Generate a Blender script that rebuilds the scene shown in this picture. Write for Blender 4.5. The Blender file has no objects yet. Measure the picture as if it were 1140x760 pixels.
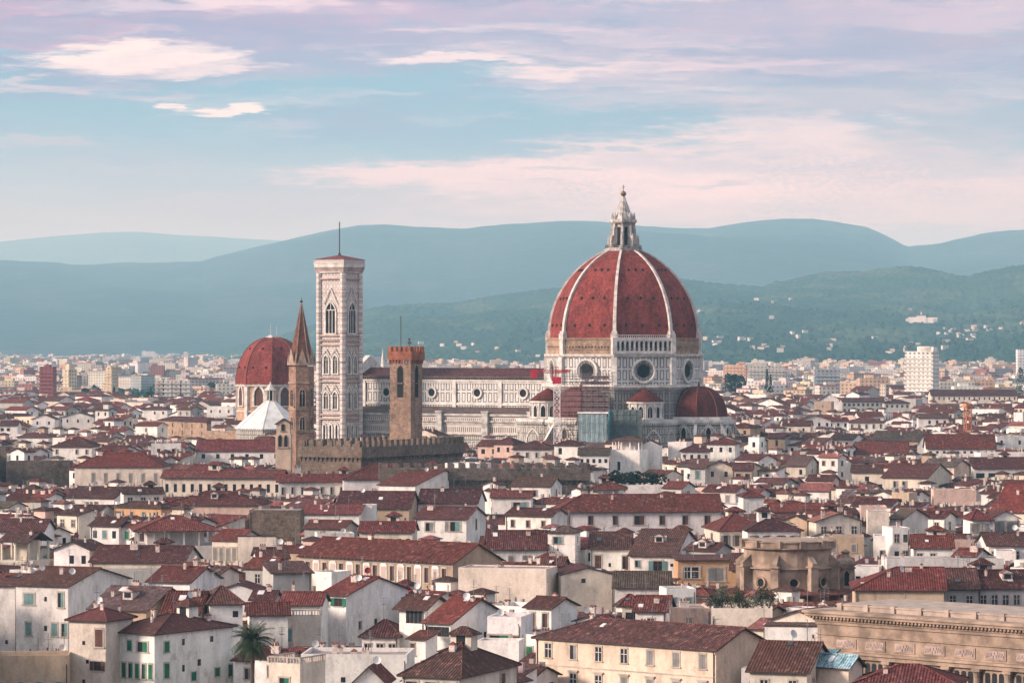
import bpy, math, random
import numpy as np
from mathutils import Vector, noise
random.seed(7)
PI = math.pi
R = math.radians
scene = bpy.context.scene
COL = scene.collection

# ------------------------------------------------------------------ camera, sky, sun, exposure
F = 3870.0          # focal length in pixels of an 1140 wide picture
YH = 383.0          # row of the horizon
HC = 60.0           # camera height above the city's ground
cam_d = bpy.data.cameras.new('camera'); cam = bpy.data.objects.new('camera', cam_d); COL.objects.link(cam)
cam.location = (0, 0, HC); cam.rotation_euler = (PI/2, 0, 0)
cam_d.sensor_width = 36.0; cam_d.lens = F/1140*36.0; cam_d.shift_y = 3/1140
cam_d.clip_start = 1.0; cam_d.clip_end = 90000.0
scene.camera = cam
vs = scene.view_settings
scene.display_settings.display_device = 'sRGB'
vs.view_transform = 'Standard'; vs.look = 'None'; vs.exposure = 0.85; vs.gamma = 1.0; vs.use_curve_mapping = False
scene.render.engine = 'CYCLES'
scene.cycles.use_denoising = True
scene.cycles.max_bounces = 5; scene.cycles.diffuse_bounces = 3; scene.cycles.glossy_bounces = 2
scene.cycles.volume_bounces = 0; scene.cycles.transparent_max_bounces = 8
SUN_EL, SUN_AZ = R(20), R(-107)     # azimuth measured from the view direction (+Y), negative to the left
sd = bpy.data.lights.new('sun', 'SUN'); sun = bpy.data.objects.new('sun', sd); COL.objects.link(sun)
sd.energy = 3.1; sd.angle = R(10); sd.color = (1.0, 0.88, 0.78)
sdir = Vector((math.sin(SUN_AZ)*math.cos(SUN_EL), math.cos(SUN_AZ)*math.cos(SUN_EL), math.sin(SUN_EL)))
sun.rotation_euler = sdir.to_track_quat('Z', 'Y').to_euler()

world = bpy.data.worlds.new('World'); scene.world = world; world.use_nodes = True
class NT:
    """small node-graph writer"""
    def __init__(s, tree): s.t = tree; s.t.nodes.clear()
    def n(s, ty, **kw):
        nd = s.t.nodes.new(ty)
        for k, v in kw.items(): setattr(nd, k, v)
        return nd
    def put(s, sock, v):
        if v is None: return
        if hasattr(v, 'is_output') or isinstance(v, bpy.types.NodeSocket): s.t.links.new(v, sock)
        else:
            try: sock.default_value = v
            except Exception: sock.default_value = (*v, 1.0) if len(v) == 3 else v[:3]
    def m(s, op, a, b=None, c=None, clamp=False):
        nd = s.n('ShaderNodeMath', operation=op, use_clamp=clamp)
        s.put(nd.inputs[0], a); s.put(nd.inputs[1], b); s.put(nd.inputs[2], c); return nd.outputs[0]
    def v(s, op, a, b=None, c=None):
        nd = s.n('ShaderNodeVectorMath', operation=op)
        s.put(nd.inputs[0], a); s.put(nd.inputs[1], b); s.put(nd.inputs[2], c)
        return nd.outputs[1] if op in ('LENGTH', 'DOT_PRODUCT') else nd.outputs[0]
    def mix(s, f, a, b, bt='MIX'):
        nd = s.n('ShaderNodeMix', data_type='RGBA', blend_type=bt)
        s.put(nd.inputs[0], f); s.put(nd.inputs[6], a); s.put(nd.inputs[7], b); return nd.outputs[2]
    def rng(s, v, a, b, c=0.0, d=1.0, smooth=True):
        nd = s.n('ShaderNodeMapRange', interpolation_type='SMOOTHSTEP' if smooth else 'LINEAR')
        for i, q in enumerate((v, a, b, c, d)): s.put(nd.inputs[i], q)
        return nd.outputs[0]
    def noise(s, vec, scale, detail=4, rough=0.55, color=False, dist=0.0):
        nd = s.n('ShaderNodeTexNoise'); s.put(nd.inputs['Vector'], vec); nd.inputs['Scale'].default_value = scale
        nd.inputs['Detail'].default_value = detail; nd.inputs['Roughness'].default_value = rough
        nd.inputs['Distortion'].default_value = dist
        return nd.outputs[1 if color else 0]
    def sep(s, v):
        nd = s.n('ShaderNodeSeparateXYZ'); s.put(nd.inputs[0], v); return nd.outputs
    def comb(s, x, y, z=0.0):
        nd = s.n('ShaderNodeCombineXYZ'); s.put(nd.inputs[0], x); s.put(nd.inputs[1], y); s.put(nd.inputs[2], z); return nd.outputs[0]

def srgb(r, g, b):
    f = lambda c: (c/255/12.92) if c/255 <= 0.04045 else ((c/255+0.055)/1.055)**2.4
    return (f(r), f(g), f(b), 1.0)

def build_sky():
    g = NT(world.node_tree)
    out = g.n('ShaderNodeOutputWorld'); bg = g.n('ShaderNodeBackground'); bg.inputs[1].default_value = 0.1
    g.t.links.new(bg.outputs[0], out.inputs[0])
    sky = g.n('ShaderNodeTexSky', sky_type='NISHITA', sun_disc=False)
    sky.sun_elevation = SUN_EL; sky.sun_rotation = SUN_AZ; sky.altitude = 100; sky.air_density = 1.0; sky.dust_density = 2.0
    tc = g.n('ShaderNodeTexCoord').outputs['Generated']
    x, y, z = g.sep(tc)
    # true azimuth and elevation of the ray, in units of 1/3870 radian
    az = g.m('MULTIPLY', g.m('ARCTAN2', x, y), F)
    el = g.m('MULTIPLY', g.m('ARCSINE', z), F)
    P0 = g.comb(az, el, 0.0)
    st = g.v('MULTIPLY', P0, (1/420.0, 1/70.0, 1.0))
    n1 = g.v('SUBTRACT', g.noise(st, 1.0, 5, 0.62, color=True), (0.5, 0.5, 0.5))
    P = g.v('MULTIPLY_ADD', n1, (300.0, 84.0, 0.0), P0)
    st2 = g.v('MULTIPLY', P0, (1/85.0, 1/11.0, 1.0))
    n2 = g.v('SUBTRACT', g.noise(st2, 1.0, 4, 0.65, color=True), (0.5, 0.5, 0.5))
    P = g.v('MULTIPLY_ADD', n2, (150.0, 26.0, 0.0), P)
    # base: pale rose-grey at the horizon, dusty blue, turquoise, mauve above
    ramp = g.n('ShaderNodeValToRGB'); ramp.color_ramp.interpolation = 'EASE'
    _, ey, _ = g.sep(P)
    g.t.links.new(g.rng(ey, 0, 480, smooth=False), ramp.inputs[0])
    cr = ramp.color_ramp
    stops = [(0.0, (212, 205, 210)), (0.30, (210, 203, 208)), (0.40, (192, 203, 214)), (0.50, (170, 196, 212)), (0.60, (154, 193, 211)),
             (0.70, (160, 196, 217)), (0.80, (182, 186, 213)), (0.90, (196, 182, 208)), (1.0, (200, 186, 210))]
    while len(cr.elements) < len(stops): cr.elements.new(0.5)
    for e, (p, c) in zip(cr.elements, stops): e.position = p; e.color = srgb(*c)
    col = ramp.outputs[0]
    # cloud banks: (x px, y px, half width, half height, colour, strength, softness)
    cl = [
        (150, 20, 330, 42, (204, 178, 206), .75, .9), (40, 28, 130, 26, (226, 182, 203), .8, .9), (330, 55, 230, 34, (196, 176, 208), .6, .9),
        (480, 12, 200, 20, (222, 192, 214), .6, .9), (700, 60, 330, 40, (190, 180, 208), .6, .9), (950, 60, 330, 55, (192, 182, 207), .75, .9),
        (900, 20, 320, 22, (214, 196, 214), .6, .9), (1060, 120, 220, 55, (186, 184, 204), .55, .9), (30, 68, 90, 16, (172, 180, 208), .8, .9),
        (300, 88, 110, 9, (220, 184, 206), .6, .9), (430, 100, 420, 18, (158, 196, 216), .55, .9),
        (620, 138, 330, 20, (152, 190, 209), .95, .8), (330, 130, 300, 24, (156, 192, 211), .7, .9), (700, 118, 180, 14, (158, 190, 214), .6, .9),
        (130, 66, 105, 20, (252, 243, 238), 1.0, .55), (60, 94, 90, 6, (240, 226, 226), .8, .7), (205, 80, 90, 7, (248, 236, 234), .85, .7),
        (250, 119, 52, 5, (255, 246, 240), 1.0, .7), (75, 158, 60, 5, (212, 200, 208), .5, .9), (190, 104, 90, 5, (216, 208, 218), .6, .9),
        (230, 8, 160, 8, (246, 232, 236), .8, .8), (540, 38, 130, 6, (236, 220, 226), .7, .9), (520, 71, 90, 6, (248, 238, 238), .9, .7), (620, 60, 120, 7, (240, 226, 228), .7, .9),
        (690, 92, 175, 17, (246, 232, 231), .95, .75), (600, 104, 80, 8, (250, 240, 238), .8, .8), (760, 72, 120, 6, (238, 222, 226), .6, .9),
        (1010, 0, 260, 10, (248, 240, 240), .8, .9), (760, 0, 160, 9, (240, 224, 230), .7, .9), (1050, 50, 110, 9, (208, 186, 204), .5, .9),
        (830, 128, 120, 12, (182, 184, 206), .6, .9), (860, 92, 110, 12, (178, 180, 206), .7, .9), (930, 118, 200, 18, (218, 206, 214), .6, .9),
        (930, 200, 380, 50, (246, 226, 224), .95, .7), (620, 195, 270, 30, (250, 232, 229), 1.0, .6), (880, 150, 120, 20, (242, 228, 228), .85, .8),
        (470, 195, 110, 14, (240, 224, 224), .7, .8), (760, 175, 220, 10, (246, 232, 230), .7, .8), (480, 170, 90, 5, (230, 214, 220), .6, .8),
        (1080, 165, 130, 32, (200, 196, 208), .6, .9), (1100, 225, 120, 26, (228, 212, 216), .5, .9), (1060, 150, 110, 6, (190, 190, 205), .4, .9),
        (640, 40, 200, 16, (240, 222, 228), .75, .9), (880, 70, 230, 12, (236, 218, 224), .7, .9), (1040, 25, 180, 16, (226, 208, 220), .7, .9), (420, 48, 150, 10, (214, 196, 216), .7, .9), (720, 118, 150, 9, (226, 212, 220), .6, .9),
        (800, 235, 420, 18, (234, 218, 220), .7, .9), (620, 182, 60, 3, (206, 200, 210), .6, .9), (790, 200, 60, 4, (212, 204, 212), .6, .9), (880, 236, 80, 3, (214, 206, 212), .5, .9),
        (580, 205, 50, 3, (214, 206, 212), .6, .9),
    ]
    nf = g.m('MULTIPLY', g.m('SUBTRACT', g.noise(g.v('MULTIPLY', P0, (1/46.0, 1/7.5, 1.0)), 1.0, 6, .68), .5), 1.5)
    # thin streaks of mauve-blue and cream everywhere in the cloud deck
    s1 = g.noise(g.v('MULTIPLY', P, (1/330.0, 1/36.0, 1.0)), 1.0, 5, .58); s2 = g.noise(g.v('MULTIPLY', P, (1/300.0, 1/26.0, 2.0)), 1.3, 6, .6)
    for (cx, cy, rx, ry, c, k, soft) in cl:
        q = g.v('MULTIPLY_ADD', P, (1/rx, 1/ry, 0.0), (-(cx-570)/rx, -(YH-cy)/ry, 0.0))
        f = g.rng(g.m('ADD', g.v('LENGTH', q), nf), 1.3, 1.3-soft, 0.0, k)
        col = g.mix(f, col, srgb(*c))
    up_ = g.rng(el, 120, 330, .15, 1.0)
    col = g.mix(g.m('MULTIPLY', g.rng(s1, .44, .68, 0, .8), up_), col, srgb(172, 174, 206))
    col = g.mix(g.m('MULTIPLY', g.rng(s2, .50, .78, 0, .75), up_), col, srgb(246, 232, 232))
    # fine mackerel grain of the high cloud
    gr = g.noise(g.v('MULTIPLY', P0, (1/7.0, 1/3.2, 1.0)), 1.0, 2, 0.6)
    gl = g.noise(g.v('MULTIPLY', P0, (1/260.0, 1/60.0, 1.0)), 1.0, 3, 0.5)
    gm = g.m('MULTIPLY', g.rng(gl, .42, .62), g.rng(el, 235, 190))
    col = g.mix(g.m('MULTIPLY', g.m('MULTIPLY', g.rng(gr, .35, .7), gm), .55), col, srgb(196, 190, 200))
    # higher up: open sky with broken mauve and cream cloud
    hi_n = g.noise(g.v('MULTIPLY', tc, (2.2, 2.2, 9.0)), 1.0, 6, 0.6)
    gam = g.n('ShaderNodeGamma'); g.put(gam.inputs[0], col); gam.inputs[1].default_value = 1.75; hs = g.n('ShaderNodeHueSaturation'); hs.inputs['Saturation'].default_value = .9; g.put(hs.inputs['Color'], gam.outputs[0]); col = g.mix(1.0, hs.outputs[0], (1.13, 1.12, 1.16, 1), 'MULTIPLY')
    lit = g.mix(1.0, sky.outputs[0], (1.5, 1.35, 1.25, 1.0), 'MULTIPLY')
    hi = g.mix(g.rng(hi_n, .40, .62, 0, .8), lit, (9.4, 9.2, 9.5, 1.0))
    # the low band, given at the background strength of 0.1
    low = g.mix(1.0, col, (5.9, 5.8, 5.9, 1.0), 'MULTIPLY')
    f = g.rng(el, 520, 1300)
    g.t.links.new(g.mix(f, low, hi), bg.inputs[0])
build_sky()

# ------------------------------------------------------------------ helpers
def P(px, py, d):
    """world point at depth d that stands at photo pixel px, py"""
    return ((px-570)/F*d, d, HC-(py-YH)/F*d)
def zat(py, d): return HC-(py-YH)*d/F
def xat(px, d): return (px-570)*d/F

class MB:
    """collects faces in a local frame; build() links them as one mesh object"""
    def __init__(s, th=0.0, loc=(0, 0, 0)):
        s.V = []; s.Fc = []; s.M = []; s.U = []; s.C = []; s.set(th, loc); s.col = (1, 1, 1); s.mat = 0
    def set(s, th, loc): s.c = math.cos(th); s.s = math.sin(th); s.l = loc
    def face(s, pts, mat=None, uv=None, col=None):
        i = len(s.V)
        for p in pts:
            s.V.append((s.l[0]+s.c*p[0]-s.s*p[1], s.l[1]+s.s*p[0]+s.c*p[1], s.l[2]+p[2]))
        s.Fc.append(tuple(range(i, i+len(pts))))
        s.M.append(s.mat if mat is None else mat)
        if uv is None:
            # run along the face horizontally (u) and upward (v), in metres
            a = Vector(pts[0]); b = Vector(pts[1]); c = Vector(pts[2])
            n = (b-a).cross(c-a)
            if n.length < 1e-9: n = Vector((0, 0, 1))
            n.normalize()
            if abs(n.z) > 0.98: uv = [(p[0], p[1]) for p in pts]
            else:
                h = Vector((-n.y, n.x, 0)).normalized(); w = n.cross(h)
                uv = [(h.dot(Vector(p)), w.dot(Vector(p))) for p in pts]
        s.U.extend(uv); s.C.append(s.col if col is None else col)
    def box(s, x0, x1, y0, y1, z0, z1, mat=None, col=None, bottom=False, top=True):
        a, b, c, d = (x0, y0), (x1, y0), (x1, y1), (x0, y1)
        for p, q in ((a, b), (b, c), (c, d), (d, a)):
            s.face([(*p, z0), (*q, z0), (*q, z1), (*p, z1)], mat, None, col)
        if top: s.face([(*a, z1), (*b, z1), (*c, z1), (*d, z1)], mat, None, col)
        if bottom: s.face([(*d, z0), (*c, z0), (*b, z0), (*a, z0)], mat, None, col)
    def prism(s, lo, hi, mat=None, col=None, top=True, bottom=False):
        """lo, hi: rings (counter-clockwise seen from above) of xyz points"""
        n = len(lo); u = 0.0
        for i in range(n):
            j = (i+1) % n
            w = math.dist(lo[i][:2], lo[j][:2]); wt = math.dist(hi[i][:2], hi[j][:2])
            sl = math.dist(((lo[i][0]+lo[j][0])/2, (lo[i][1]+lo[j][1])/2, lo[i][2]), ((hi[i][0]+hi[j][0])/2, (hi[i][1]+hi[j][1])/2, hi[i][2]))
            v0 = lo[i][2]; m = u*0+0.0
            # u centred on every side so that patterns are symmetric on each face
            s.face([lo[i], lo[j], hi[j], hi[i]], mat, [(-w/2, v0), (w/2, v0), (wt/2, v0+sl), (-wt/2, v0+sl)], col)
            u += w
        if top: s.face(list(hi), mat, None, col)
        if bottom: s.face(list(reversed(lo)), mat, None, col)
    def ring(s, n, r, z, rot=0.0, cx=0, cy=0):
        return [(cx+r*math.cos(rot+2*PI*i/n), cy+r*math.sin(rot+2*PI*i/n), z) for i in range(n)]
    def cyl(s, n, r0, r1, z0, z1, rot=0.0, cx=0, cy=0, mat=None, col=None, top=True, bottom=False):
        s.prism(s.ring(n, r0, z0, rot, cx, cy), s.ring(n, r1, z1, rot, cx, cy), mat, col, top, bottom)
    def lathe(s, prof, n=12, cx=0, cy=0, rot=0.0, mat=None, col=None):
        for (r0, z0), (r1, z1) in zip(prof[:-1], prof[1:]):
            s.cyl(n, max(r0, .001), max(r1, .001), z0, z1, rot, cx, cy, mat, col, top=False)
        s.face(s.ring(n, max(prof[-1][0], .001), prof[-1][1], rot, cx, cy), mat, None, col)
    def bar(s, a, b, r, mat=None, col=None, n=4):
        a = Vector(a); b = Vector(b); d = (b-a)
        if d.length < 1e-6: return
        d.normalize(); up = Vector((0, 0, 1)) if abs(d.z) < .9 else Vector((1, 0, 0))
        p = d.cross(up).normalized(); q = p.cross(d)
        off = [(p*math.cos(2*PI*(i+.5)/n)+q*math.sin(2*PI*(i+.5)/n))*r for i in range(n)]
        for i in range(n):
            o, o2 = off[i], off[(i+1) % n]
            s.face([tuple(a+o2), tuple(a+o), tuple(b+o), tuple(b+o2)], mat, None, col)
        s.face([tuple(b+o) for o in off], mat, None, col); s.face([tuple(a+o) for o in reversed(off)], mat, None, col)
    def build(s, name, mats, parent=None, loc=None, rz=0.0, kind=None):
        me = bpy.data.meshes.new(name)
        me.from_pydata(s.V, [], s.Fc)
        if not isinstance(mats, (list, tuple)): mats = [mats]
        for m_ in mats: me.materials.append(m_)
        if len(mats) > 1: me.polygons.foreach_set('material_index', s.M)
        uvl = me.uv_layers.new(name='UVMap'); uvl.data.foreach_set('uv', [c for p in s.U for c in p])
        at = me.attributes.new('Col', 'FLOAT_COLOR', 'FACE')
        at.data.foreach_set('color', [c for p in s.C for c in (p[0], p[1], p[2], 1.0)])
        me.update()
        o = bpy.data.objects.new(name, me); COL.objects.link(o)
        if parent is not None: o.parent = parent
        if loc is not None: o.location = loc
        o.rotation_euler.z = rz
        if kind: o['kind'] = kind
        return o

THINGS = []
def thing(name, label, cat, loc=(0, 0, 0), rz=0.0, group=None):
    o = bpy.data.objects.new(name, None); COL.objects.link(o); o.location = loc; o.rotation_euler.z = rz
    o.empty_display_size = 1.0
    o['label'] = label; o['category'] = cat
    if group: o['group'] = group
    THINGS.append(o); return o
def tag(o, label, cat, group=None):
    o['label'] = label; o['category'] = cat
    if group: o['group'] = group
    return o
def copy_to(src, parent, loc, rz=0.0, scale=None):
    o = src.copy(); COL.objects.link(o); o.parent = parent; o.location = loc; o.rotation_euler = (0, 0, rz)
    if scale: o.scale = scale
    for ch in src.children:
        c = ch.copy(); COL.objects.link(c); c.parent = o
    return o

# ------------------------------------------------------------------ materials
def new_mat(name):
    m = bpy.data.materials.new(name); m.use_nodes = True
    g = NT(m.node_tree); out = g.n('ShaderNodeOutputMaterial'); b = g.n('ShaderNodeBsdfPrincipled')
    g.t.links.new(b.outputs[0], out.inputs[0]); b.inputs['Roughness'].default_value = 0.9
    b.inputs['Specular IOR Level'].default_value = 0.2
    return m, g, b
def bump(g, b, h, strength=.4, dist=.1):
    bn = g.n('ShaderNodeBump'); bn.inputs['Strength'].default_value = strength; bn.inputs['Distance'].default_value = dist
    g.t.links.new(h, bn.inputs['Height']); g.t.links.new(bn.outputs[0], b.inputs['Normal'])
def geo(g): return g.n('ShaderNodeNewGeometry').outputs['Position']
def uvs(g): return g.n('ShaderNodeUVMap', uv_map='UVMap').outputs[0]
def attr(g): return g.n('ShaderNodeAttribute', attribute_name='Col').outputs['Color']

def mat_plaster():
    m, g, b = new_mat('plaster')
    p = geo(g); c = attr(g)
    big = g.noise(p, .09, 5, .65); st = g.noise(g.v('MULTIPLY', p, (.55, .55, .22)), 1.0, 6, .7); fine = g.noise(p, 2.6, 3, .6)
    f = g.m('ADD', g.rng(big, .3, .75, .80, 1.1), g.rng(st, .38, .8, .06, -.34))
    f = g.m('ADD', f, g.rng(fine, .3, .7, -.06, .06))
    col = g.mix(1.0, c, g.comb(f, f, f), 'MULTIPLY')
    patch = g.rng(g.noise(p, .35, 6, .7), .60, .66)
    col = g.mix(g.m('MULTIPLY', patch, .5), col, (.34, .28, .235, 1))
    g.put(b.inputs['Base Color'], col); bump(g, b, fine, .3, .05)
    return m
def mat_roof():
    m, g, b = new_mat('roof_tiles')
    uv = uvs(g); p = geo(g); c = attr(g)
    u, v, _ = g.sep(uv)
    tile = g.noise(g.comb(g.m('MULTIPLY', u, 3.3), g.m('MULTIPLY', v, 2.2)), 1.0, 2, .7)
    coarse = g.noise(g.comb(g.m('MULTIPLY', u, 1.25), g.m('MULTIPLY', v, .8)), 1.0, 3, .75); streak = g.noise(g.comb(g.m('MULTIPLY', u, 1.6), g.m('MULTIPLY', v, .25)), 1.0, 3, .6)
    patch = g.noise(p, .30, 5, .65); big = g.noise(p, .035, 3, .5)
    f = g.m('ADD', g.rng(tile, .28, .72, .55, 1.45, smooth=False), g.rng(patch, .3, .7, -.22, .25))
    col = g.mix(1.0, c, g.comb(f, f, f), 'MULTIPLY')
    fc = g.m('ADD', g.rng(coarse, .32, .68, .45, 1.65, smooth=False), g.rng(streak, .3, .7, -.15, .15)); col = g.mix(1.0, col, g.comb(fc, fc, fc), 'MULTIPLY')
    # bleached and lichen-grey tiles
    pale = g.m('MULTIPLY', g.rng(coarse, .56, .66), g.rng(patch, .38, .64, .18, .8))
    col = g.mix(pale, col, (.30, .16, .125, 1))
    moss = g.rng(g.noise(p, .22, 6, .75), .54, .68, 0, .55)
    col = g.mix(moss, col, (.075, .052, .05, 1))
    col = g.mix(g.rng(big, .45, .7, 0, .35), col, g.mix(1.0, c, (1.5, 1.05, .9, 1), 'MULTIPLY'))
    g.put(b.inputs['Base Color'], col)
    row = g.m('ABSOLUTE', g.m('SINE', g.m('MULTIPLY', u, PI/.42)))
    bump(g, b, g.m('ADD', row, g.m('MULTIPLY', tile, .8)), .8, .14)
    return m
def mat_flat(name, col, rough=.9, var=.25, sc=.6, metal=0.0, spec=.2):
    m, g, b = new_mat(name)
    n = g.noise(geo(g), sc, 4, .6); f = g.rng(n, .3, .7, 1-var, 1+var*.6)
    g.put(b.inputs['Base Color'], g.mix(1.0, (*col, 1), g.comb(f, f, f), 'MULTIPLY'))
    b.inputs['Roughness'].default_value = rough; b.inputs['Metallic'].default_value = metal; b.inputs['Specular IOR Level'].default_value = spec
    return m
def mat_stone(name, c1, c2, sc=1.0, bh=.42, bw=.9):
    m, g, b = new_mat(name)
    br = g.n('ShaderNodeTexBrick'); g.put(br.inputs['Vector'], uvs(g))
    br.inputs['Color1'].default_value = (*c1, 1); br.inputs['Color2'].default_value = (*c2, 1)
    br.inputs['Mortar'].default_value = (*[x*.55 for x in c1], 1); br.inputs['Scale'].default_value = 1/sc
    br.inputs['Mortar Size'].default_value = .02; br.inputs['Brick Width'].default_value = bw; br.inputs['Row Height'].default_value = bh
    p = geo(g); n = g.noise(p, .5, 6, .7); n2 = g.noise(p, .07, 4, .6); n3 = g.noise(p, 2.2, 3, .7)
    f = g.m('ADD', g.rng(n, .3, .7, .65, 1.25), g.m('ADD', g.rng(n2, .3, .7, -.2, .15), g.rng(n3, .3, .7, -.25, .25)))
    g.put(b.inputs['Base Color'], g.mix(1.0, br.outputs[0], g.comb(f, f, f), 'MULTIPLY'))
    bump(g, b, n3, .6, .15)
    return m
def sdf_panel(g, u, v, pw, ph, mx, my, off=(0, 0)):
    fu = g.m('SUBTRACT', g.m('FRACT', g.m('ADD', g.m('DIVIDE', u, pw), 100.5+off[0])), .5)
    fv = g.m('SUBTRACT', g.m('FRACT', g.m('ADD', g.m('DIVIDE', v, ph), 100.0+off[1])), .5)
    return g.m('MAXIMUM', g.m('SUBTRACT', g.m('MULTIPLY', g.m('ABSOLUTE', fu), pw), pw/2-mx), g.m('SUBTRACT', g.m('MULTIPLY', g.m('ABSOLUTE', fv), ph), ph/2-my))
def mat_marble(name, pw, ph, mx, my, lw, white=(.66, .62, .56), dark=(.07, .10, .09), off=(0, 0), band=None, fill=None, dirt=.5):
    """white marble slabs inlaid with a dark green frame each"""
    m, g, b = new_mat(name)
    u, v, _ = g.sep(uvs(g)); p = geo(g)
    sd = sdf_panel(g, u, v, pw, ph, mx, my, off)
    line = g.m('MULTIPLY', g.m('GREATER_THAN', sd, -lw), g.m('LESS_THAN', sd, 0))
    stain = g.noise(g.v('MULTIPLY', p, (.5, .5, .12)), 1.0, 6, .7); big = g.noise(p, .05, 4, .6)
    w = g.mix(g.rng(stain, .35, .72, 0, dirt), (*white, 1), (white[0]*.52, white[1]*.46, white[2]*.44, 1))
    w = g.mix(g.rng(big, .45, .7, 0, .3), w, (white[0]*.8, white[1]*.68, white[2]*.62, 1))
    if fill:
        w = g.mix(g.m('LESS_THAN', sd, -lw), w, (*fill, 1))
    col = g.mix(g.m('MULTIPLY', line, .9), w, (*dark, 1))
    if band:
        bp, bw_, bc = band
        fv = g.m('FRACT', g.m('ADD', g.m('DIVIDE', v, bp), 100.0))
        col = g.mix(g.m('MULTIPLY', g.m('LESS_THAN', fv, bw_/bp), .8), col, (*bc, 1))
    g.put(b.inputs['Base Color'], col); b.inputs['Roughness'].default_value = .75
    return m
def mat_block():
    """far apartment fronts: rows of dark windows in a coloured wall"""
    m, g, b = new_mat('apartment_front')
    u, v, _ = g.sep(uvs(g)); c = attr(g)
    sd = sdf_panel(g, u, v, 3.6, 3.2, 1.0, .8)
    p = geo(g); n = g.noise(p, .05, 4, .6); f = g.rng(n, .3, .7, .75, 1.15)
    col = g.mix(1.0, c, g.comb(f, f, f), 'MULTIPLY')
    nz = g.n('ShaderNodeNewGeometry').outputs['Normal']; up = g.sep(nz)[2]
    win = g.m('MULTIPLY', g.m('LESS_THAN', sd, 0), g.m('LESS_THAN', g.m('ABSOLUTE', up), .5))
    col = g.mix(g.m('MULTIPLY', win, .75), col, (.06, .06, .07, 1))
    g.put(b.inputs['Base Color'], col)
    return m
def mat_attr(name, rough=.9, var=.3, sc=.5, bs=.0):
    m, g, b = new_mat(name)
    n = g.noise(geo(g), sc, 5, .65); f = g.rng(n, .3, .7, 1-var, 1+var*.7)
    g.put(b.inputs['Base Color'], g.mix(1.0, attr(g), g.comb(f, f, f), 'MULTIPLY'))
    b.inputs['Roughness'].default_value = rough
    return m
def mat_hill(name, c1, c2, c3, sc):
    m, g, b = new_mat(name)
    p = geo(g); q = g.v('MULTIPLY', p, (1, .45, 2.2))
    n = g.noise(q, sc, 6, .62); t = g.noise(p, sc*14, 4, .75); fld = g.noise(q, sc*2.3, 3, .5)
    col = g.mix(g.rng(n, .38, .6), (*c1, 1), (*c2, 1))
    col = g.mix(g.m('MULTIPLY', g.rng(fld, .54, .6), .6), col, (*c3, 1))
    f = g.rng(t, .3, .7, .45, 1.5)
    g.put(b.inputs['Base Color'], g.mix(1.0, col, g.comb(f, f, f), 'MULTIPLY'))
    b.inputs['Specular IOR Level'].default_value = 0
    return m
def mat_tower_marble():
    m = mat_marble('campanile_marble', 1.7, 2.4, .18, .22, .20, (.66, .60, .56), (.08, .09, .085), band=(8.0, .4, (.26, .19, .17)), fill=(.62, .54, .50), dirt=.5)
    return m

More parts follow.
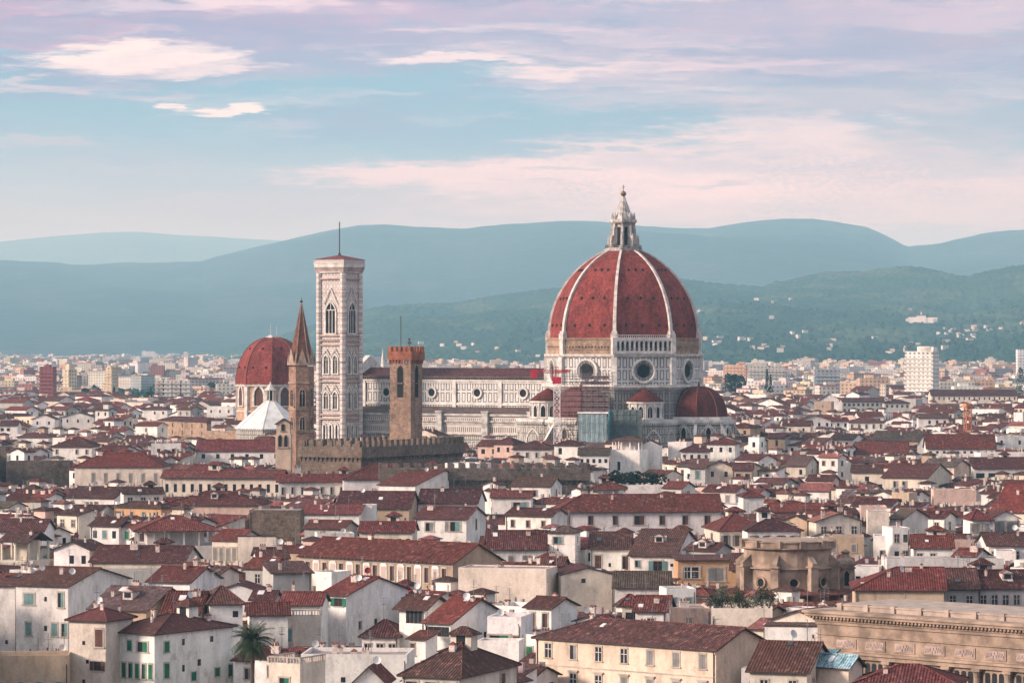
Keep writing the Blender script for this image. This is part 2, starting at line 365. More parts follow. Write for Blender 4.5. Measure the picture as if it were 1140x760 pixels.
M = dict(
    plaster=mat_plaster(), roof=mat_roof(), block=mat_block(),
    gutter=mat_flat('gutter_metal', (.05, .035, .03), .6), glass=mat_flat('window_glass', (.018, .02, .024), .25, spec=.5),
    trim=mat_flat('stone_trim', (.42, .36, .31)), whitetrim=mat_flat('white_trim', (.72, .68, .64)),
    green=mat_flat('green_shutter', (.012, .13, .07), .6), teal=mat_flat('teal_shutter', (.12, .22, .22), .6),
    brown=mat_flat('brown_shutter', (.10, .045, .035), .6), grey=mat_flat('grey_shutter', (.20, .19, .18), .6),
    chim=mat_flat('chimney_plaster', (.55, .46, .41), var=.4, sc=2.0), terr=mat_flat('terracotta', (.17, .06, .045), var=.4, sc=2.0),
    flat=mat_flat('flat_roof', (.30, .24, .22), var=.4, sc=.3), metal=mat_flat('antenna_metal', (.22, .21, .21), .5, metal=.5),
    dish=mat_flat('dish_paint', (.62, .60, .58), .5), reddish=mat_flat('red_dish_paint', (.22, .02, .03), .5),
    stone=mat_stone('rubble_stone', (.19, .14, .11), (.135, .10, .08)), darkstone=mat_stone('weathered_stone', (.155, .12, .10), (.10, .08, .07)),
    brick=mat_stone('red_brick', (.33, .12, .07), (.24, .09, .06), .5), tanstone=mat_flat('dressed_sandstone', (.315, .23, .175), .9, .45, .35),
    marble=mat_marble('panelled_marble', 2.45, 4.6, .38, .42, .34, (.62, .61, .585), (.02, .035, .035), dirt=.65), marble_low=mat_marble('striped_marble', 1.9, 3.2, .35, .3, .30, (.50, .46, .42), band=(3.2, .5, (.12, .14, .12)), dirt=.6),
    marble_dark=mat_marble('shaded_marble', 2.3, 4.2, .45, .45, .30, (.27, .26, .25), (.03, .04, .04), dirt=.7),  # darker copy of the panelled marble, with shade painted into its colour
    gallery=mat_marble('gallery_marble', .95, 3.4, .28, .7, .34, (.56, .51, .47), (.04, .04, .04), dirt=.5, fill=(.04, .04, .04), off=(0, .647)),
    camp=mat_tower_marble(), white=mat_flat('white_marble', (.58, .55, .51), .7, .3, .4), pinkm=mat_flat('pink_marble', (.36, .27, .24), .7, .3, .4),
    rib=mat_flat('rib_marble', (.54, .49, .45), .7, .35, .5), rough=mat_stone('bare_masonry', (.36, .25, .18), (.30, .21, .15), 1.0, .4, 1.1),
    dometile=None, gold=mat_flat('gilt_copper', (.20, .12, .06), .5, metal=.3), dark=mat_flat('dark_opening', (.012, .011, .012), .8, .1),
    lead=mat_flat('baptistery_roof_marble', (.62, .62, .60), .6, .2, .3), red=mat_flat('red_paint', (.50, .03, .05), .5), wpaint=mat_flat('white_paint', (.75, .70, .68), .5),
    scaf=mat_flat('scaffold_steel', (.17, .13, .13), .5), plank=mat_flat('scaffold_plank', (.16, .11, .10), .8), pinkplank=mat_flat('red_netting', (.17, .085, .085), .8),
    tarp=mat_flat('teal_tarpaulin', (.21, .29, .31), .6, .25, .5), tealpaint=mat_flat('teal_paint', (.05, .27, .30), .5), net=mat_flat('green_netting', (.09, .15, .15), .8, .3, .6),
    attr=mat_attr('painted_surface'), leaf=mat_attr('foliage', .7, .45, 1.2), bark=mat_flat('bark', (.10, .07, .05)),
    ground=mat_flat('city_paving', (.085, .07, .068), var=.5, sc=.02), grassf=mat_flat('field_grass', (.035, .13, .075), var=.4, sc=.01), copper=mat_flat('green_copper', (.16, .24, .21), .7, .3, .5),
    tealroof=mat_flat('teal_glass_roof', (.22, .42, .45), .35, .2, .8),
)
def mat_dome(name='dome_tiles', k=1.0):
    m, g, b = new_mat(name)
    uv = uvs(g); p = geo(g)
    br = g.n('ShaderNodeTexBrick'); g.put(br.inputs['Vector'], uv)
    br.inputs['Color1'].default_value = (.25*k, .048*k, .036*k, 1); br.inputs['Color2'].default_value = (.16*k, .032*k, .027*k, 1); br.inputs['Mortar'].default_value = (.08*k, .02*k, .02*k, 1)
    br.inputs['Scale'].default_value = 1.0; br.inputs['Mortar Size'].default_value = .06; br.inputs['Brick Width'].default_value = .8; br.inputs['Row Height'].default_value = .9
    n = g.noise(p, 1.1, 5, .8); n2 = g.noise(p, .12, 4, .6); n3 = g.noise(g.v('MULTIPLY', p, (1, 1, .15)), .5, 4, .6)
    f = g.m('ADD', g.rng(n, .3, .7, .6, 1.35), g.m('ADD', g.rng(n2, .3, .7, -.22, .22), g.rng(n3, .3, .7, -.25, .22)))
    g.put(b.inputs['Base Color'], g.mix(1.0, br.outputs[0], g.comb(f, f, f), 'MULTIPLY')); bump(g, b, n, .5, .2)
    return m
M['dometile'] = mat_dome(); M['darktile'] = mat_dome('weathered_dome_tiles', .5)

WALLC = dict(W=(.78, .735, .685), S=(.65, .61, .575), C=(.66, .57, .475), Y=(.70, .53, .42), G=(.42, .40, .375), T=(.45, .33, .235), Pk=(.62, .44, .37), O=(.50, .30, .16),
             B=(.26, .20, .155), D=(.17, .155, .145))
WALLN = dict(W='white', S='pale grey', C='cream', Y='warm yellow', G='grey', T='tan', Pk='pink', O='orange', B='brown', D='dark grey')
ROOFC = dict(r=(.095, .024, .020), m=(.060, .021, .020), b=(.075, .033, .027), g=(.072, .052, .046), p=(.18, .065, .055))
ROOFN = dict(r='red', m='dark maroon', b='brown', g='grey-brown', p='faded pink')
def jit(c, a=.06):
    k = 1+random.uniform(-a, a); return tuple(max(.01, x*k*(1+random.uniform(-a/3, a/3))) for x in c)

# ------------------------------------------------------------------ ground, hills, haze
gm = MB()
rs = [0, 300, 700, 1500, 3000, 6000, 12000, 24000, 60000]
for i in range(len(rs)-1):
    for k in range(48):
        a0, a1 = 2*PI*k/48, 2*PI*(k+1)/48
        q = lambda r, a: (r*math.cos(a), r*math.sin(a), 0)
        if rs[i] == 0: gm.face([q(0, 0), q(rs[1], a0), q(rs[1], a1)])
        else: gm.face([q(rs[i], a0), q(rs[i+1], a0), q(rs[i+1], a1), q(rs[i], a1)])
gm.build('ground', M['ground'], kind='structure')

def interp(pts, x):
    xs = [p[0] for p in pts]; ys = [p[1] for p in pts]
    return float(np.interp(x, xs, ys))
LAYERS = []
class Hill:
    def __init__(s, name, crest, Dc, Db, Dend, mat, ncol, nrow, amp, fs, px0=-260, px1=1400, tree=0.0, pw=1.25, spur=0.0):
        s.crest = crest; s.Dc = Dc; s.Db = Db; s.amp = amp; s.fs = fs; s.tree = tree; s.pw = pw; s.spur = spur; s.px0, s.px1 = px0, px1
        pxs = np.linspace(px0, px1, ncol); ds = [Db+(Dc-Db)*(i/(nrow*.8)) if i <= nrow*.8 else Dc+(Dend-Dc)*((i-nrow*.8)/(nrow*.2)) for i in range(nrow+1)]
        V = []; Fc = []
        for d in ds:
            for px in pxs:
                V.append(((px-570)/F*d, d, s.z(px, d)))
        for r in range(nrow):
            for c in range(ncol-1):
                i = r*ncol+c; Fc.append((i, i+1, i+ncol+1, i+ncol))
        me = bpy.data.meshes.new(name); me.from_pydata(V, [], Fc); me.materials.append(mat)
        me.polygons.foreach_set('use_smooth', [True]*len(Fc)); me.update()
        o = bpy.data.objects.new(name, me); COL.objects.link(o); o['kind'] = 'structure'
        LAYERS.append(s)
    def z(s, px, d):
        zc = HC+(YH-interp(s.crest, px))/F*s.Dc
        t = (d-s.Db)/(s.Dc-s.Db)
        if t <= 1: pr = max(0, t)**s.pw; pr = pr*(1.5-.5*pr) if pr < 1 else 1
        else: pr = max(.2, 1-(t-1)*.9)
        x = (px-570)/F*d
        n = noise.fractal(Vector((x*s.fs, d*s.fs*.55, 3.1)), 1.0, 2.0, 5)
        sp = noise.noise(Vector((x*s.fs*.7+d*s.fs*.25, d*s.fs*.12, 9.2)))
        edge = min(1, max(0, t))*(1-.55*max(0, 1-abs(t-1)*6)) if t < 1.3 else .6
        tr = s.tree*noise.noise(Vector((x/14.0, d/22.0, 1.0)))+s.tree*.7*noise.noise(Vector((x/45.0, d/60.0, 5.0))) if s.tree else 0
        return zc*pr + n*s.amp*edge + sp*s.spur*max(0, t)*max(0, 1.05-t)*3 + tr*min(1, max(0, t*6)) - (6 if t <= 0 else 0)
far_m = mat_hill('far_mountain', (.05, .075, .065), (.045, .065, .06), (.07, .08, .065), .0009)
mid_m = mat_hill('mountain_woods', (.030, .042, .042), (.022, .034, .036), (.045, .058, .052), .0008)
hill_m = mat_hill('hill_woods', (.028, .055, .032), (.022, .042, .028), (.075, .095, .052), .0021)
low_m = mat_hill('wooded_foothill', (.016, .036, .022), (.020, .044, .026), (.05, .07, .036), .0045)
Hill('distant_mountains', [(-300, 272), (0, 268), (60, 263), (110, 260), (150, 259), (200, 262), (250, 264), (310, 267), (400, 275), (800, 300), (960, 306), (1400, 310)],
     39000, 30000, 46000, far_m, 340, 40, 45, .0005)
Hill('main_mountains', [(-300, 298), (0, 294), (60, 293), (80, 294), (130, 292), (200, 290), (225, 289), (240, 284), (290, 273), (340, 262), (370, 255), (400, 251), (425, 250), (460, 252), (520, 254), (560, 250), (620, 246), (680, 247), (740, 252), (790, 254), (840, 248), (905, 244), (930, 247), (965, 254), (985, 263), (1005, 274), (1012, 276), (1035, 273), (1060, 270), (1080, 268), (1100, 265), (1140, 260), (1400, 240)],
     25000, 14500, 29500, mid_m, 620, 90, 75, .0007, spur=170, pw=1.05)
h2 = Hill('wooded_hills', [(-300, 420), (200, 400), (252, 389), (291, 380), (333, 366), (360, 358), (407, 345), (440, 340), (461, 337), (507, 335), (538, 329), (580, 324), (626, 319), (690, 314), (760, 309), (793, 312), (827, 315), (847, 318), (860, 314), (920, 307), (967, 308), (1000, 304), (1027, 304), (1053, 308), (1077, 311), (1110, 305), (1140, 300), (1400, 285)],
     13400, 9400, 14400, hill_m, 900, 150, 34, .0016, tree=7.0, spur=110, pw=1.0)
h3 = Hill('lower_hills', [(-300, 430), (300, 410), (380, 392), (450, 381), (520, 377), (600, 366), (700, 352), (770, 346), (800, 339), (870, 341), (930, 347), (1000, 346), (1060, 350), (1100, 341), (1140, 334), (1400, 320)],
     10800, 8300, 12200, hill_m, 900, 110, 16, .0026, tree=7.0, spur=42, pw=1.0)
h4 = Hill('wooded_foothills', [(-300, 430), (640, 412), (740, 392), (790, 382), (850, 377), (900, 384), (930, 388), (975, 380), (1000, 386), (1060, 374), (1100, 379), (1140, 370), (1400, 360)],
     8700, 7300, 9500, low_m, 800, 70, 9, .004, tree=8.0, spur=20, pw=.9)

hz = MB(); hz.box(-9000, 9000, -300, 47000, -12, 1420, bottom=True)
hm = bpy.data.materials.new('haze_air'); hm.use_nodes = True; g_ = NT(hm.node_tree)
o_ = g_.n('ShaderNodeOutputMaterial'); pv = g_.n('ShaderNodeVolumePrincipled'); g_.t.links.new(pv.outputs[0], o_.inputs['Volume'])
pv.inputs['Density Attribute'].default_value = ''
pv.inputs['Color'].default_value = (.38, .76, 1.0, 1); pv.inputs['Absorption Color'].default_value = (1, 1, 1, 1); pv.inputs['Density'].default_value = 5.2e-5; pv.inputs['Anisotropy'].default_value = 0.0
hazeo = hz.build('haze', hm); hazeo['kind'] = 'stuff'

# ------------------------------------------------------------------ small building parts, made once and copied
def proto(mb, name, mats):
    o = mb.build(name, mats); COL.objects.unlink(o); return o
def window_mb(w, h, style):
    """window on a wall that faces -Y, centred on the origin. slots: 0 surround, 1 glass, 2 shutter, 3 mullion"""
    m = MB(); a, b = w/2, h/2; f = .16
    if style not in ('hole',):
        m.box(-a-f, a+f, -.10, .05, b, b+f+.05, 0, bottom=True); m.box(-a-f-.08, a+f+.08, -.18, .05, -b-.14, -b, 0, bottom=True)
        m.box(-a-f, -a, -.08, .05, -b, b, 0); m.box(a, a+f, -.08, .05, -b, b, 0)
    m.face([(-a, -.015, -b), (a, -.015, -b), (a, -.015, b), (-a, -.015, b)], 1)
    if style in ('glass', 'open'):
        m.box(-.04, .04, -.05, 0, -b, b, 3); m.box(-a, -.04, -.05, 0, b*.25-.03, b*.25+.03, 3); m.box(.04, a, -.05, 0, b*.25-.03, b*.25+.03, 3)
    if style == 'closed':
        m.box(-a, -.02, -.07, 0, -b, b, 2); m.box(.02, a, -.07, 0, -b, b, 2)
        for k in range(-2, 3): m.box(-a+.05, a-.05, -.09, -.05, k*h/6-.05, k*h/6+.05, 2, bottom=True)
    if style == 'half':
        m.box(.02, a, -.07, 0, -b, b, 2)
    if style == 'open':
        m.box(-a-a-.05, -a-.02, -.14, -.085, -b, b, 2, bottom=True); m.box(a+.02, a+a+.05, -.14, -.085, -b, b, 2, bottom=True)
    return m
WIN = {}
def get_win(wt):
    """wt like 'green_closed', 'glass', 'brown_open', 'hole', 'grey_closed'"""
    if wt in WIN: return WIN[wt]
    colr, _, sty = wt.rpartition('_')
    sty = sty or 'glass'; sm = M.get(colr, M['brown'])
    tr = M['trim']
    WIN[wt] = proto(window_mb(1.0, 1.7, sty), 'window', [tr, M['glass'], sm, M['whitetrim'] if sty == 'glass' else M['brown']])
    return WIN[wt]
def chimney_mb(v):
    m = MB()
    if v == 0:
        m.box(-.45, .45, -.3, .3, -1.0, 1.3, 0); m.box(-.55, .55, -.4, .4, 1.3, 1.42, 0, bottom=True)
        for x in (-.4, .3): m.box(x, x+.12, -.3, .3, 1.42, 1.7, 0)
        m.face([(-.6, -.45, 1.7), (.6, -.45, 1.7), (.6, 0, 1.95), (-.6, 0, 1.95)], 1); m.face([(.6, .45, 1.7), (-.6, .45, 1.7), (-.6, 0, 1.95), (.6, 0, 1.95)], 1)
        m.face([(-.6, -.45, 1.69), (-.6, .45, 1.69), (.6, .45, 1.69), (.6, -.45, 1.69)], 1)
    elif v == 1:
        m.box(-.32, .32, -.32, .32, -1.0, 1.6, 0); m.cyl(8, .24, .2, 1.6, 2.1, mat=1); m.cyl(8, .34, .05, 2.16, 2.4, mat=1, bottom=True)
    elif v == 2:
        m.box(-.9, .9, -.35, .35, -1.0, 1.1, 0); m.box(-1.0, 1.0, -.45, .45, 1.1, 1.22, 0, bottom=True)
        for x in (-.6, 0, .6): m.cyl(8, .17, .14, 1.22, 1.75, cx=x, mat=1)
    else:
        m.box(-.5, .5, -.5, .5, -1.0, .9, 0); m.cyl(4, .85, .1, .9, 1.4, rot=PI/4, mat=1, bottom=True)
    return m
CHIM = [proto(chimney_mb(i), 'chimney', [M['chim'], M['terr']]) for i in range(4)]
def antenna_mb():
    m = MB(); m.bar((0, 0, -.6), (0, 0, 3.4), .05)
    for z, w in ((3.3, .55), (3.0, .5), (2.7, .45)): m.bar((-w, 0, z), (w, 0, z), .025)
    m.bar((0, -.8, 2.3), (0, .8, 2.3), .025)
    for y in (-.7, -.35, 0, .35, .7): m.bar((-.3, y, 2.3), (.3, y, 2.3), .02)
    return m
ANT = proto(antenna_mb(), 'antenna', [M['metal']])
def dish_mb():
    m = MB(); m.bar((0, 0, -.5), (0, 0, .7), .04, 1)
    rings = [(.02, 0), (.25, .03), (.45, .12), (.6, .24)]
    t = Vector((.25, -.9, .35)).normalized(); e1 = t.cross(Vector((0, 0, 1))).normalized(); e2 = e1.cross(t)
    o = Vector((0, 0, .9))
    pts = [[tuple(o+e1*r*math.cos(a)+e2*r*math.sin(a)+t*zz) for a in [2*PI*k/12 for k in range(12)]] for r, zz in rings]
    for a_, b_ in zip(pts[:-1], pts[1:]):
        for k in range(12):
            j = (k+1) % 12; m.face([a_[k], a_[j], b_[j], b_[k]], 0)
    m.bar(o, o+t*.55, .02, 1)
    return m
DISH = [proto(dish_mb(), 'satellite_dish', [M['dish'], M['metal']]), proto(dish_mb(), 'satellite_dish', [M['reddish'], M['metal']])]
def dormer_mb():
    m = MB(); m.box(-.9, .9, -1.3, 1.2, -.6, 1.1, 0)
    m.box(-.6, .6, -1.34, -1.28, .1, .9, 2)
    m.face([(-1.1, -1.5, 1.1), (0, -1.5, 1.6), (0, 1.4, 1.6), (-1.1, 1.4, 1.1)][::-1], 1); m.face([(1.1, -1.5, 1.1), (1.1, 1.4, 1.1), (0, 1.4, 1.6), (0, -1.5, 1.6)], 1)
    m.face([(-1.1, -1.5, 1.09), (1.1, -1.5, 1.09), (0, -1.5, 1.59)], 0); m.face([(-1.1, 1.4, 1.05), (-1.1, -1.5, 1.05), (1.1, -1.5, 1.05), (1.1, 1.4, 1.05)], 1)
    return m
DORM = proto(dormer_mb(), 'dormer', [M['chim'], M['terr'], M['glass']])

def roof_mesh(mb, W, dep, h, kind, rise, o=.55, t=.18, rm=0, gm_=1, col=None):
    """adds the roof; returns z(x, y) of its top. slots rm = tiles, gm_ = eaves"""
    sw = kind in ('x',)
    a, b = (dep/2, W/2) if sw else (W/2, dep/2)
    sl = rise/b if kind not in ('s', 'sb') else rise/(2*b)
    A, B = a+o, b+o
    ze = h-o*sl; zr = h+rise
    T = (lambda p: (p[1], -p[0], p[2])) if sw else (lambda p: p)
    polys = []
    if kind in ('g', 'x', 'h', 'lh', 'rh'):
        ins = min(b, a-.3) if a > .8 else a*.5
        xl = -a+ins if kind in ('h', 'lh') else -A
        xr = a-ins if kind in ('h', 'rh') else A
        e = [(-A, -B, ze), (A, -B, ze), (A, B, ze), (-A, B, ze)]; rl = (xl, 0, zr); rr = (xr, 0, zr)
        polys = [[e[0], e[1], rr, rl], [e[2], e[3], rl, rr]]
        edges = [(e[0], e[1]), (e[2], e[3])]
        if kind in ('h', 'rh'): polys.append([e[1], e[2], rr]); edges.append((e[1], e[2]))
        else: edges += [(e[1], rr), (rr, e[2])]
        if kind in ('h', 'lh'): polys.append([e[3], e[0], rl]); edges.append((e[3], e[0]))
        else: edges += [(e[3], rl), (rl, e[0])]
        def zf(x, y):
            if sw: x, y = -y, x
            z = zr-abs(y)*sl
            if kind in ('h', 'rh') and x > xr: z = min(z, zr-(x-xr)*rise/max(ins, .1))
            if kind in ('h', 'lh') and x < xl: z = min(z, zr-(xl-x)*rise/max(ins, .1))
            return z
    elif kind in ('s', 'sb'):
        z0, z1 = (ze, zr+o*sl) if kind == 's' else (zr+o*sl, ze)
        e = [(-A, -B, z0), (A, -B, z0), (A, B, z1), (-A, B, z1)]
        polys = [e]; edges = [(e[i], e[(i+1) % 4]) for i in range(4)]
        zf = lambda x, y: z0+(y+B)/(2*B)*(z1-z0)
    for p in polys:
        mb.face([T(q) for q in p], rm, None, col)
        mb.face([T((q[0], q[1], q[2]-t)) for q in reversed(p)], gm_, None, col)
    for p, q in edges:
        mb.face([T((p[0], p[1], p[2]-t)), T((q[0], q[1], q[2]-t)), T(q), T(p)], gm_, None, col)
    return zf
def wall_mesh(mb, W, dep, h, kind, rise, col, mat=0, t=.09, pp=.8, flatmat=1):
    a, b = W/2, dep/2; hh = h-t
    if kind == 'f':
        mb.box(-a, a, -b, b, 0, h+pp, mat, col, top=False)
        k = .3; i0 = [(-a+k, -b+k), (a-k, -b+k), (a-k, b-k), (-a+k, b-k)]; o0 = [(-a, -b), (a, -b), (a, b), (-a, b)]
        for q in range(4):
            r = (q+1) % 4
            mb.face([(*o0[q], h+pp), (*o0[r], h+pp), (*i0[r], h+pp), (*i0[q], h+pp)], mat, None, col)
            mb.face([(*i0[r], h), (*i0[q], h), (*i0[q], h+pp), (*i0[r], h+pp)], mat, None, col)
        mb.face([(*p, h) for p in i0], flatmat, None, col)
        return
    gl = kind in ('g', 'rh'); gr = kind in ('g', 'lh'); f = lambda *p: mb.face(list(p), mat, None, col)
    if kind in ('s', 'sb'):
        zf, zb = (hh, hh+rise) if kind == 's' else (hh+rise, hh)
        f((-a, -b, 0), (a, -b, 0), (a, -b, zf), (-a, -b, zf)); f((a, b, 0), (-a, b, 0), (-a, b, zb), (a, b, zb))
        f((a, -b, 0), (a, b, 0), (a, b, zb), (a, -b, zf)); f((-a, b, 0), (-a, -b, 0), (-a, -b, zf), (-a, b, zb)); return
    if kind == 'x':
        f((-a, -b, 0), (a, -b, 0), (a, -b, hh), (0, -b, hh+rise), (-a, -b, hh)); f((a, b, 0), (-a, b, 0), (-a, b, hh), (0, b, hh+rise), (a, b, hh))
        f((a, -b, 0), (a, b, 0), (a, b, hh), (a, -b, hh)); f((-a, b, 0), (-a, -b, 0), (-a, -b, hh), (-a, b, hh)); return
    f((-a, -b, 0), (a, -b, 0), (a, -b, hh), (-a, -b, hh)); f((a, b, 0), (-a, b, 0), (-a, b, hh), (a, b, hh))
    if gr: f((a, -b, 0), (a, b, 0), (a, b, hh), (a, 0, hh+rise), (a, -b, hh))
    else: f((a, -b, 0), (a, b, 0), (a, b, hh), (a, -b, hh))
    if gl: f((-a, b, 0), (-a, -b, 0), (-a, -b, hh), (-a, 0, hh+rise), (-a, b, hh))
    else: f((-a, b, 0), (-a, -b, 0), (-a, -b, hh), (-a, b, hh))

SIDE = {'F': (0, 0), 'R': (0, PI/2), 'L': (0, -PI/2), 'B': (0, PI)}
def put_window(root, W, dep, face, u, z, wt, sx=1.0, sz=1.0, name='window'):
    """u in metres from the middle of that wall, z height of the window's centre"""
    p = get_win(wt)
    if face == 'F': loc, r = (u, -dep/2, z), 0
    elif face == 'R': loc, r = (W/2, u, z), PI/2
    elif face == 'L': loc, r = (-W/2, -u, z), -PI/2
    else: loc, r = (-u, dep/2, z), PI
    return copy_to(p, root, loc, r, (sx, 1, sz))

def build_house(x, y, th, W, dep, h, roof='g', rise=None, rc='m', wc='W', label='', cat='house', name='house', group=None,
                rows=2, nw=None, sw=None, wt='glass', swt=None, chim=1, ant=0, dish=0, reddish=0, dormer=0, wz=1.0, wx=1.0, fl=3.6, first=2.2,
                extra=(), loggia=0, string=False, wmat=None, pp=.8, altana=None, baluster=False, rng=None, over=.55, skip=()):
    rng = rng or random
    if rise is None: rise = (.34*(dep/2 if roof != 'x' else W/2)) if roof not in ('s', 'sb') else .25*dep
    t = thing(name, label, cat, (x, y, 0), th, group)
    col = WALLC[wc] if isinstance(wc, str) else wc; col = jit(col, .05)
    rcol = jit(ROOFC[rc] if isinstance(rc, str) else rc, .3)
    m = MB()
    hw = h-loggia
    if loggia:
        # open top floor: posts carry the roof, a back wall set in
        m.box(-W/2, W/2, -dep/2, dep/2, 0, hw, 0, col)
        m.box(-W/2+2.2, W/2-2.2, -dep/2+2.6, dep/2-.3, hw, h-.1, 0, [c*.9 for c in col])
        n = max(2, int(W/3.2))
        for i in range(n+1):
            px_ = -W/2+.25+(W-.5)*i/n
            m.box(px_-.2, px_+.2, -dep/2+.05, -dep/2+.45, hw, h-.1, 0, col); m.box(px_-.2, px_+.2, dep/2-.45, dep/2-.05, hw, h-.1, 0, col)
        for s_ in (-1, 1):
            nd = max(1, int(dep/3.5))
            for i in range(1, nd): yy = -dep/2+dep*i/nd; m.box(s_*(W/2-.25)-.2, s_*(W/2-.25)+.2, yy-.2, yy+.2, hw, h-.1, 0, col)
    else: wall_mesh(m, W, dep, h, roof, rise, col, 0, pp=pp)
    m.build('wall', [wmat or M['plaster'], M['flat']], t)
    zf = lambda x_, y_: h
    rp = t
    if roof != 'f':
        rm = MB(); zf = roof_mesh(rm, W, dep, h, roof, rise, over, col=rcol)
        # ridge tiles
        if roof in ('g', 'h', 'lh', 'rh'):
            ins = min(dep/2, W/2-.3); xl = -W/2+ins if roof in ('h', 'lh') else -W/2-over; xr = W/2-ins if roof in ('h', 'rh') else W/2+over
            rm.bar((xl, 0, h+rise+.02), (xr, 0, h+rise+.02), .16, 0, [c*1.25 for c in rcol], 6)
            sl_ = rise/(dep/2); A, B = W/2+over, dep/2+over; ze = h-over*sl_
            for (cx_, on) in ((xl, roof in ('h', 'lh')), (xr, roof in ('h', 'rh'))):
                if on:
                    for sy in (-1, 1): rm.bar((A if cx_ == xr else -A, sy*B, ze+.03), (cx_, 0, h+rise+.02), .13, 0, [c*1.2 for c in rcol], 6)
        rp = rm.build('roof', [M['roof'], M['gutter']], t)
    elif baluster:
        bm = MB(); zt = h+pp
        for (x0, y0, x1, y1) in ((-W/2, -dep/2, W/2, -dep/2), (W/2, -dep/2, W/2, dep/2), (-W/2, dep/2, -W/2, -dep/2)):
            L = math.dist((x0, y0), (x1, y1)); n = int(L/.5)
            for i in range(n+1):
                q = i/n; cx_, cy_ = x0+(x1-x0)*q, y0+(y1-y0)*q
                w_ = .16 if i % 6 == 0 else .07; bm.box(cx_-w_, cx_+w_, cy_-w_, cy_+w_, zt, zt+.75)
            bm.bar((x0, y0, zt+.8), (x1, y1, zt+.8), .13)
        bm.build('balustrade', M['trim'], t)
    if string:
        for i in range(1, rows+1):
            sm = MB(); z = h-first-fl*(i-.5)-.15
            sm.box(-W/2-.06, W/2+.06, -dep/2-.08, -dep/2+.02, z, z+.18, bottom=True)
            sm.build('string_course', M['trim'], t)
    top = h-first-(loggia+.8 if loggia else 0)
    def doface(face, L, n, wt_, rws):
        if n <= 0: return
        for r in range(rws):
            z = top-r*fl
            if z < 1.6: break
            for i in range(n):
                u = -L/2+L*(i+.5)/n
                if (face, r, i) in skip: continue
                if name == 'house' and not label.startswith('long') and rng.random() < .08: continue
                w_ = wt_ if isinstance(wt_, str) else wt_[(i+r) % len(wt_)]
                put_window(t, W, dep, face, u, z, w_, wx, wz*(.55 if w_ == 'hole' and False else 1))
    if nw is None: nw = max(1, int(W/3.6))
    if sw is None: sw = max(0, int(dep/5.5))
    doface('F', W, nw, wt, rows)
    vis = 'R' if th < 0 else 'L'
    doface(vis, dep, sw, swt or wt, rows)
    for e in extra:     # (face, u fraction 0..1, metres below the eave, width, height, kind)
        fc, u, dz, w_, h_, k_ = e; L = W if fc in 'FB' else dep
        put_window(t, W, dep, fc, (u-.5)*L, h-dz, k_, w_, h_/1.7)
    for i in range(chim):
        cx_ = rng.uniform(-W*.36, W*.36); cy_ = rng.uniform(-dep*.25, dep*.3)
        k_ = rng.uniform(.55, .9); copy_to(CHIM[rng.randrange(4)], rp, (cx_, cy_, zf(cx_, cy_)), 0, (k_, k_, k_*rng.uniform(.8, 1.1)))
    if ant == 0 and y < 1100 and roof != 'f' and rng.random() < .5: ant = 1
    if y < 900 and rng.random() < .6:
        pm = MB(); sx_ = rng.choice((-1, 1))*(W/2-.3); pm.bar((sx_, -dep/2-.1, 0), (sx_, -dep/2-.1, h-.7), .075, n=5); pm.bar((sx_, -dep/2-.1, h-.7), (sx_, -dep/2-.45, h-.3), .075, n=5); pm.build('drainpipe', M['gutter'], t)
    for i in range(ant):
        cx_ = rng.uniform(-W*.3, W*.3); cy_ = rng.uniform(-dep*.1, dep*.2)
        copy_to(ANT, rp, (cx_, cy_, zf(cx_, cy_)+.2), rng.uniform(0, 3))
    for i in range(dish+reddish):
        cx_ = rng.uniform(-W*.35, W*.35); cy_ = rng.uniform(-dep*.3, dep*.1)
        copy_to(DISH[0 if i < dish else 1], rp, (cx_, cy_, zf(cx_, cy_)+.25), rng.uniform(-.6, .6)-th)
    if altana is None and roof in 'gh' and W > 8 and 450 < y < 1350 and name == 'house' and rng.random() < .30:
        altana = (rng.uniform(2.4, 3.8), rng.uniform(2.2, 3.0), rng.uniform(1.5, 2.4), rng.uniform(-W*.28, W*.28), rng.uniform(dep*.05, dep*.22))
    if y < 1000 and roof != 'f' and rng.random() < .6:
        k_ = rng.uniform(.6, 1.0); cx_ = rng.uniform(-W*.4, W*.4); cy_ = rng.uniform(-dep*.35, 0)
        sm = MB(); sl2 = (zf(cx_, cy_+.01)-zf(cx_, cy_-.01))/.02; a_, b_ = .55*k_, .7*k_
        q = [(cx_-a_, cy_-b_), (cx_+a_, cy_-b_), (cx_+a_, cy_+b_), (cx_-a_, cy_+b_)]
        sm.prism([(px_, py_, zf(cx_, cy_)+(py_-cy_)*sl2-.05) for px_, py_ in q], [(px_, py_, zf(cx_, cy_)+(py_-cy_)*sl2+.12) for px_, py_ in q]); sm.build('skylight', M['dish'] if rng.random() < .5 else M['glass'], rp)
    for i in range(dormer):
        cx_ = (-.5+(i+.5)/dormer)*W*.8; copy_to(DORM, rp, (cx_, -dep*.22, zf(cx_, -dep*.22)-.25), 0)
    if altana:
        aw, ad, ah, ax, ay = altana
        am = MB(); am.set(0, (ax, ay, zf(ax, ay)-.8)); wall_mesh(am, aw, ad, ah+.8, 'h', .5, col)
        q = MB(); q.set(0, (ax, ay, zf(ax, ay)-.8)); roof_mesh(q, aw, ad, ah+.8, 'h', .7, .5, col=rcol)
        ao = am.build('roof_room', [M['plaster'], M['flat']], t); q.build('roof', [M['roof'], M['gutter']], ao)
        p = get_win('hole'); copy_to(p, ao, (ax, ay-ad/2, zf(ax, ay)+ah*.45), 0, (1.3, 1, .7))
    t['w'] = W; t['d'] = dep; t['h'] = h
    return t

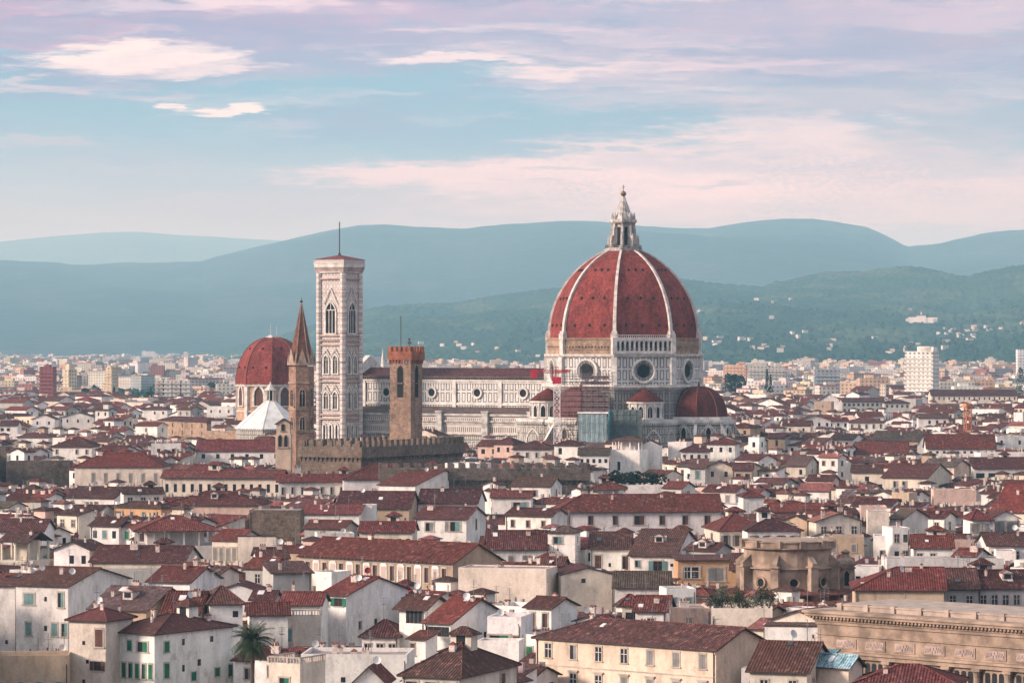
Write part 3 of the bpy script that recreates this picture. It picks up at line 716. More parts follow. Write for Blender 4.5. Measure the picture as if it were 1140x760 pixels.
# ------------------------------------------------------------------ solving a house from where its eave stands in the photograph
HERO = []     # footprints and sight lines to keep clear: (x, y, th, W, dep, D, pxl, pxr, ybottom)
TILE = dict(A=(0, 380), B=(280, 470), C=(560, 470), D=(850, 380), E=(850, 570), F=(570, 590), G=(285, 590), K=(0, 570))
def solve(tile, X1, X2, Y, th, h, D, dep, s):
    ox, oy = TILE[tile]; k = 3.931
    x1, x2, ye = ox+X1/k, ox+X2/k, oy+Y/k
    if D is None: D = (HC-h)*F/(ye-YH)
    else: h = HC-(ye-YH)*D/F
    th = R(th); c, sn = math.cos(th), math.sin(th)
    q1, q2 = (x1-570)/F, (x2-570)/F
    # front edge through depth D at its middle
    xm = (q1+q2)/2*D; W = (q2-q1)*D/c
    for _ in range(8):
        Dl, Dr = D-W/2*sn, D+W/2*sn
        xl, xr = q1*Dl, q2*Dr
        W = (xr-xl)/c
    xm = (xl+xr)/2
    if s is not None:
        s = s/k
        if th < 0: q = q2+s/F; dep = (xr-q*Dr)/(q*c+sn)
        else: q = q1-s/F; dep = (xl-q*Dl)/(q*c+sn)
        dep = min(45, max(3, abs(dep)))
    cx, cy = xm-sn*dep/2, (Dl+Dr)/2+c*dep/2
    return cx, cy, th, W, dep, h, D, x1, x2, ye
def claim(cx, cy, th, W, dep, D, x1, x2, yb): HERO.append((cx, cy, th, W, dep, D, x1, x2, yb))
NAMED = []    # (px, py, D, short noun phrase) that filler houses may refer to
def H(tile, X1, X2, Y, V, label, sn, th=-33, h=17, D=None, dep=12, s=None, **kw):
    cx, cy, t, W, dp, h, D, x1, x2, ye = solve(tile, X1, X2, Y, th, h, D, dep, s)
    o = build_house(cx, cy, t, W, dp, h, label=label, group=kw.pop('group', None), **kw)
    xe = x2+(s or 0)/3.931 if th < 0 else x2; xs = x1-(s or 0)/3.931 if th > 0 else x1
    claim(cx, cy, t, W, dp, D, xs, xe, ye+V/3.931)
    if s is not None:
        claim(cx, cy, t, W, dp, D+dp*math.cos(t)+abs(W/2*math.sin(t)), *((x2+2, xe-1) if th < 0 else (xs+1, x1-2)), ye+V/3.931-8)
    NAMED.append(((xs+xe)/2, ye, D, sn, o))
    return o

# ------------------------------------------------------------------ the cathedral
TC = R(-31); XC, YC = xat(694, 1345), 1345.0
cath = thing('cathedral', 'huge marble cathedral with ribbed red dome and white lantern', 'cathedral', (XC, YC, 0), TC)
O8 = PI/8
def oct_r(z):   # corner radius of the dome at height z
    t = z-62.6; A = 36.5; return math.sqrt(max(0, A*A-t*t))-(A-28.9)
def arch_pts(w, h, n=8):      # outline of a pointed arch, width w, total height h, from bottom left round to bottom right
    r = w; sp = h-w*.87
    L = [(-w/2, 0), (-w/2, sp)]; k = n//2
    for i in range(1, k+1): a = PI-(PI/3)*i/k; L.append((w/2+r*math.cos(a), sp+r*math.sin(a)))
    for i in range(k-1, -1, -1): a = (PI/3)*i/k; L.append((-w/2+r*math.cos(a), sp+r*math.sin(a)))
    L.append((w/2, 0)); return L
def arch_window(mb, w, h, x=0, z=0, y=0, fr=.5, proud=.35, mstone=0, mdark=1, mull=0, sill=True):
    """pointed window on a wall facing -Y"""
    out = arch_pts(w+2*fr, h+fr*1.3); inn = arch_pts(w, h)
    for i in range(len(out)-1):
        a, b, c, d = out[i], out[i+1], inn[i+1], inn[i]
        mb.face([(x+a[0], y-proud, z+a[1]), (x+d[0], y-proud, z+d[1]), (x+c[0], y-proud, z+c[1]), (x+b[0], y-proud, z+b[1])], mstone)
        mb.face([(x+a[0], y-proud, z+a[1]), (x+b[0], y-proud, z+b[1]), (x+b[0], y, z+b[1]), (x+a[0], y, z+a[1])], mstone)
        mb.face([(x+d[0], y-proud, z+d[1]), (x+d[0], y-.03, z+d[1]), (x+c[0], y-.03, z+c[1]), (x+c[0], y-proud, z+c[1])], mstone)
    mb.face([(x+p[0], y-.03, z+p[1]) for p in reversed(inn)], mdark)
    for k in range(mull):
        xx = x-w/2+w*(k+1)/(mull+1); mb.box(xx-.11, xx+.11, y-proud*.7, y-.02, z, z+h*.74, mstone)
    if mull:
        for k in range(mull+1):
            xx = x-w/2+w*(k+.5)/(mull+1); ww = w/(mull+1)
            mb.box(xx-ww/2, xx+ww/2, y-proud*.6, y-.02, z+h*.74, z+h*.765, mstone, bottom=True)
        mb.box(x-.12, x+.12, y-proud*.5, y-.02, z+h*.76, z+h-.1, mstone)
    if sill: mb.box(x-w/2-fr-.2, x+w/2+fr+.2, y-proud-.2, y, z-.5, z, mstone, bottom=True)
def oculus_mb(r_out, r_in, proud=.9, n=24):
    m = MB()
    prof = [(r_out, 0), (r_out, -proud), (r_out*.86, -proud), (r_out*.80, -proud*.7), (r_out*.66, -proud*.65), (r_in, -.04)]
    pt = lambda r, y, k: (r*math.cos(2*PI*k/n), y, r*math.sin(2*PI*k/n))
    for i, ((r0, y0), (r1, y1)) in enumerate(zip(prof[:-1], prof[1:])):
        for k in range(n): m.face([pt(r0, y0, k), pt(r0, y0, k+1), pt(r1, y1, k+1), pt(r1, y1, k)], 0 if i < 3 else 2)
    m.face([pt(r_in, -.04, k) for k in range(n)], 1)
    return m
# octagon body up to the drum
def octo(mb, r0, r1, z0, z1, mat=0, top=True, bottom=False): mb.cyl(8, r0, r1, z0, z1, O8, mat=mat, top=top, bottom=bottom)
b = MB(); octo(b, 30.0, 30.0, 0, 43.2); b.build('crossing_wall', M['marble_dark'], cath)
b = MB(); octo(b, 30.6, 31.6, 42.6, 43.6, bottom=True); octo(b, 31.8, 31.8, 43.6, 44.6, bottom=True); b.build('cornice', M['white'], cath)
drum = MB(); octo(drum, 30.1, 30.1, 44.6, 55.2); drum = drum.build('drum', M['marble'], cath)
b = MB(); octo(b, 30.5, 31.0, 55.0, 55.5, bottom=True); octo(b, 31.0, 31.0, 55.5, 56.2, bottom=True); b.build('cornice', M['rib'], drum)
b = MB(); octo(b, 29.6, 29.6, 56.2, 62.4); up = b.build('upper_drum', M['rough'], cath)
b = MB(); octo(b, 29.9, 30.1, 61.6, 62.3, bottom=True); octo(b, 29.9, 29.9, 58.0, 58.5, bottom=True)
for k in range(8):          # stubs of corbels left in the bare masonry
    a = k*PI/4
    if k == 7: continue
    b2 = MB(); ap = 29.6*math.cos(O8)
    for i in range(15): u = -9.8+i*1.4; b.set(a, (0, 0, 0)); b.box(ap-.05, ap+.55, u-.28, u+.28, 58.7, 59.3, bottom=True)
b.set(0, (0, 0, 0)); b.build('corbel_course', M['rough'], up)
# corner buttress strips on the drum and eight round windows
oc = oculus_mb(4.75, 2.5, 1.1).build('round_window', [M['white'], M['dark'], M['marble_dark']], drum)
ap = 30.1*math.cos(O8)
for k in range(8):
    a = k*PI/4; o = oc if k == 0 else copy_to(oc, drum, (0, 0, 0))
    o.location = (ap*math.cos(a), ap*math.sin(a), 49.8); o.rotation_euler.z = a+PI/2
b = MB(); b.box(28.5, 30.9, -1.15, 1.15, 44.6, 55.0); b.box(28.3, 30.3, -1.0, 1.0, 55.0, 61.6)
b.box(28.6, 31.2, -1.3, 1.3, 49.4, 50.0, bottom=True); cp_ = b.build('corner_pilaster', M['white'], drum)
for k in range(8): o = cp_ if k == 0 else copy_to(cp_, drum, (0, 0, 0)); o.rotation_euler.z = O8+k*PI/4
# finished white arcade on the side facing south-east
b = MB(); a = 7*PI/4; b.set(a+PI/2, (0, 0, 0)); apg = -29.6*math.cos(O8)
gw = 11.6
b.box(-gw, gw, apg-1.6, apg-.1, 56.3, 57.5, 0, bottom=True); b.box(-gw, gw, apg-1.7, apg-.1, 61.4, 62.5, 0, bottom=True)
b.face([(-gw, apg-.12, 57.5), (gw, apg-.12, 57.5), (gw, apg-.12, 61.4), (-gw, apg-.12, 61.4)], 1)
n = 12
for i in range(n+1):
    u = -gw+.4+(2*gw-.8)*i/n; b.box(u-.34, u+.34, apg-1.5, apg-.15, 57.5, 61.4, 0)
    if i < n:
        uc = u+(2*gw-.8)/n/2; w = (2*gw-.8)/n-.68
        for s_ in (-1, 1):
            for j in range(4):
                x0 = uc+s_*w/2; t0, t1 = j/4*PI/2, (j+1)/4*PI/2
                p0 = (uc+s_*w/2*math.cos(t0), 60.3+.8*math.sin(t0)); p1 = (uc+s_*w/2*math.cos(t1), 60.3+.8*math.sin(t1))
                q = [(p0[0], apg-1.5, p0[1]), (p1[0], apg-1.5, p1[1]), (p1[0], apg-1.5, 61.41), (p0[0], apg-1.5, 61.41)]
                b.face(q if s_ < 0 else q[::-1], 0)
for s_ in (-1, 1): b.box(s_*gw-.9, s_*gw+.9, apg-1.9, apg+.6, 56.2, 62.4, 0)
for i in range(28): u = -gw+.5+i*(2*gw-1)/27; b.box(u-.12, u+.12, apg-1.6, apg-1.35, 62.5, 63.3, 0)
b.box(-gw, gw, apg-1.65, apg-1.3, 63.3, 63.55, 0, bottom=True)
b.set(0, (0, 0, 0)); b.build('arcade_gallery', [M['white'], M['dark']], drum)
# the eight sails of the dome
NS = 22; zs = [62.4+(96.3-62.4)*i/NS for i in range(NS+1)]
b = MB()
for k in range(8):
    for i in range(NS):
        a0, a1 = O8+k*PI/4, O8+(k+1)*PI/4; r0, r1 = oct_r(zs[i]), oct_r(zs[i+1])
        q = [(r0*math.cos(a0), r0*math.sin(a0), zs[i]), (r0*math.cos(a1), r0*math.sin(a1), zs[i]), (r1*math.cos(a1), r1*math.sin(a1), zs[i+1]), (r1*math.cos(a0), r1*math.sin(a0), zs[i+1])]
        hw0, hw1 = r0*math.sin(O8), r1*math.sin(O8)
        b.face(q, 0, [(-hw0, i*1.75), (hw0, i*1.75), (hw1, (i+1)*1.75), (-hw1, (i+1)*1.75)])
dome = b.build('dome', M['dometile'], cath)
b = MB(); hw_ = [.7-.28*i/NS for i in range(NS+1)]
for i in range(NS):
    r0, r1 = oct_r(zs[i]), oct_r(zs[i+1]); w0, w1 = hw_[i], hw_[i+1]; e = .65; e1 = e
    A = [(r0-1, -w0, zs[i]), (r0+e, -w0, zs[i]+.1), (r0+e, w0, zs[i]+.1), (r0-1, w0, zs[i])]
    B = [(r1-1, -w1, zs[i+1]), (r1+e, -w1, zs[i+1]+.1), (r1+e, w1, zs[i+1]+.1), (r1-1, w1, zs[i+1])]
    b.face([A[0], A[1], B[1], B[0]]); b.face([A[1], A[2], B[2], B[1]]); b.face([A[2], A[3], B[3], B[2]])
b.box(27.8, 30.4, -1.35, 1.35, 61.5, 64.0); b.box(27.8, 30.1, -1.05, 1.05, 64.0, 65.0)
rb = b.build('rib', M['rib'], dome)
for k in range(8):
    o = rb if k == 0 else copy_to(rb, dome, (0, 0, 0)); o.rotation_euler.z = O8+k*PI/4
b = MB(); b.box(-.38, .38, -.35, .4, -.5, .5, 0); b.face([(-.3, -.36, -.4), (.3, -.36, -.4), (.3, -.36, .3), (-.3, -.36, .3)], 0)
vt = b.build('vent', M['dark'], dome); first = True
for k in range(8):
    a = k*PI/4
    for z, us in ((67.2, (-6.5, 0, 6.5)), (77.5, (-5, 0, 5)), (88.3, (-2.8, 0, 2.8))):
        rr = oct_r(z)*math.cos(O8)
        for u in us:
            o = vt if first else copy_to(vt, dome, (0, 0, 0)); first = False
            o.location = (rr*math.cos(a)-u*math.sin(a), rr*math.sin(a)+u*math.cos(a), z); o.rotation_euler.z = a+PI/2
# lantern
b = MB(); octo(b, 7.2, 7.5, 95.8, 96.9, bottom=True); octo(b, 7.0, 7.0, 96.9, 97.2)
octo(b, 3.9, 3.7, 97.2, 107.2); octo(b, 5.2, 5.2, 107.2, 108.1, bottom=True); octo(b, 4.6, 5.3, 106.5, 107.2, bottom=True); octo(b, 4.0, 3.9, 108.1, 109.0)
b.cyl(16, 3.5, .45, 109.0, 117.2)
for k in range(8):
    a = O8+k*PI/4; b.set(a, (0, 0, 0))
    pr = [(3.6, 97.2), (6.2, 97.2), (6.2, 100.2), (5.8, 101.2), (5.0, 102.0), (4.9, 103.8), (4.5, 106.5), (3.6, 106.5)]
    b.face([(x, -.4, z) for x, z in pr]); b.face([(x, .4, z) for x, z in reversed(pr)])
    for (x0, z0), (x1, z1) in zip(pr[:-1], pr[1:]): b.face([(x0, -.4, z0), (x0, .4, z0), (x1, .4, z1), (x1, -.4, z1)][::-1])
    b.cyl(6, .5, .45, 100.2, 101.3, cx=5.7); b.cyl(6, .4, .05, 101.3, 102.6, cx=5.7)
    b.cyl(6, .5, .45, 108.1, 109.6, cx=4.2); b.cyl(6, .5, .05, 109.6, 111.0, cx=4.2)
    b.bar((3.45, 0, 109.2), (.5, 0, 117.0), .14)
b.set(0, (0, 0, 0)); lan = b.build('lantern', mat_flat('lantern_marble', (.46, .42, .39), .7, .5, .6), cath)
b = MB(); b.box(-.62, .62, -.06, .4, 98.3, 105.2); lw = b.build('lantern_window', M['dark'], lan)
for k in range(8):
    a = k*PI/4; o = lw if k == 0 else copy_to(lw, lan, (0, 0, 0)); rr = 3.9*math.cos(O8)+.03
    o.location = (rr*math.cos(a), rr*math.sin(a), 0); o.rotation_euler.z = a+PI/2
b = MB()
for k in range(24): a = 2*PI*k/24; b.bar((7.0*math.cos(a), 7.0*math.sin(a), 96.9), (7.0*math.cos(a), 7.0*math.sin(a), 98.1), .07)
for z in (97.5, 98.1):
    for k in range(24): a, c = 2*PI*k/24, 2*PI*(k+1)/24; b.bar((7.0*math.cos(a), 7.0*math.sin(a), z), (7.0*math.cos(c), 7.0*math.sin(c), z), .09)
b.build('railing', M['gutter'], lan)
b = MB(); b.lathe([(.1, 117.0), (.8, 117.3), (1.15, 118.1), (.8, 118.9), (.1, 119.3)], 12); b.box(-.12, .12, -.12, .12, 119.2, 121.6); b.box(-.6, .6, -.1, .1, 120.5, 120.8, bottom=True)
b.build('ball_and_cross', M['gold'], lan)
# tribunes (east, south, north) and the small exedrae between them
def tribune(a, name='tribune'):
    b = MB(); cx, cy = 33*math.cos(a), 33*math.sin(a)
    for (r, z0, z1, mt) in ((13.2, 0, 30.5, 0), (13.8, 30.5, 31.4, 1), (12.6, 31.4, 32.4, 1)): b.cyl(8, r, r, z0, z1, O8+a, cx, cy, mat=mt, bottom=True)
    b.cyl(8, 20, 20, 0, 21, O8+a, cx, cy, mat=0); b.cyl(8, 20.5, 20.5, 21, 21.8, O8+a, cx, cy, mat=1, bottom=True); b.cyl(8, 20.3, 13.3, 21.8, 24.5, O8+a, cx, cy, mat=2, top=False)
    # blind arcade heads and tall windows on each side, spur buttresses at the corners
    for k in range(-2, 3):
        aa = a+k*PI/4; apo = 13.2*math.cos(O8)
        b.set(aa+PI/2, (cx, cy, 0)); arch_window(b, 2.0, 7.0, 0, 21.5, -apo, fr=.5, proud=.3, mstone=1, mdark=3, mull=0)
        o2 = arch_pts(8.4, 6.4); i2 = arch_pts(7.2, 5.6)
        for i in range(len(o2)-1):
            p, q, r_, s_ = o2[i], o2[i+1], i2[i+1], i2[i]; y = -apo-.35
            b.face([(p[0], y, 23.6+p[1]), (s_[0], y, 23.6+s_[1]), (r_[0], y, 23.6+r_[1]), (q[0], y, 23.6+q[1])], 1)
            b.face([(p[0], y, 23.6+p[1]), (q[0], y, 23.6+q[1]), (q[0], -apo, 23.6+q[1]), (p[0], -apo, 23.6+p[1])], 1)
        for i in range(13): u = -4.6+i*.77; b.box(u-.16, u+.16, -apo-.75, -apo, 29.6, 30.5, 1, bottom=True)
        b.set(0, (0, 0, 0))
        ab = a+O8+k*PI/4; b.set(ab, (cx, cy, 0))
        p = [(12.8, 0), (20, 0), (20, 20), (13.0, 30)]
        b.face([(x, -.6, z) for x, z in p], 0); b.face([(x, .6, z) for x, z in reversed(p)], 0); b.face([(20, -.6, 0), (20, .6, 0), (20, .6, 20), (20, -.6, 20)], 0); b.face([(20, -.6, 20), (20, .6, 20), (13, .6, 30), (13, -.6, 30)], 1)
        b.set(0, (0, 0, 0))
    t = b.build(name, [M['marble_low'], M['white'], M['terr'], M['dark']], cath)
    d = MB(); N = 9; rr = [10.9*math.cos(PI/2*i/N)**.9 if i < N else .4 for i in range(N+1)]; zz = [32.4+11.6*math.sin(PI/2*i/N) for i in range(N+1)]
    for i in range(N): d.cyl(8, rr[i], rr[i+1], zz[i], zz[i+1], O8+a, cx, cy, top=(i == N-1))
    d.build('tribune_dome', M['darktile'], t)
    d = MB()
    for i in range(N-1): d.bar((rr[i], 0, zz[i]), (rr[i+1], 0, zz[i+1]), .22)
    r0 = d.build('rib', M['terr'], t)
    for k in range(8): o = r0 if k == 0 else copy_to(r0, t, (0, 0, 0)); o.location = (cx, cy, 0); o.rotation_euler.z = a+O8+k*PI/4
    d = MB(); d.cyl(8, .6, .2, 43.9, 45.6, cx=cx, cy=cy); d.build('finial', M['terr'], t)
for a in (0, -PI/2, PI/2): tribune(a)
def exedra(a):
    b = MB(); cx, cy = 30.2*math.cos(a), 30.2*math.sin(a)
    b.cyl(8, 12.0, 12.0, 0, 30.4, O8+a, cx, cy, mat=3); b.cyl(8, 12.5, 12.5, 30.4, 31.5, O8+a, cx, cy, mat=1, bottom=True)
    b.cyl(16, 6.5, 6.5, 31.5, 37.6, a, cx, cy, mat=1); b.cyl(16, 7.2, 7.2, 37.6, 38.3, a, cx, cy, mat=1, bottom=True)
    for k in range(-3, 4):
        aa = a+k*PI/6; b.set(aa+PI/2, (cx, cy, 0)); y = -6.5
        arch_window(b, 1.9, 4.4, 0, 32.2, y+.05, fr=.35, proud=.35, mstone=1, mdark=2)
        b.set(aa+PI/12+PI/2, (cx, cy, 0)); b.cyl(6, .3, .3, 31.5, 37.6, cx=0, cy=y-.2, mat=1)
    for k in range(-1, 2):
        b.set(a+k*PI/4+PI/2, (cx, cy, 0)); yy = -12*math.cos(O8)
        arch_window(b, 5.6, 6.0, 0, 21.5, yy, fr=.5, proud=.3, mstone=1, mdark=3)
        for i in range(11): u = -4.2+i*.84; b.box(u-.17, u+.17, yy-.7, yy, 29.5, 30.4, 1, bottom=True)
    b.set(0, (0, 0, 0))
    t = b.build('exedra', [M['marble_low'], M['white'], M['dark'], M['marble_low']], cath)
    d = MB(); d.cyl(16, 7.4, 3.2, 38.3, 41.4, a, cx, cy, top=False); d.cyl(16, 3.2, .1, 41.4, 43.2, a, cx, cy); d.build('exedra_roof', M['darktile'], t)
for a in (-PI/4, -3*PI/4, PI/4, 3*PI/4): exedra(a)
# nave: clerestory, aisles, roofs (local west is -x)
X0, X1 = -117.0, -26.0
b = MB(); b.box(X0, X1, -10.6, 10.6, 0, 45.4, 0)
nave = b.build('nave_wall', [M['marble']], cath)
b = MB()
for x in (-49.2, -70.3, -91.6, -113): b.box(x-.9, x+.9, -11.3, -10.6, 33, 45.4)
b.box(X0, X1, -11.4, 11.4, 45.4, 46.0, bottom=True); b.box(X0, X1, -11.0, 11.0, 44.6, 45.4, bottom=True); b.box(X0, X1, -11.1, 11.1, 36.0, 36.9, bottom=True)
b.build('nave_cornice', M['white'], nave)
b = MB()
for i in range(90): x = X0+.5+i; b.box(x-.2, x+.2, -11.3, -10.9, 46.0, 47.0)
b.box(X0, X1, -11.4, -10.9, 47.0, 47.3, bottom=True); b.build('balustrade', M['darkstone'], nave)
b = MB(); b.face([(X0, -11.2, 46.1), (X1, -11.2, 46.1), (X1, 0, 50.6), (X0, 0, 50.6)]); b.face([(X1, 11.2, 46.1), (X0, 11.2, 46.1), (X0, 0, 50.6), (X1, 0, 50.6)])
b.face([(X0, 11.2, 46.1), (X0, -11.2, 46.1), (X0, 0, 50.6)]); b.col = (.13, .045, .05)
for i in range(len(b.C)): b.C[i] = (.065, .025, .028)
b.build('nave_roof', M['roof'], cath)
oc2 = oculus_mb(2.35, 1.55, .7).build('round_window', [M['white'], M['dark'], M['white']], nave)
for i, x in enumerate((-38.7, -59.7, -80.9, -102.3)):
    o = oc2 if i == 0 else copy_to(oc2, nave, (0, 0, 0)); o.location = (x, -10.62, 40.9)
    o = copy_to(oc2, nave, (x, 10.62, 40.9), PI)
b = MB(); b.box(X0, X1, -21, 21, 0, 22, 0); aisle = b.build('aisle_wall', [M['marble_low']], cath)
b = MB(); b.box(X0, X1, -21.05, 21.05, 22, 25, 2); b.box(X0, X1, -20.9, 20.9, 25.0, 28.6, 1); b.box(X0, X1, -21.1, 21.1, 28.6, 29.6, 0); b.box(X0, X1, -21.6, 21.6, 29.6, 30.3, 0, bottom=True)
b.box(X0, X1, -21.0, 21.0, 30.3, 32.0, 1); b.box(X0, X1, -21.8, 21.8, 32.0, 32.9, 0, bottom=True); b.box(X0, X1, -21.9, 21.9, 24.6, 25.1, 0, bottom=True)
for x in (-28.5, -49.2, -70.3, -91.6, -113): b.box(x-1.3, x+1.3, -22.6, -20.8, 0, 33.4, 0); b.box(x-1.6, x+1.6, -22.8, -20.6, 33.4, 34.0, 0, bottom=True)
b.build('aisle_gallery', [mat_flat('weathered_marble', (.40, .38, .36), .7, .45, .5), M['gallery'], M['marble_low']], aisle)
b = MB(); b.face([(X0, -21.7, 33.0), (X1, -21.7, 33.0), (X1, -10.4, 35.4), (X0, -10.4, 35.4)]); b.face([(X1, 21.7, 33.0), (X0, 21.7, 33.0), (X0, 10.4, 35.4), (X1, 10.4, 35.4)])
for i in range(len(b.C)): b.C[i] = (.10, .075, .07)
b.build('aisle_roof', M['roof'], aisle)
b = MB(); aw = MB()
arch_window(aw, 2.0, 13.0, 0, 0, 0, fr=.9, proud=.4, mstone=0, mdark=1, mull=1)
w0 = aw.build('tall_window', [M['white'], M['dark']], aisle)
for i, x in enumerate((-38.7, -59.7, -80.9, -102.3)):
    o = w0 if i == 0 else copy_to(w0, aisle, (0, 0, 0)); o.location = (x, -21.0, 8.5)
b = MB()
for k, (x0, x1) in enumerate(((X0-2.4, X0-.02),)):
    pr = [(-21.5, 0), (21.5, 0), (21.5, 34), (11.5, 37), (11.5, 49), (0, 55.5), (-11.5, 49), (-11.5, 37), (-21.5, 34)]
    b.face([(x1, y, z) for y, z in pr]); b.face([(x0, y, z) for y, z in reversed(pr)])
    for i in range(len(pr)):
        (y0, z0), (y1, z1) = pr[i], pr[(i+1) % len(pr)]; b.face([(x1, y0, z0), (x0, y0, z0), (x0, y1, z1), (x1, y1, z1)])
for y in (-21, -11, 11, 21): b.cyl(8, 1.2, .1, 49 if abs(y) < 15 else 34, 58 if abs(y) < 15 else 42, cx=X0-1.2, cy=y)
b.build('facade', M['white'], cath)
claim(XC-60*math.cos(TC), YC-60*math.sin(TC), TC, 130, 50, 1345, 404, 600, 492); HERO[-1] = (XC-70*math.cos(TC), YC-70*math.sin(TC), TC, 100, 50, 1330, 404, 600, 492)
claim(XC, YC, TC, 84, 84, 1300, 596, 815, 490)
NAMED.append((694, 470, 1345, 'the domed cathedral', cath))

# bell tower beside it
DT = 1377; XT = xat(378, DT); TT = R(-33); zt = lambda py: HC+(YH-py)*DT/F
camp = thing('bell_tower', 'tall square bell tower of pink and white marble with flat top', 'bell tower', (XT, DT, 0), TT)
hw = 5.75
b = MB(); b.box(-hw, hw, -hw, hw, 0, zt(303)); b.build('shaft', M['camp'], camp)
b = MB()
for sx in (-1, 1):
    for sy in (-1, 1): b.cyl(8, 1.2, 1.2, 0, zt(303), O8, sx*hw, sy*hw)
b.build('corner_turret', M['camp'], camp)
for py, e in ((378.5, .7), (424.6, .7), (465.6, .7), (310.5, .5), (384, .3), (420, .3), (461, .3), (373.5, .3)):
    b = MB(); z = zt(py); w = hw+.6+e*.5; b.box(-w, w, -w, w, z-.35, z+.35, bottom=True); b.build('string_course', M['pinkm'], camp)
for py in (331, 352, 403, 445):
    z = zt(py); b = MB()
    for sx in (-1, 1):
        for sy in (-1, 1): b.cyl(8, 1.33, 1.33, z-.14, z+.14, O8, sx*hw, sy*hw, bottom=True)
    b.build('turret_ring', M['pinkm'], camp)
b = MB()
for i in range(4):      # widening consoles under the top gallery
    z0 = zt(304)+i*.55; w = hw+.85+i*.17; b.box(-w, w, -w, w, z0, z0+.56, i % 2, bottom=True)
w = hw+1.45
for sx, ang in ((0, 0), (0, PI/2), (0, PI), (0, -PI/2)):
    b.set(ang, (0, 0, 0))
    for i in range(17): u = -w+.5+i*(2*w-1)/16; b.box(u-.18, u+.18, -w-.02, -w+.9, zt(304)+1.3, zt(304)+2.3, 1, bottom=True)
b.set(0, (0, 0, 0)); b.box(-w, w, -w, w, zt(304)+2.25, zt(294), 0, bottom=True); w += .2; b.box(-w, w, -w, w, zt(294), zt(293), 0, bottom=True)
w -= .25; b.box(-w, w, -w, w, zt(293), zt(290), 2); b.box(-w-.2, w+.2, -w-.2, w+.2, zt(290), zt(289.3), 0, bottom=True)
b.build('top_gallery', [M['white'], M['pinkm'], M['gallery']], camp)
b = MB(); b.cyl(4, (w+.45)*1.414, .5, zt(289.1), zt(284.0), PI/4, bottom=True); b.col = (.2, .05, .045)
for i in range(len(b.C)): b.C[i] = (.17, .045, .05)
rf = b.build('roof', M['roof'], camp)
b = MB(); b.cyl(8, .8, .25, zt(285), zt(281)); b.bar((0, 0, zt(281)), (0, 0, zt(247)), .22, n=6); b.build('flagpole', M['gutter'], camp)
def tower_windows(spec):
    for (w, h, xs, z, mull, gable) in spec:
        m = MB(); arch_window(m, w, h, 0, 0, 0, fr=.55, proud=.5, mull=mull)
        if gable:
            g_ = w/2+1.1; zt_ = h+.6
            for s_ in (-1, 1): m.bar((s_*g_, -.5, zt_-1.4), (0, -.5, zt_+gable), .22, 0)
        wd = m.build('window', [M['white'], M['dark']], camp); f = True
        for a in (0, PI/2, -PI/2, PI):
            for x in xs:
                o = wd if f else copy_to(wd, camp, (0, 0, 0)); f = False
                c, s_ = math.cos(a), math.sin(a); y = -hw-.02
                o.location = (c*x-s_*y, s_*x+c*y, z); o.rotation_euler.z = a
tower_windows([(4.6, 12.2, (0,), zt(371), 2, 5.2), (2.1, 7.2, (-2.2, 2.2), zt(415.5), 1, 2.0), (2.1, 6.8, (-2.2, 2.2), zt(454.7), 1, 2.0), (1.0, 6.0, (-3, 0, 3), zt(489), 0, 0)])
claim(XT, DT, TT, 16, 16, 1360, 349, 407, 490)
NAMED.append((378, 400, DT, 'the tall marble bell tower', camp))

# ------------------------------------------------------------------ other towers and domes
# crenellated fortress tower and walls
def crenels(mb, W, dep, z, mat=0, mw=1.3, gap=1.1, mh=1.7, th_=.6, sides='FRBL'):
    for s_ in sides:
        ang = dict(F=0, R=PI/2, B=PI, L=-PI/2)[s_]; L = W if s_ in 'FB' else dep; off = dep/2 if s_ in 'FB' else W/2
        n = max(2, int(round(L/(mw+gap)))); st = L/n; base = (mb.c, mb.s, mb.l)
        for i in range(n):
            u = -L/2+st*(i+.5)
            c, s2 = math.cos(ang), math.sin(ang)
            hwid = st*mw/(mw+gap)/2
            pts = [(u-hwid, -off), (u+hwid, -off), (u+hwid, -off+th_), (u-hwid, -off+th_)]
            q = [(c*p[0]-s2*p[1], s2*p[0]+c*p[1]) for p in pts]
            mb.prism([(*p, z) for p in q], [(*p, z+mh) for p in q], mat)
def machicolation(mb, W, dep, z0, z1, e, mat=0, step=1.3):
    """corbels carrying a wider parapet"""
    for ang, L, off in ((0, W, dep/2), (PI/2, dep, W/2), (PI, W, dep/2), (-PI/2, dep, W/2)):
        n = int(L/step)
        for i in range(n+1):
            u = -L/2+L*i/n; c, s2 = math.cos(ang), math.sin(ang); hh = .22
            pts = [(u-hh, -off-e), (u+hh, -off-e), (u+hh, -off+.1), (u-hh, -off+.1)]; lo = [(u-hh, -off-.1), (u+hh, -off-.1), (u+hh, -off+.1), (u-hh, -off+.1)]
            T = lambda p: (c*p[0]-s2*p[1], s2*p[0]+c*p[1])
            mb.prism([(*T(p), z0) for p in lo], [(*T(p), z1) for p in pts], mat, top=False)
DB = 1096; tw = math.radians(-27); zb = lambda py: HC+(YH-py)*DB/F
bt = thing('fortress_tower', 'square tan stone tower with red crenellated top and tall arched openings', 'tower', (xat(452, DB), DB, 0), tw)
Wd = 7.5
b = MB(); b.box(-Wd/2, Wd/2, -Wd/2, Wd/2, 0, zb(404)); b.build('shaft', mat_stone('fortress_stone', (.30, .20, .145), (.22, .15, .115)), bt)
b = MB(); machicolation(b, Wd, Wd, zb(405), zb(400), .55, 0, 1.05); b.box(-Wd/2-.6, Wd/2+.6, -Wd/2-.6, Wd/2+.6, zb(400.5), zb(391), 0, bottom=True); crenels(b, Wd+1.2, Wd+1.2, zb(391), 0, 1.0, .8, 1.5, .5)
b.build('battlement', M['brick'], bt)
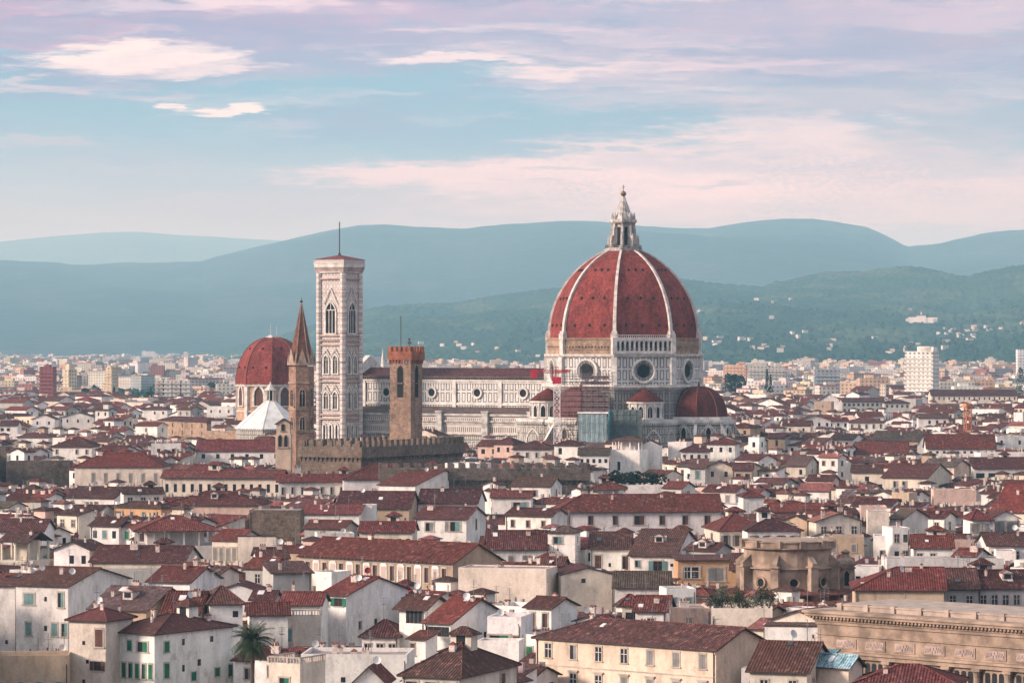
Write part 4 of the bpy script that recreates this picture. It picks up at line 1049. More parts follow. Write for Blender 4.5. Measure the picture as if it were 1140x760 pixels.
m = MB(); arch_window(m, 2.1, 10, 0, 0, 0, fr=.2, proud=.06, mstone=0, mdark=1, sill=False); f = True
m.box(-1.05, 1.05, -.4, -.06, 4.2, 4.6, 0, bottom=True)
wd = m.build('window', [M['stone'], M['dark']], bt)
for a in (0, PI/2, PI, -PI/2):
    o = wd if f else copy_to(wd, bt, (0, 0, 0)); f = False; y = -Wd/2-.01
    o.location = (-math.sin(a)*y, math.cos(a)*y, zb(442)); o.rotation_euler.z = a
b = MB(); b.bar((-2.4, 1, zb(391)), (-2.4, 1, zb(352)), .13); b.bar((1.2, 0, zb(391)), (1.2, 0, zb(378)), .1); b.box(.7, 1.9, -.08, .08, zb(383), zb(380), bottom=True); b.bar((1.2, 0, zb(379)), (1.2, 0, zb(376.5)), .35)
b.build('pole', M['gutter'], bt)
claim(xat(452, DB), DB, tw, 9, 9, 1090, 431, 471, 488)
def fort(px_l, px_r, py, D, th, dep, label, sn, stone='stone', yb=None, arcs=True, mh=1.9):
    cx, cy, t, W, dp, h, D, x1, x2, ye = solve('A', (px_l-0)*3.931, (px_r-0)*3.931, (py-380)*3.931, th, None, D, dep, None)
    o = thing('crenellated_palace', label, 'palace', (cx, cy, 0), t); hh = h-mh
    b = MB(); b.box(-W/2, W/2, -dp/2, dp/2, 0, hh-3.1); b.build('wall', M[stone], o)
    b = MB(); machicolation(b, W, dp, hh-4.6, hh-3.2, .7, 0, 1.5); b.box(-W/2-.75, W/2+.75, -dp/2-.75, dp/2+.75, hh-3.3, hh, 0, bottom=True); crenels(b, W+1.5, dp+1.5, hh, 0, 1.7, 1.5, mh, .8)
    b.build('battlement', M[stone], o)
    if arcs:
        m = MB(); m.box(-.3, .3, -.03, .2, -.5, .5); m_ = m.build('slit', M['dark'], o); f = True
        for i in range(int(W/9)+1):
            q = m_ if f else copy_to(m_, o, (0, 0, 0)); f = False; q.location = (-W/2+3+i*9, -dp/2-.02, hh-8)
    claim(cx, cy, t, W, dp, D, x1-2, x2+2, yb or ye+20); NAMED.append(((x1+x2)/2, ye, D, sn, o)); return o
# long fortress: near-left face, then the face turning away to the right
fort(335, 402, 490, 1062, -31, 58, 'brown stone fortress with battlements below the marble bell tower, lit tan on its left face', 'the battlemented fortress', 'stone', yb=503)
claim(xat(455, 1090), 1085, R(-31), 10, 10, 1080, 402, 514, 503)
fort(425, 654, 516, 1010, 3, 9, 'long low battlemented wall of weathered stone below the fortress tower and nave', 'the low battlemented wall', 'darkstone', yb=531, arcs=False, mh=1.5)
# hexagonal abbey tower with stone spire
DA = 1120; za = lambda py: HC+(YH-py)*DA/F
ab = thing('spired_tower', 'slender hexagonal brown tower with a pointed red-brown spire', 'tower', (xat(335.5, DA), DA, 0), 0)
b = MB(); b.cyl(6, 4.05, 4.05, 0, za(408), PI/6*0+R(8)); b.build('shaft', mat_stone('abbey_stone', (.30, .185, .135), (.22, .14, .105)), ab)
for py in (427, 456, 481): b = MB(); b.cyl(6, 4.35, 4.35, za(py), za(py)+.6, R(8), bottom=True); b.build('string_course', M['tanstone'], ab)
b = MB(); b.cyl(6, 4.6, 4.6, za(408)+.5, za(404), R(8), bottom=True); b.build('cornice', M['tanstone'], ab)
b = MB(); b.cyl(6, 3.9, .12, za(404), za(337), R(8))
b.build('spire', mat_stone('spire_brick', (.20, .085, .06), (.15, .06, .05), .6), ab)
b = MB()
for k in range(6):
    a = R(8)+k*PI/3; b.bar((3.95*math.cos(a), 3.95*math.sin(a), za(404)), (.12*math.cos(a), .12*math.sin(a), za(337)), .17)
    a += PI/6; b.set(a+PI/2, (0, 0, 0)); yy = -4.6*math.cos(PI/6)
    g0 = [(-1.5, yy, za(404)), (1.5, yy, za(404)), (0, yy, za(404)+4.6)]; g1 = [(p[0], yy+.5, p[2]) for p in g0]
    b.face(g0); b.face(g1[::-1]); b.face([g0[1], g1[1], g1[2], g0[2]]); b.face([g0[2], g1[2], g1[0], g0[0]])
    b.set(0, (0, 0, 0)); c_ = R(8)+k*PI/3; b.cyl(6, .35, .05, za(404), za(404)+3.4, cx=4.2*math.cos(c_), cy=4.2*math.sin(c_))
b.build('spire_gable', M['tanstone'], ab)
b = MB(); b.lathe([(.05, za(337)), (.5, za(336)), (.5, za(335)), (.05, za(334))], 8); b.bar((0, 0, za(337)), (0, 0, za(331)), .1); b.build('weathervane', M['gutter'], ab)
m = MB(); arch_window(m, 1.7, 5.6, 0, 0, 0, fr=.35, proud=.2, mull=1); wd = m.build('window', [M['tanstone'], M['dark']], ab); f = True
for k in range(6):
    a = R(8)+PI/6+k*PI/3
    for z in (za(452), za(478)):
        o = wd if f else copy_to(wd, ab, (0, 0, 0)); f = False; rr = 4.05*math.cos(PI/6)+.02
        o.location = (rr*math.cos(a), rr*math.sin(a), z); o.rotation_euler.z = a+PI/2
        if z < za(460): o.scale = (.9, 1, .75)
claim(xat(335.5, DA), DA, 0, 10, 10, 1110, 321, 350, 492); NAMED.append((335, 420, DA, 'the spired tower', ab))
# red chapel dome
DL = 1650; zl = lambda py: HC+(YH-py)*DL/F; xl_ = xat(303.5, DL)
sl = thing('domed_chapel', 'large red-tiled octagonal dome on a tan drum with white framed windows', 'church', (xl_, DL, 0), R(-20))
Rr = 41/F*DL
b = MB(); octo(b, Rr*.97, Rr*.97, 0, zl(430), 0); octo(b, Rr*1.02, Rr*1.05, zl(430), zl(427.5), 1, bottom=True); octo(b, Rr*1.0, Rr*1.0, zl(458), zl(456.5), 1, bottom=True)
b.build('drum', [mat_flat('tan_plaster', (.44, .27, .18)), M['white']], sl)
b = MB()
for k in range(8): b.set(O8+k*PI/4, (0, 0, 0)); b.box(Rr*.92, Rr*1.0, -1.0, 1.0, 0, zl(430))
b.set(0, (0, 0, 0)); b.build('pilaster', M['white'], sl)
b = MB(); N = 12; zt0, zt1 = zl(427.5), zl(375.5); hh = zt1-zt0
rr = [Rr*(math.cos(PI/2*.93*i/N)**.86) for i in range(N+1)]; zz = [zt0+hh*math.sin(PI/2*.93*i/N)/math.sin(PI/2*.93) for i in range(N+1)]
for i in range(N): octo(b, rr[i], rr[i+1], zz[i], zz[i+1], 0, top=False)
dm = b.build('dome', M['dometile'], sl)
b = MB()
for i in range(N): b.bar((rr[i], 0, zz[i]), (rr[i+1], 0, zz[i+1]), .3)
r0 = b.build('rib', M['terr'], dm)
for k in range(8): o = r0 if k == 0 else copy_to(r0, dm, (0, 0, 0)); o.rotation_euler.z = O8+k*PI/4
b = MB(); octo(b, rr[N]+.6, rr[N]+.6, zl(376.5), zl(374.5), 0, bottom=True); octo(b, rr[N]-.6, rr[N]-.6, zl(374.5), zl(373), 0)
for k in range(2): b.bar((k*3-1, 0, zl(373)), (k*3-1, 0, zl(360+k*3)), .08)
b.build('top_ring', M['white'], dm)
b = MB(); m = MB(); arch_window(m, 4.6, 9.0, 0, 0, 0, fr=1.1, proud=.6); wd = m.build('window', [M['white'], M['brown']], sl)
for k in range(8):
    a = k*PI/4; o = wd if k == 0 else copy_to(wd, sl, (0, 0, 0)); q = Rr*.97*math.cos(O8)+.03
    o.location = (q*math.cos(a), q*math.sin(a), zl(451)); o.rotation_euler.z = a+PI/2
m = MB(); m.box(-.4, .4, -.4, .4, -.5, .5); vt2 = m.build('vent', M['dark'], dm); f = True
for k in range(8):
    for i_, u in ((3, -3.4), (3, 3.4), (7, 0)):
        a = k*PI/4; o = vt2 if f else copy_to(vt2, dm, (0, 0, 0)); f = False; q = rr[i_]*math.cos(O8)
        o.location = (q*math.cos(a)-u*math.sin(a), q*math.sin(a)+u*math.cos(a), zz[i_]); o.rotation_euler.z = a
claim(xl_, DL, 0, 38, 38, 1620, 262, 345, 462); NAMED.append((303, 420, DL, 'the red chapel dome', sl))
# baptistery: white pyramid roof with little lantern
DP = 1440; zp = lambda py: HC+(YH-py)*DP/F; xp = xat(301, DP)
bp = thing('baptistery', 'octagonal baptistery with white pyramid roof and small lantern, in front of the red chapel dome', 'baptistery', (xp, DP, 0), R(-31))
b = MB(); octo(b, 14.6, 14.6, 0, zp(478), 0); octo(b, 15.1, 15.1, zp(478), zp(476.5), 0, bottom=True); b.build('wall', M['marble_low'], bp)
b = MB(); octo(b, 15.2, 2.1, zp(476.5), zp(446), 0); rf = b.build('roof', M['lead'], bp)
b = MB()
for k in range(8): a = O8+k*PI/4; b.bar((15.2*math.cos(a), 15.2*math.sin(a), zp(476.3)), (2.1*math.cos(a), 2.1*math.sin(a), zp(446)), .14)
b.build('roof_seam', M['white'], rf)
b = MB(); octo(b, 2.4, 2.4, zp(446.5), zp(445.5), 0, bottom=True)
for k in range(8): a = O8+k*PI/4; b.cyl(6, .25, .25, zp(445.5), zp(434.5), cx=1.9*math.cos(a), cy=1.9*math.sin(a))
octo(b, 1.2, 1.2, zp(445.5), zp(434.5), 1); octo(b, 2.5, 2.5, zp(434.5), zp(433), 0, bottom=True); octo(b, 2.1, .1, zp(433), zp(426.5), 0); b.lathe([(.05, zp(427)), (.4, zp(426)), (.05, zp(424.6))], 8)
b.build('lantern', [M['white'], M['dark']], bp)
claim(xp, DP, 0, 30, 30, 1420, 266, 332, 476); NAMED.append((297, 470, DP, 'the white pyramid roof', bp))
# small bell gable
DG = 1105; zg = lambda py: HC+(YH-py)*DG/F
bg_ = thing('bell_gable', 'narrow cream bell gable with three arched openings and little pitched roof', 'bell gable', (xat(316, DG), DG, 0), R(-8))
b = MB(); b.box(-2.5, 2.5, -1.2, 1.2, 0, zg(483)); b.box(-2.2, 2.2, -1.0, 1.0, zg(483), zg(471)); b.face([(-2.2, -1, zg(471)), (2.2, -1, zg(471)), (0, -1, zg(465.5))]); b.face([(2.2, 1, zg(471)), (-2.2, 1, zg(471)), (0, 1, zg(465.5))])
b.col = WALLC['C']
for i in range(len(b.C)): b.C[i] = (.52, .40, .31)
b.build('wall', M['plaster'], bg_)
b = MB(); roof_mesh(b, 2.2, 4.6, zg(471), 'x', 1.5, .4, col=ROOFC['b']); 
b = MB(); b.set(0, (0, 0, 0)); roof_mesh(b, 4.6, 2.2, zg(471)+.05, 'x', 1.5, .45, col=ROOFC['m']); b.build('roof', [M['roof'], M['gutter']], bg_)
m = MB(); arch_window(m, 1.1, 3.7, 0, 0, 0, fr=.2, proud=.12, mdark=1); wd = m.build('bell_opening', [M['tanstone'], M['dark']], bg_)
for i, (x, py, s_) in enumerate(((-.95, 497, 1), (.95, 497, 1), (0, 479.5, .62))):
    o = wd if i == 0 else copy_to(wd, bg_, (0, 0, 0)); o.location = (x, -1.0 if i == 2 else -1.22, zg(py)); o.scale = (1, 1, s_)
claim(xat(316, DG), DG, 0, 6, 4, DG, 306, 329, 522); NAMED.append((316, 490, DG, 'the bell gable', bg_))

# ------------------------------------------------------------------ building works at the cathedral
def scaffold(name, label, px0, px1, py0, D, dep, mats, step=2.1, lvl=2.0, sheet=None, zlow=12.0, boards=True):
    x0, x1 = xat(px0, D), xat(px1, D); zt_ = zat(py0, D); W = x1-x0
    o = thing(name, label, 'scaffold', ((x0+x1)/2, D, 0), R(-14))
    b = MB(); n = int(W/step); nl = int(zt_/lvl)
    for i in range(n+1):
        x = -W/2+W*i/n
        for y in (0, dep): b.bar((x, y, 0), (x, y, zt_+.8), .10)
    for j in range(1, nl+1):
        z = j*lvl
        for y in (0, dep):
            b.bar((-W/2, y, z), (W/2, y, z), .10); b.bar((-W/2, y, z+1), (W/2, y, z+1), .06)
        for i in range(n+1): x = -W/2+W*i/n; b.bar((x, 0, z), (x, dep, z), .05)
        if z > zlow:
            for i in range(0, n, 2): x = -W/2+W*i/n; b.bar((x, 0, z), (x+W/n, 0, z+lvl), .045)
    b.build('frame', mats[0], o)
    if boards:
        b = MB()
        for j in range(1, nl+1): z = j*lvl; b.box(-W/2, W/2, .15, dep-.15, z+.05, z+.13, bottom=True)
        b.build('deck', mats[1], o)
    return o, W, zt_
def toe_boards(o, W, z0, z1, m_):
    b = MB(); z = z0
    while z < z1: b.box(-W/2, W/2, -.14, -.09, z+.1, z+1.0, bottom=True); z += 2.0
    b.build('guard_netting', m_, o)
s1, W1, z1 = scaffold('scaffolding', 'tall grey and red scaffolding over the left tribune of the cathedral', 624, 679, 418, 1291, 6, (M['scaf'], M['plank']))
b = MB(); zr = lambda py: zat(py, 1291)
for k in range(4): b.box(-W1/2+.3, -W1/2+W1*.42, -.12, -.06, zr(458-k*6), zr(453.5-k*6), bottom=True)
b.build('red_netting', M['pinkplank'], s1)
b = MB(); zz_ = zr(458)
while zz_ < z1: b.box(-W1/2+W1*.42, W1/2-.2, .3, .35, zz_, zz_+1.35, bottom=True); zz_ += 2.0
b.build('guard_netting', M['scaf'], s1)
s2, W2, z2 = scaffold('scaffolding', 'lower scaffolding wrapped in dark green netting right of the tarpaulin', 678, 715, 456, 1286, 5, (M['scaf'], M['plank']))
b = MB(); b.box(-W2/2, W2/2, .3, .36, 4, z2, bottom=True); b.build('netting', M['net'], s2)
b = MB(); b.box(-W2/2-.35, -W2/2+.1, -.6, -.2, 0, zat(456, 1286)); b.build('edge_post', M['tealpaint'], s2)
# the big pale teal tarpaulin, gently wrinkled
tp = thing('tarpaulin_screen', 'pale teal tarpaulin sheet hung on scaffolding below the dome', 'tarpaulin', (xat(660, 1283), 1283, 0), R(-14))
b = MB(); W = 32/F*1283; zt_ = zat(460, 1283); nx, nz = 16, 20
def tz(i, j): x = -W/2+W*i/nx; z = zt_*j/nz; return (x, .07*math.sin(i*2.1)+.09*math.sin(j*1.7+i)-.3, z)
for i in range(nx):
    for j in range(nz): b.face([tz(i, j), tz(i+1, j), tz(i+1, j+1), tz(i, j+1)])
b.box(-W/2, W/2, 0.3, .5, 0, zt_); b.build('sheet', M['tarp'], tp)
b = MB(); b.box(-W/2-.4, W/2+.6, -.7, 1.0, zt_, zt_+.5, bottom=True)
b.build('top_rail', M['wpaint'], tp)
b = MB()
for i in range(7): x = -W/2+W*i/6; b.bar((x, -.75, 0), (x, -.75, zt_), .05)
for j in range(1, 10): b.bar((-W/2, -.78, zt_*j/10), (W/2, -.78, zt_*j/10), .05)
b.build('tie_bar', M['scaf'], tp)
# tower crane
def lattice(mb, a, bb, w, seg, r=.09, mat=0, col=None):
    a, bb = Vector(a), Vector(bb); L = (bb-a).length; d = (bb-a)/L; up = Vector((0, 0, 1)) if abs(d.z) < .9 else Vector((1, 0, 0)); p = d.cross(up).normalized()*w/2; q = p.cross(d).normalized()*w/2
    n = max(1, int(L/seg)); cs = [p+q, p-q, -p-q, -p+q]
    for c in cs: mb.bar(a+c, bb+c, r, mat, col)
    for i in range(n):
        s0, s1_ = a+d*L*i/n, a+d*L*(i+1)/n
        for k in range(4):
            c, e = cs[k], cs[(k+1) % 4]
            if i % 2: c, e = e, c
            mb.bar(s0+c, s1_+e, r*.7, mat, col); mb.bar(s0+cs[k], s0+cs[(k+1) % 4], r*.6, mat, col)
DK = 1262; zk = lambda py: zat(py, DK)
cr = thing('tower_crane', 'white lattice tower crane with red cab and red jib in front of the cathedral', 'crane', (xat(620, DK), DK, 0), 0)
b = MB(); lattice(b, (0, 0, 0), (0, 0, zk(426)), 2.2, 2.2, .2); b.build('mast', M['wpaint'], cr)
b = MB(); b.box(-1.5, 1.5, -1.4, 1.4, zk(427), zk(419.5), bottom=True); b.box(-1.9, -1.2, -1.2, 0, zk(424), zk(418), bottom=True); b.build('cab', M['red'], cr)
b = MB(); z = zk(413.5); lattice(b, (-9.0, -9, z), (0, 0, z), 1.1, 1.3, .09); lattice(b, (0, 0, z), (5, 34, z), 1.1, 1.6, .09); lattice(b, (0, 0, zk(420)), (0, 0, zk(408)), 1.1, 1.3, .1)
b.bar((0, 0, zk(408)), (-8, -8, z+.6), .06); b.bar((0, 0, zk(408)), (3, 22, z+.6), .06); b.build('jib', M['red'], cr)
b = MB(); b.box(-9.6, -7.2, -9.6, -8.0, z-2.2, z+.8, bottom=True); b.build('counterweight', M['red'], cr)
claim(xat(620, DK), DK, 0, 4, 4, DK, 590, 626, 492)

# ------------------------------------------------------------------ houses traced one by one
# ---- front right
yp = H('F', 105, 893, 489, 190, 'big warm yellow palazzo with two rows of grey-framed windows and brown gable roof', 'the yellow palazzo', th=-40, h=16.5, dep=13, roof='lh', rise=2.6, rc='b', wc='Y',
      rows=2, nw=7, sw=0, wt=['glass', 'grey_half', 'glass', 'glass', 'grey_closed', 'grey_closed', 'grey_closed'], string=True, fl=4.2, first=2.0, chim=1, wx=1.15, wz=1.2, cat='palazzo', name='palazzo')
H('F', 62, 172, 333, 75, 'small white house with two brown shuttered windows behind the left end of the yellow palazzo', 'the brown-shuttered house', h=17.5, s=112, rc='m', wc='W', rows=1, nw=2, sw=0, wt='brown_half', wz=1.3, chim=1)
H('F', 215, 447, 192, 150, 'blank cream gable wall with one tiny dark window and a flat brown edge', 'the blank cream gable', th=6, h=17, dep=14, roof='x', rise=1.3, rc='m', wc='C', rows=0, sw=0, over=.2, extra=[('F', .42, 1.2, .8, .8, 'hole')], chim=0)
H('F', -235, 150, 170, 130, 'wide plain cream wall sloping down beside the palazzo with white painted panels', 'the wide plain cream wall', th=-14, h=18, dep=9, roof='f', wc='C', rows=0, sw=0, pp=.2, chim=2)
H('F', 155, 205, 190, 60, 'narrow white roof room with one dark door beside the blank cream gable', 'the narrow roof room', th=-5, h=16.5, dep=5, roof='s', rise=.8, rc='m', wc='W', rows=1, nw=1, sw=0, wt='brown_closed', chim=0, reddish=1)
H('F', 540, 675, 350, 40, 'low white house under a flat red roof just behind the yellow palazzo ridge', 'the low white house behind the ridge', th=-8, h=16, dep=12, roof='g', rise=2.0, rc='r', wc='W', rows=1, nw=1, sw=1, chim=1)
H('F', 482, 540, 325, 50, 'tiny cream house with arched dark opening beside the low red roof', 'the tiny arched house', th=-4, h=15.5, dep=10, roof='h', rise=1.4, rc='r', wc='C', rows=0, sw=0, chim=0, extra=[('F', .7, 2.6, 2.0, 2.6, 'hole')])
H('F', 676, 805, 262, 60, 'boxy white terrace room with flat top in front of the orange house', 'the white terrace room', th=8, h=17, dep=7, roof='f', wc='W', rows=1, nw=2, sw=0, wt='teal_closed', pp=.3, chim=1)
H('F', 680, 870, 348, 60, 'plain pink-cream wall with one grey window left of the roof garden', 'the plain pink-cream wall', th=4, h=15.5, dep=10, roof='f', wc='Pk', rows=1, nw=1, sw=0, wt='grey_closed', pp=.3, chim=1)
gardn = H('F', 872, 1140, 368, 60, 'cream terrace with parapet carrying a roof garden of dark shrubs', 'the roof garden terrace', th=-4, h=16, dep=14, roof='f', wc='C', rows=0, sw=0, pp=1.0, chim=0, extra=[('F', .9, 3.4, 1.6, 1.8, 'green_half')])
H('F', 1040, 1100, 428, 120, 'small cream side house with sloping top beside the yellow palazzo gable', 'the sloping cream house', th=-20, h=15, dep=8, roof='s', rise=1.0, rc='p', wc='C', rows=1, nw=1, sw=0, chim=0)
H('E', -60, 190, 690, 60, 'dark brown roofed house at the bottom edge below the white sloping-topped house', 'the brown roof at the bottom edge', th=-18, h=16.5, dep=15, roof='g', rc='b', wc='C', rows=1, chim=3, dish=1, rise=3.2)
H('E', 400, 850, 748, 60, 'broad red roofed house in front of the columned library facade', 'the broad red roof before the library', th=-12, h=15.5, dep=11, roof='h', rc='r', wc='T', rows=1, chim=1, rise=2.0)
H('E', 5, 281, 500, 130, 'white house with sloping top and three small dark windows left of the library', 'the white sloping-topped house', th=-8, h=17.5, dep=9, roof='sb', rise=.2, rc='b', wc='W', rows=0, sw=0, chim=0, over=.15,
  extra=[('F', .48, 4.6, .9, 1.5, 'hole'), ('F', .86, 4.0, .8, 1.4, 'hole'), ('F', .1, 4.8, .6, .8, 'hole')])
H('E', 172, 262, 645, 40, 'tiny cream roof hut with pale teal glazed roof, left one of two', 'the left teal-roofed hut', th=-25, h=17, dep=5, roof='s', rise=1.0, rc=(.14, .25, .27), wc='C', rows=0, sw=0, chim=0)
H('E', 225, 372, 665, 40, 'cream gabled roof hut with large pale teal glazed roof, right one of two', 'the right teal-roofed hut', th=-38, h=17, dep=7, roof='g', rise=1.2, rc=(.14, .25, .27), wc='C', rows=0, sw=0, chim=0, s=60)
H('E', 792, 938, 331, 60, 'grey wing with paired windows under dark red roof, right of the blank tan wall', 'the dark red hipped wing', th=-3, h=17.5, dep=17, roof='g', rc='m', wc='G', rows=1, nw=2, sw=0, wt='glass', chim=2, ant=1)
H('E', 938, 1230, 328, 62, 'grey house with tall green-framed windows and cross-shaped roof timbers at the right edge', 'the grey right-edge house', th=5, h=17.5, dep=15, roof='g', rc='m', wc='G', rows=1, nw=6, sw=0, wt='glass', chim=1, dormer=1)
H('E', 400, 790, 335, 22, 'wide low building whose red tiled roof spreads behind the blank tan wall', 'the wide red tiled roof', th=-4, h=18, dep=17, roof='lh', rc='r', wc='T', rows=0, sw=0, chim=4, dish=1, rise=3.2)
H('E', 552, 790, 352, 70, 'blank tan wall standing in front of the wide red tiled roof', 'the blank tan wall', th=6, h=16.5, dep=4, roof='f', wc='T', rows=0, sw=0, pp=.1, chim=1)
H('E', 800, 1140, 392, 22, 'low flat faded pink roof between the grey house and the library', 'the low faded pink roof', th=-4, h=14.8, dep=8, roof='s', rise=.8, rc='p', wc='G', rows=0, sw=0, chim=0)
H('E', 480, 562, 105, 82, 'white cube house with grey-shuttered window left of the taller white cube', 'the lower white cube', th=-6, h=18, dep=8, roof='f', wc='W', rows=1, nw=1, sw=0, wt='grey_half', pp=.15, chim=0, first=4)
H('E', 564, 640, 70, 112, 'taller white cube house with stacked dark windows right of the lower cube', 'the taller white cube', th=10, h=20, dep=8, roof='f', wc='W', rows=3, nw=2, sw=0, wt=['glass', 'hole'], pp=.15, chim=1)
H('E', 396, 505, 240, 45, 'low white wall with small dark windows right of the round stone drum', 'the low white wall by the drum', th=-14, h=16, dep=6, roof='f', wc='W', rows=1, nw=3, sw=0, wt='hole', wz=.5, pp=.15, chim=0)
H('E', 540, 1052, 208, 36, 'long white flat-topped building with a row of small square windows', 'the long white flat building', th=2, h=17.5, dep=8, roof='f', wc='S', rows=1, nw=7, sw=0, wt='hole', wz=.55, wx=1.3, pp=.3, chim=2, first=2.6, ant=1)
H('E', 655, 828, 152, 42, 'white house with bright red roof left of the two-gabled white house', 'the bright red roofed white house', th=-4, h=18, dep=12, roof='g', rc='r', wc='W', rows=1, nw=3, sw=0, chim=2)
H('E', 835, 925, 188, 30, 'white gabled house with bright red half roof, right side blank', 'the bright half-roofed gable house', th=-30, h=18, s=60, roof='g', rc='r', wc='W', rows=0, sw=0, chim=1)
H('E', 915, 1000, 30, 60, 'modern pale house with wide grey glazing under thin red roof', 'the glazed pale house', th=4, h=20, dep=11, roof='h', rc='r', wc='W', rows=1, nw=2, wx=2.6, wz=1.3, sw=0, wt='grey_closed', chim=1)
H('E', 1002, 1118, 22, 66, 'pale house with arched roofline and large glazed veranda at the far right', 'the veranda house', th=2, h=20, dep=10, roof='x', rise=1.6, rc='r', wc='W', rows=1, nw=2, wx=2.8, wz=1.4, sw=0, wt='grey_closed', chim=1)
H('E', 985, 1180, 142, 34, 'brown-red roofed house with big dish below the glazed veranda', 'the big dish house', th=3, h=18.5, dep=13, roof='g', rc='b', wc='S', rows=1, nw=4, sw=0, chim=1, dish=2)
H('E', 1018, 1105, 172, 30, 'small plain white house in front of the big dish house', 'the small plain white house', th=-4, h=17.5, dep=7, roof='f', wc='W', rows=0, sw=0, pp=.2, chim=0)
H('E', -70, 165, 76, 55, 'white house with dark shutters and very dark roof above the round stone drum', 'the dark-shuttered white house', th=4, h=19, dep=14, roof='h', rc='m', wc='W', rows=1, nw=4, sw=0, wt='brown_open', chim=2)
H('E', 455, 550, 0, 75, 'blank cream cube behind the white cubes', 'the blank cream cube', th=-4, h=21, dep=9, roof='f', wc='C', rows=0, sw=0, pp=.2, chim=0, dish=1)
H('E', 552, 610, 25, 50, 'pale grey shed-roofed annexe sloping away right of the blank cream cube', 'the pale grey annexe', th=-36, h=19.5, s=110, roof='g', rc='g', wc='S', rows=0, sw=0, chim=0)
H('E', 262, 440, 112, 62, 'tan flat-roofed house with pale arched shutter behind the round stone drum', 'the tan flat house', th=-5, h=18.5, dep=10, roof='f', wc='T', rows=1, nw=2, sw=0, wt='grey_closed', pp=.3, chim=1)
H('E', 660, 790, 20, 40, 'off-white house with red gable roof and roof window, right of the annexe', 'the roof-window house', th=-30, h=19, s=50, rc='r', wc='W', rows=1, nw=2, chim=2)
# ---- front centre
gp = H('G', 192, 862, 124, 118, 'long palazzo with tall dark windows between white painted ornamental panels', 'the palazzo with painted panels', th=-38, h=18.0, dep=15, roof='g', rise=3.3, rc='r', wc='T', rows=1, nw=9, sw=0, wt='brown_half', wz=1.7, wx=1.1, first=2.7, chim=3, cat='palazzo', name='palazzo')
H('G', 285, 394, 278, 210, 'white house with huge blank side gable and bright green shutters at the top', 'the huge white gable', th=-34, h=16.5, s=272, rc='r', wc='W', rows=0, sw=0, roof='g', rise=2.6, chim=2, reddish=1, dish=1, ant=1,
  extra=[('F', .22, 1.4, .9, 1.5, 'green_closed'), ('F', .7, 1.4, 1.6, 1.4, 'green_open'), ('R', .22, 5.6, .8, 1.3, 'grey_half'), ('R', .47, 5.4, .8, 1.3, 'hole')])
H('G', 2, 284, 376, 120, 'cream house with teal shutters and balustraded terrace beside the huge white gable', 'the teal-shuttered terrace house', th=7, h=14, dep=8, roof='f', wc='C', rows=1, nw=3, sw=0, wt='teal_closed', wz=1.2, first=3.2, baluster=True, pp=.2, chim=0)
H('G', 112, 280, 322, 30, 'low building with small dark red roof behind the balustraded terrace', 'the low dark red roof', th=-5, h=15.8, dep=10, roof='g', rc='r', wc='W', rows=0, sw=0, chim=2)
H('G', 627, 738, 335, 160, 'tall white house with row of narrow attic windows under brown oversailing roof', 'the attic-window house', th=-26, h=18, dep=8, roof='g', rise=1.6, rc='b', wc='W', rows=0, sw=0, chim=1, over=.9,
  extra=[('F', .34, 1.6, .7, 2.0, 'hole'), ('F', .5, 1.6, .7, 2.0, 'hole'), ('F', .66, 1.6, .7, 2.0, 'hole'), ('F', .82, 1.6, .7, 2.0, 'hole'), ('F', .55, 11, 1.2, 1.8, 'brown_half')])
H('G', 738, 851, 400, 150, 'white house with long descending red roof and strip of dark loft windows', 'the loft-strip house', th=-30, h=16.5, s=250, rc='r', wc='W', rows=0, sw=0, roof='g', rise=3.2, chim=2, ant=1, dish=1,
  extra=[('F', .2, 1.5, 1.4, 1.5, 'hole'), ('F', .5, 1.5, 1.4, 1.5, 'hole'), ('F', .8, 1.5, 1.4, 1.5, 'hole'), ('F', .2, 7.5, 1.6, 1.8, 'brown_open'), ('F', .85, 7.5, 1.0, 2.0, 'brown_half'), ('R', .6, 3.0, .8, 1.6, 'hole')])
H('G', 672, 742, 470, 90, 'small white porch block with stub of red roof in front of the loft-strip house', 'the small porch block', th=-26, h=14.5, dep=4, roof='s', rise=.8, rc='r', wc='W', rows=0, sw=0, chim=0, extra=[('F', .2, 1.8, .8, 1.8, 'brown_closed')])
H('G', 1012, 1160, 400, 60, 'white upper storey with potted plants and green double door beside the loft-strip house', 'the green-doored terrace house', th=-12, h=17, dep=9, roof='f', wc='W', rows=0, sw=0, pp=.8, chim=1, dish=1, extra=[('F', .35, 3.2, 3.0, 2.2, 'green_half'), ('F', .85, 3.0, .9, 1.6, 'brown_closed')])
H('G', 968, 1150, 505, 60, 'white lower terrace with green shuttered window under the green-doored house', 'the lower white terrace', th=-10, h=14, dep=5, roof='f', wc='W', rows=1, nw=2, sw=0, wt='green_half', pp=.8, chim=0)
H('G', 640, 890, 632, 40, 'cream house under broad brown hip roof at the bottom edge in the middle', 'the broad brown hip roof', th=-22, h=16.5, s=250, rc='b', wc='C', roof='h', rows=1, nw=3, sw=2, wt='brown_half', chim=1, wx=1.6, first=1.8)
H('G', 55, 193, 585, 90, 'cream facade with one green shuttered window and balustrade at the bottom edge', 'the green window facade', th=-28, h=14, dep=7, roof='f', wc='C', rows=1, nw=1, sw=0, wt='green_half', wx=1.6, wz=1.2, first=3.0, baluster=True, pp=.2, chim=0)
H('G', 196, 660, 560, 108, 'wide low off-white wall with flat roof terraces behind the green window facade', 'the wide off-white wall', th=-4, h=13, dep=12, roof='f', wc='S', rows=0, sw=0, pp=.6, chim=4, ant=1, extra=[('F', .4, 3.2, .7, .8, 'hole')])
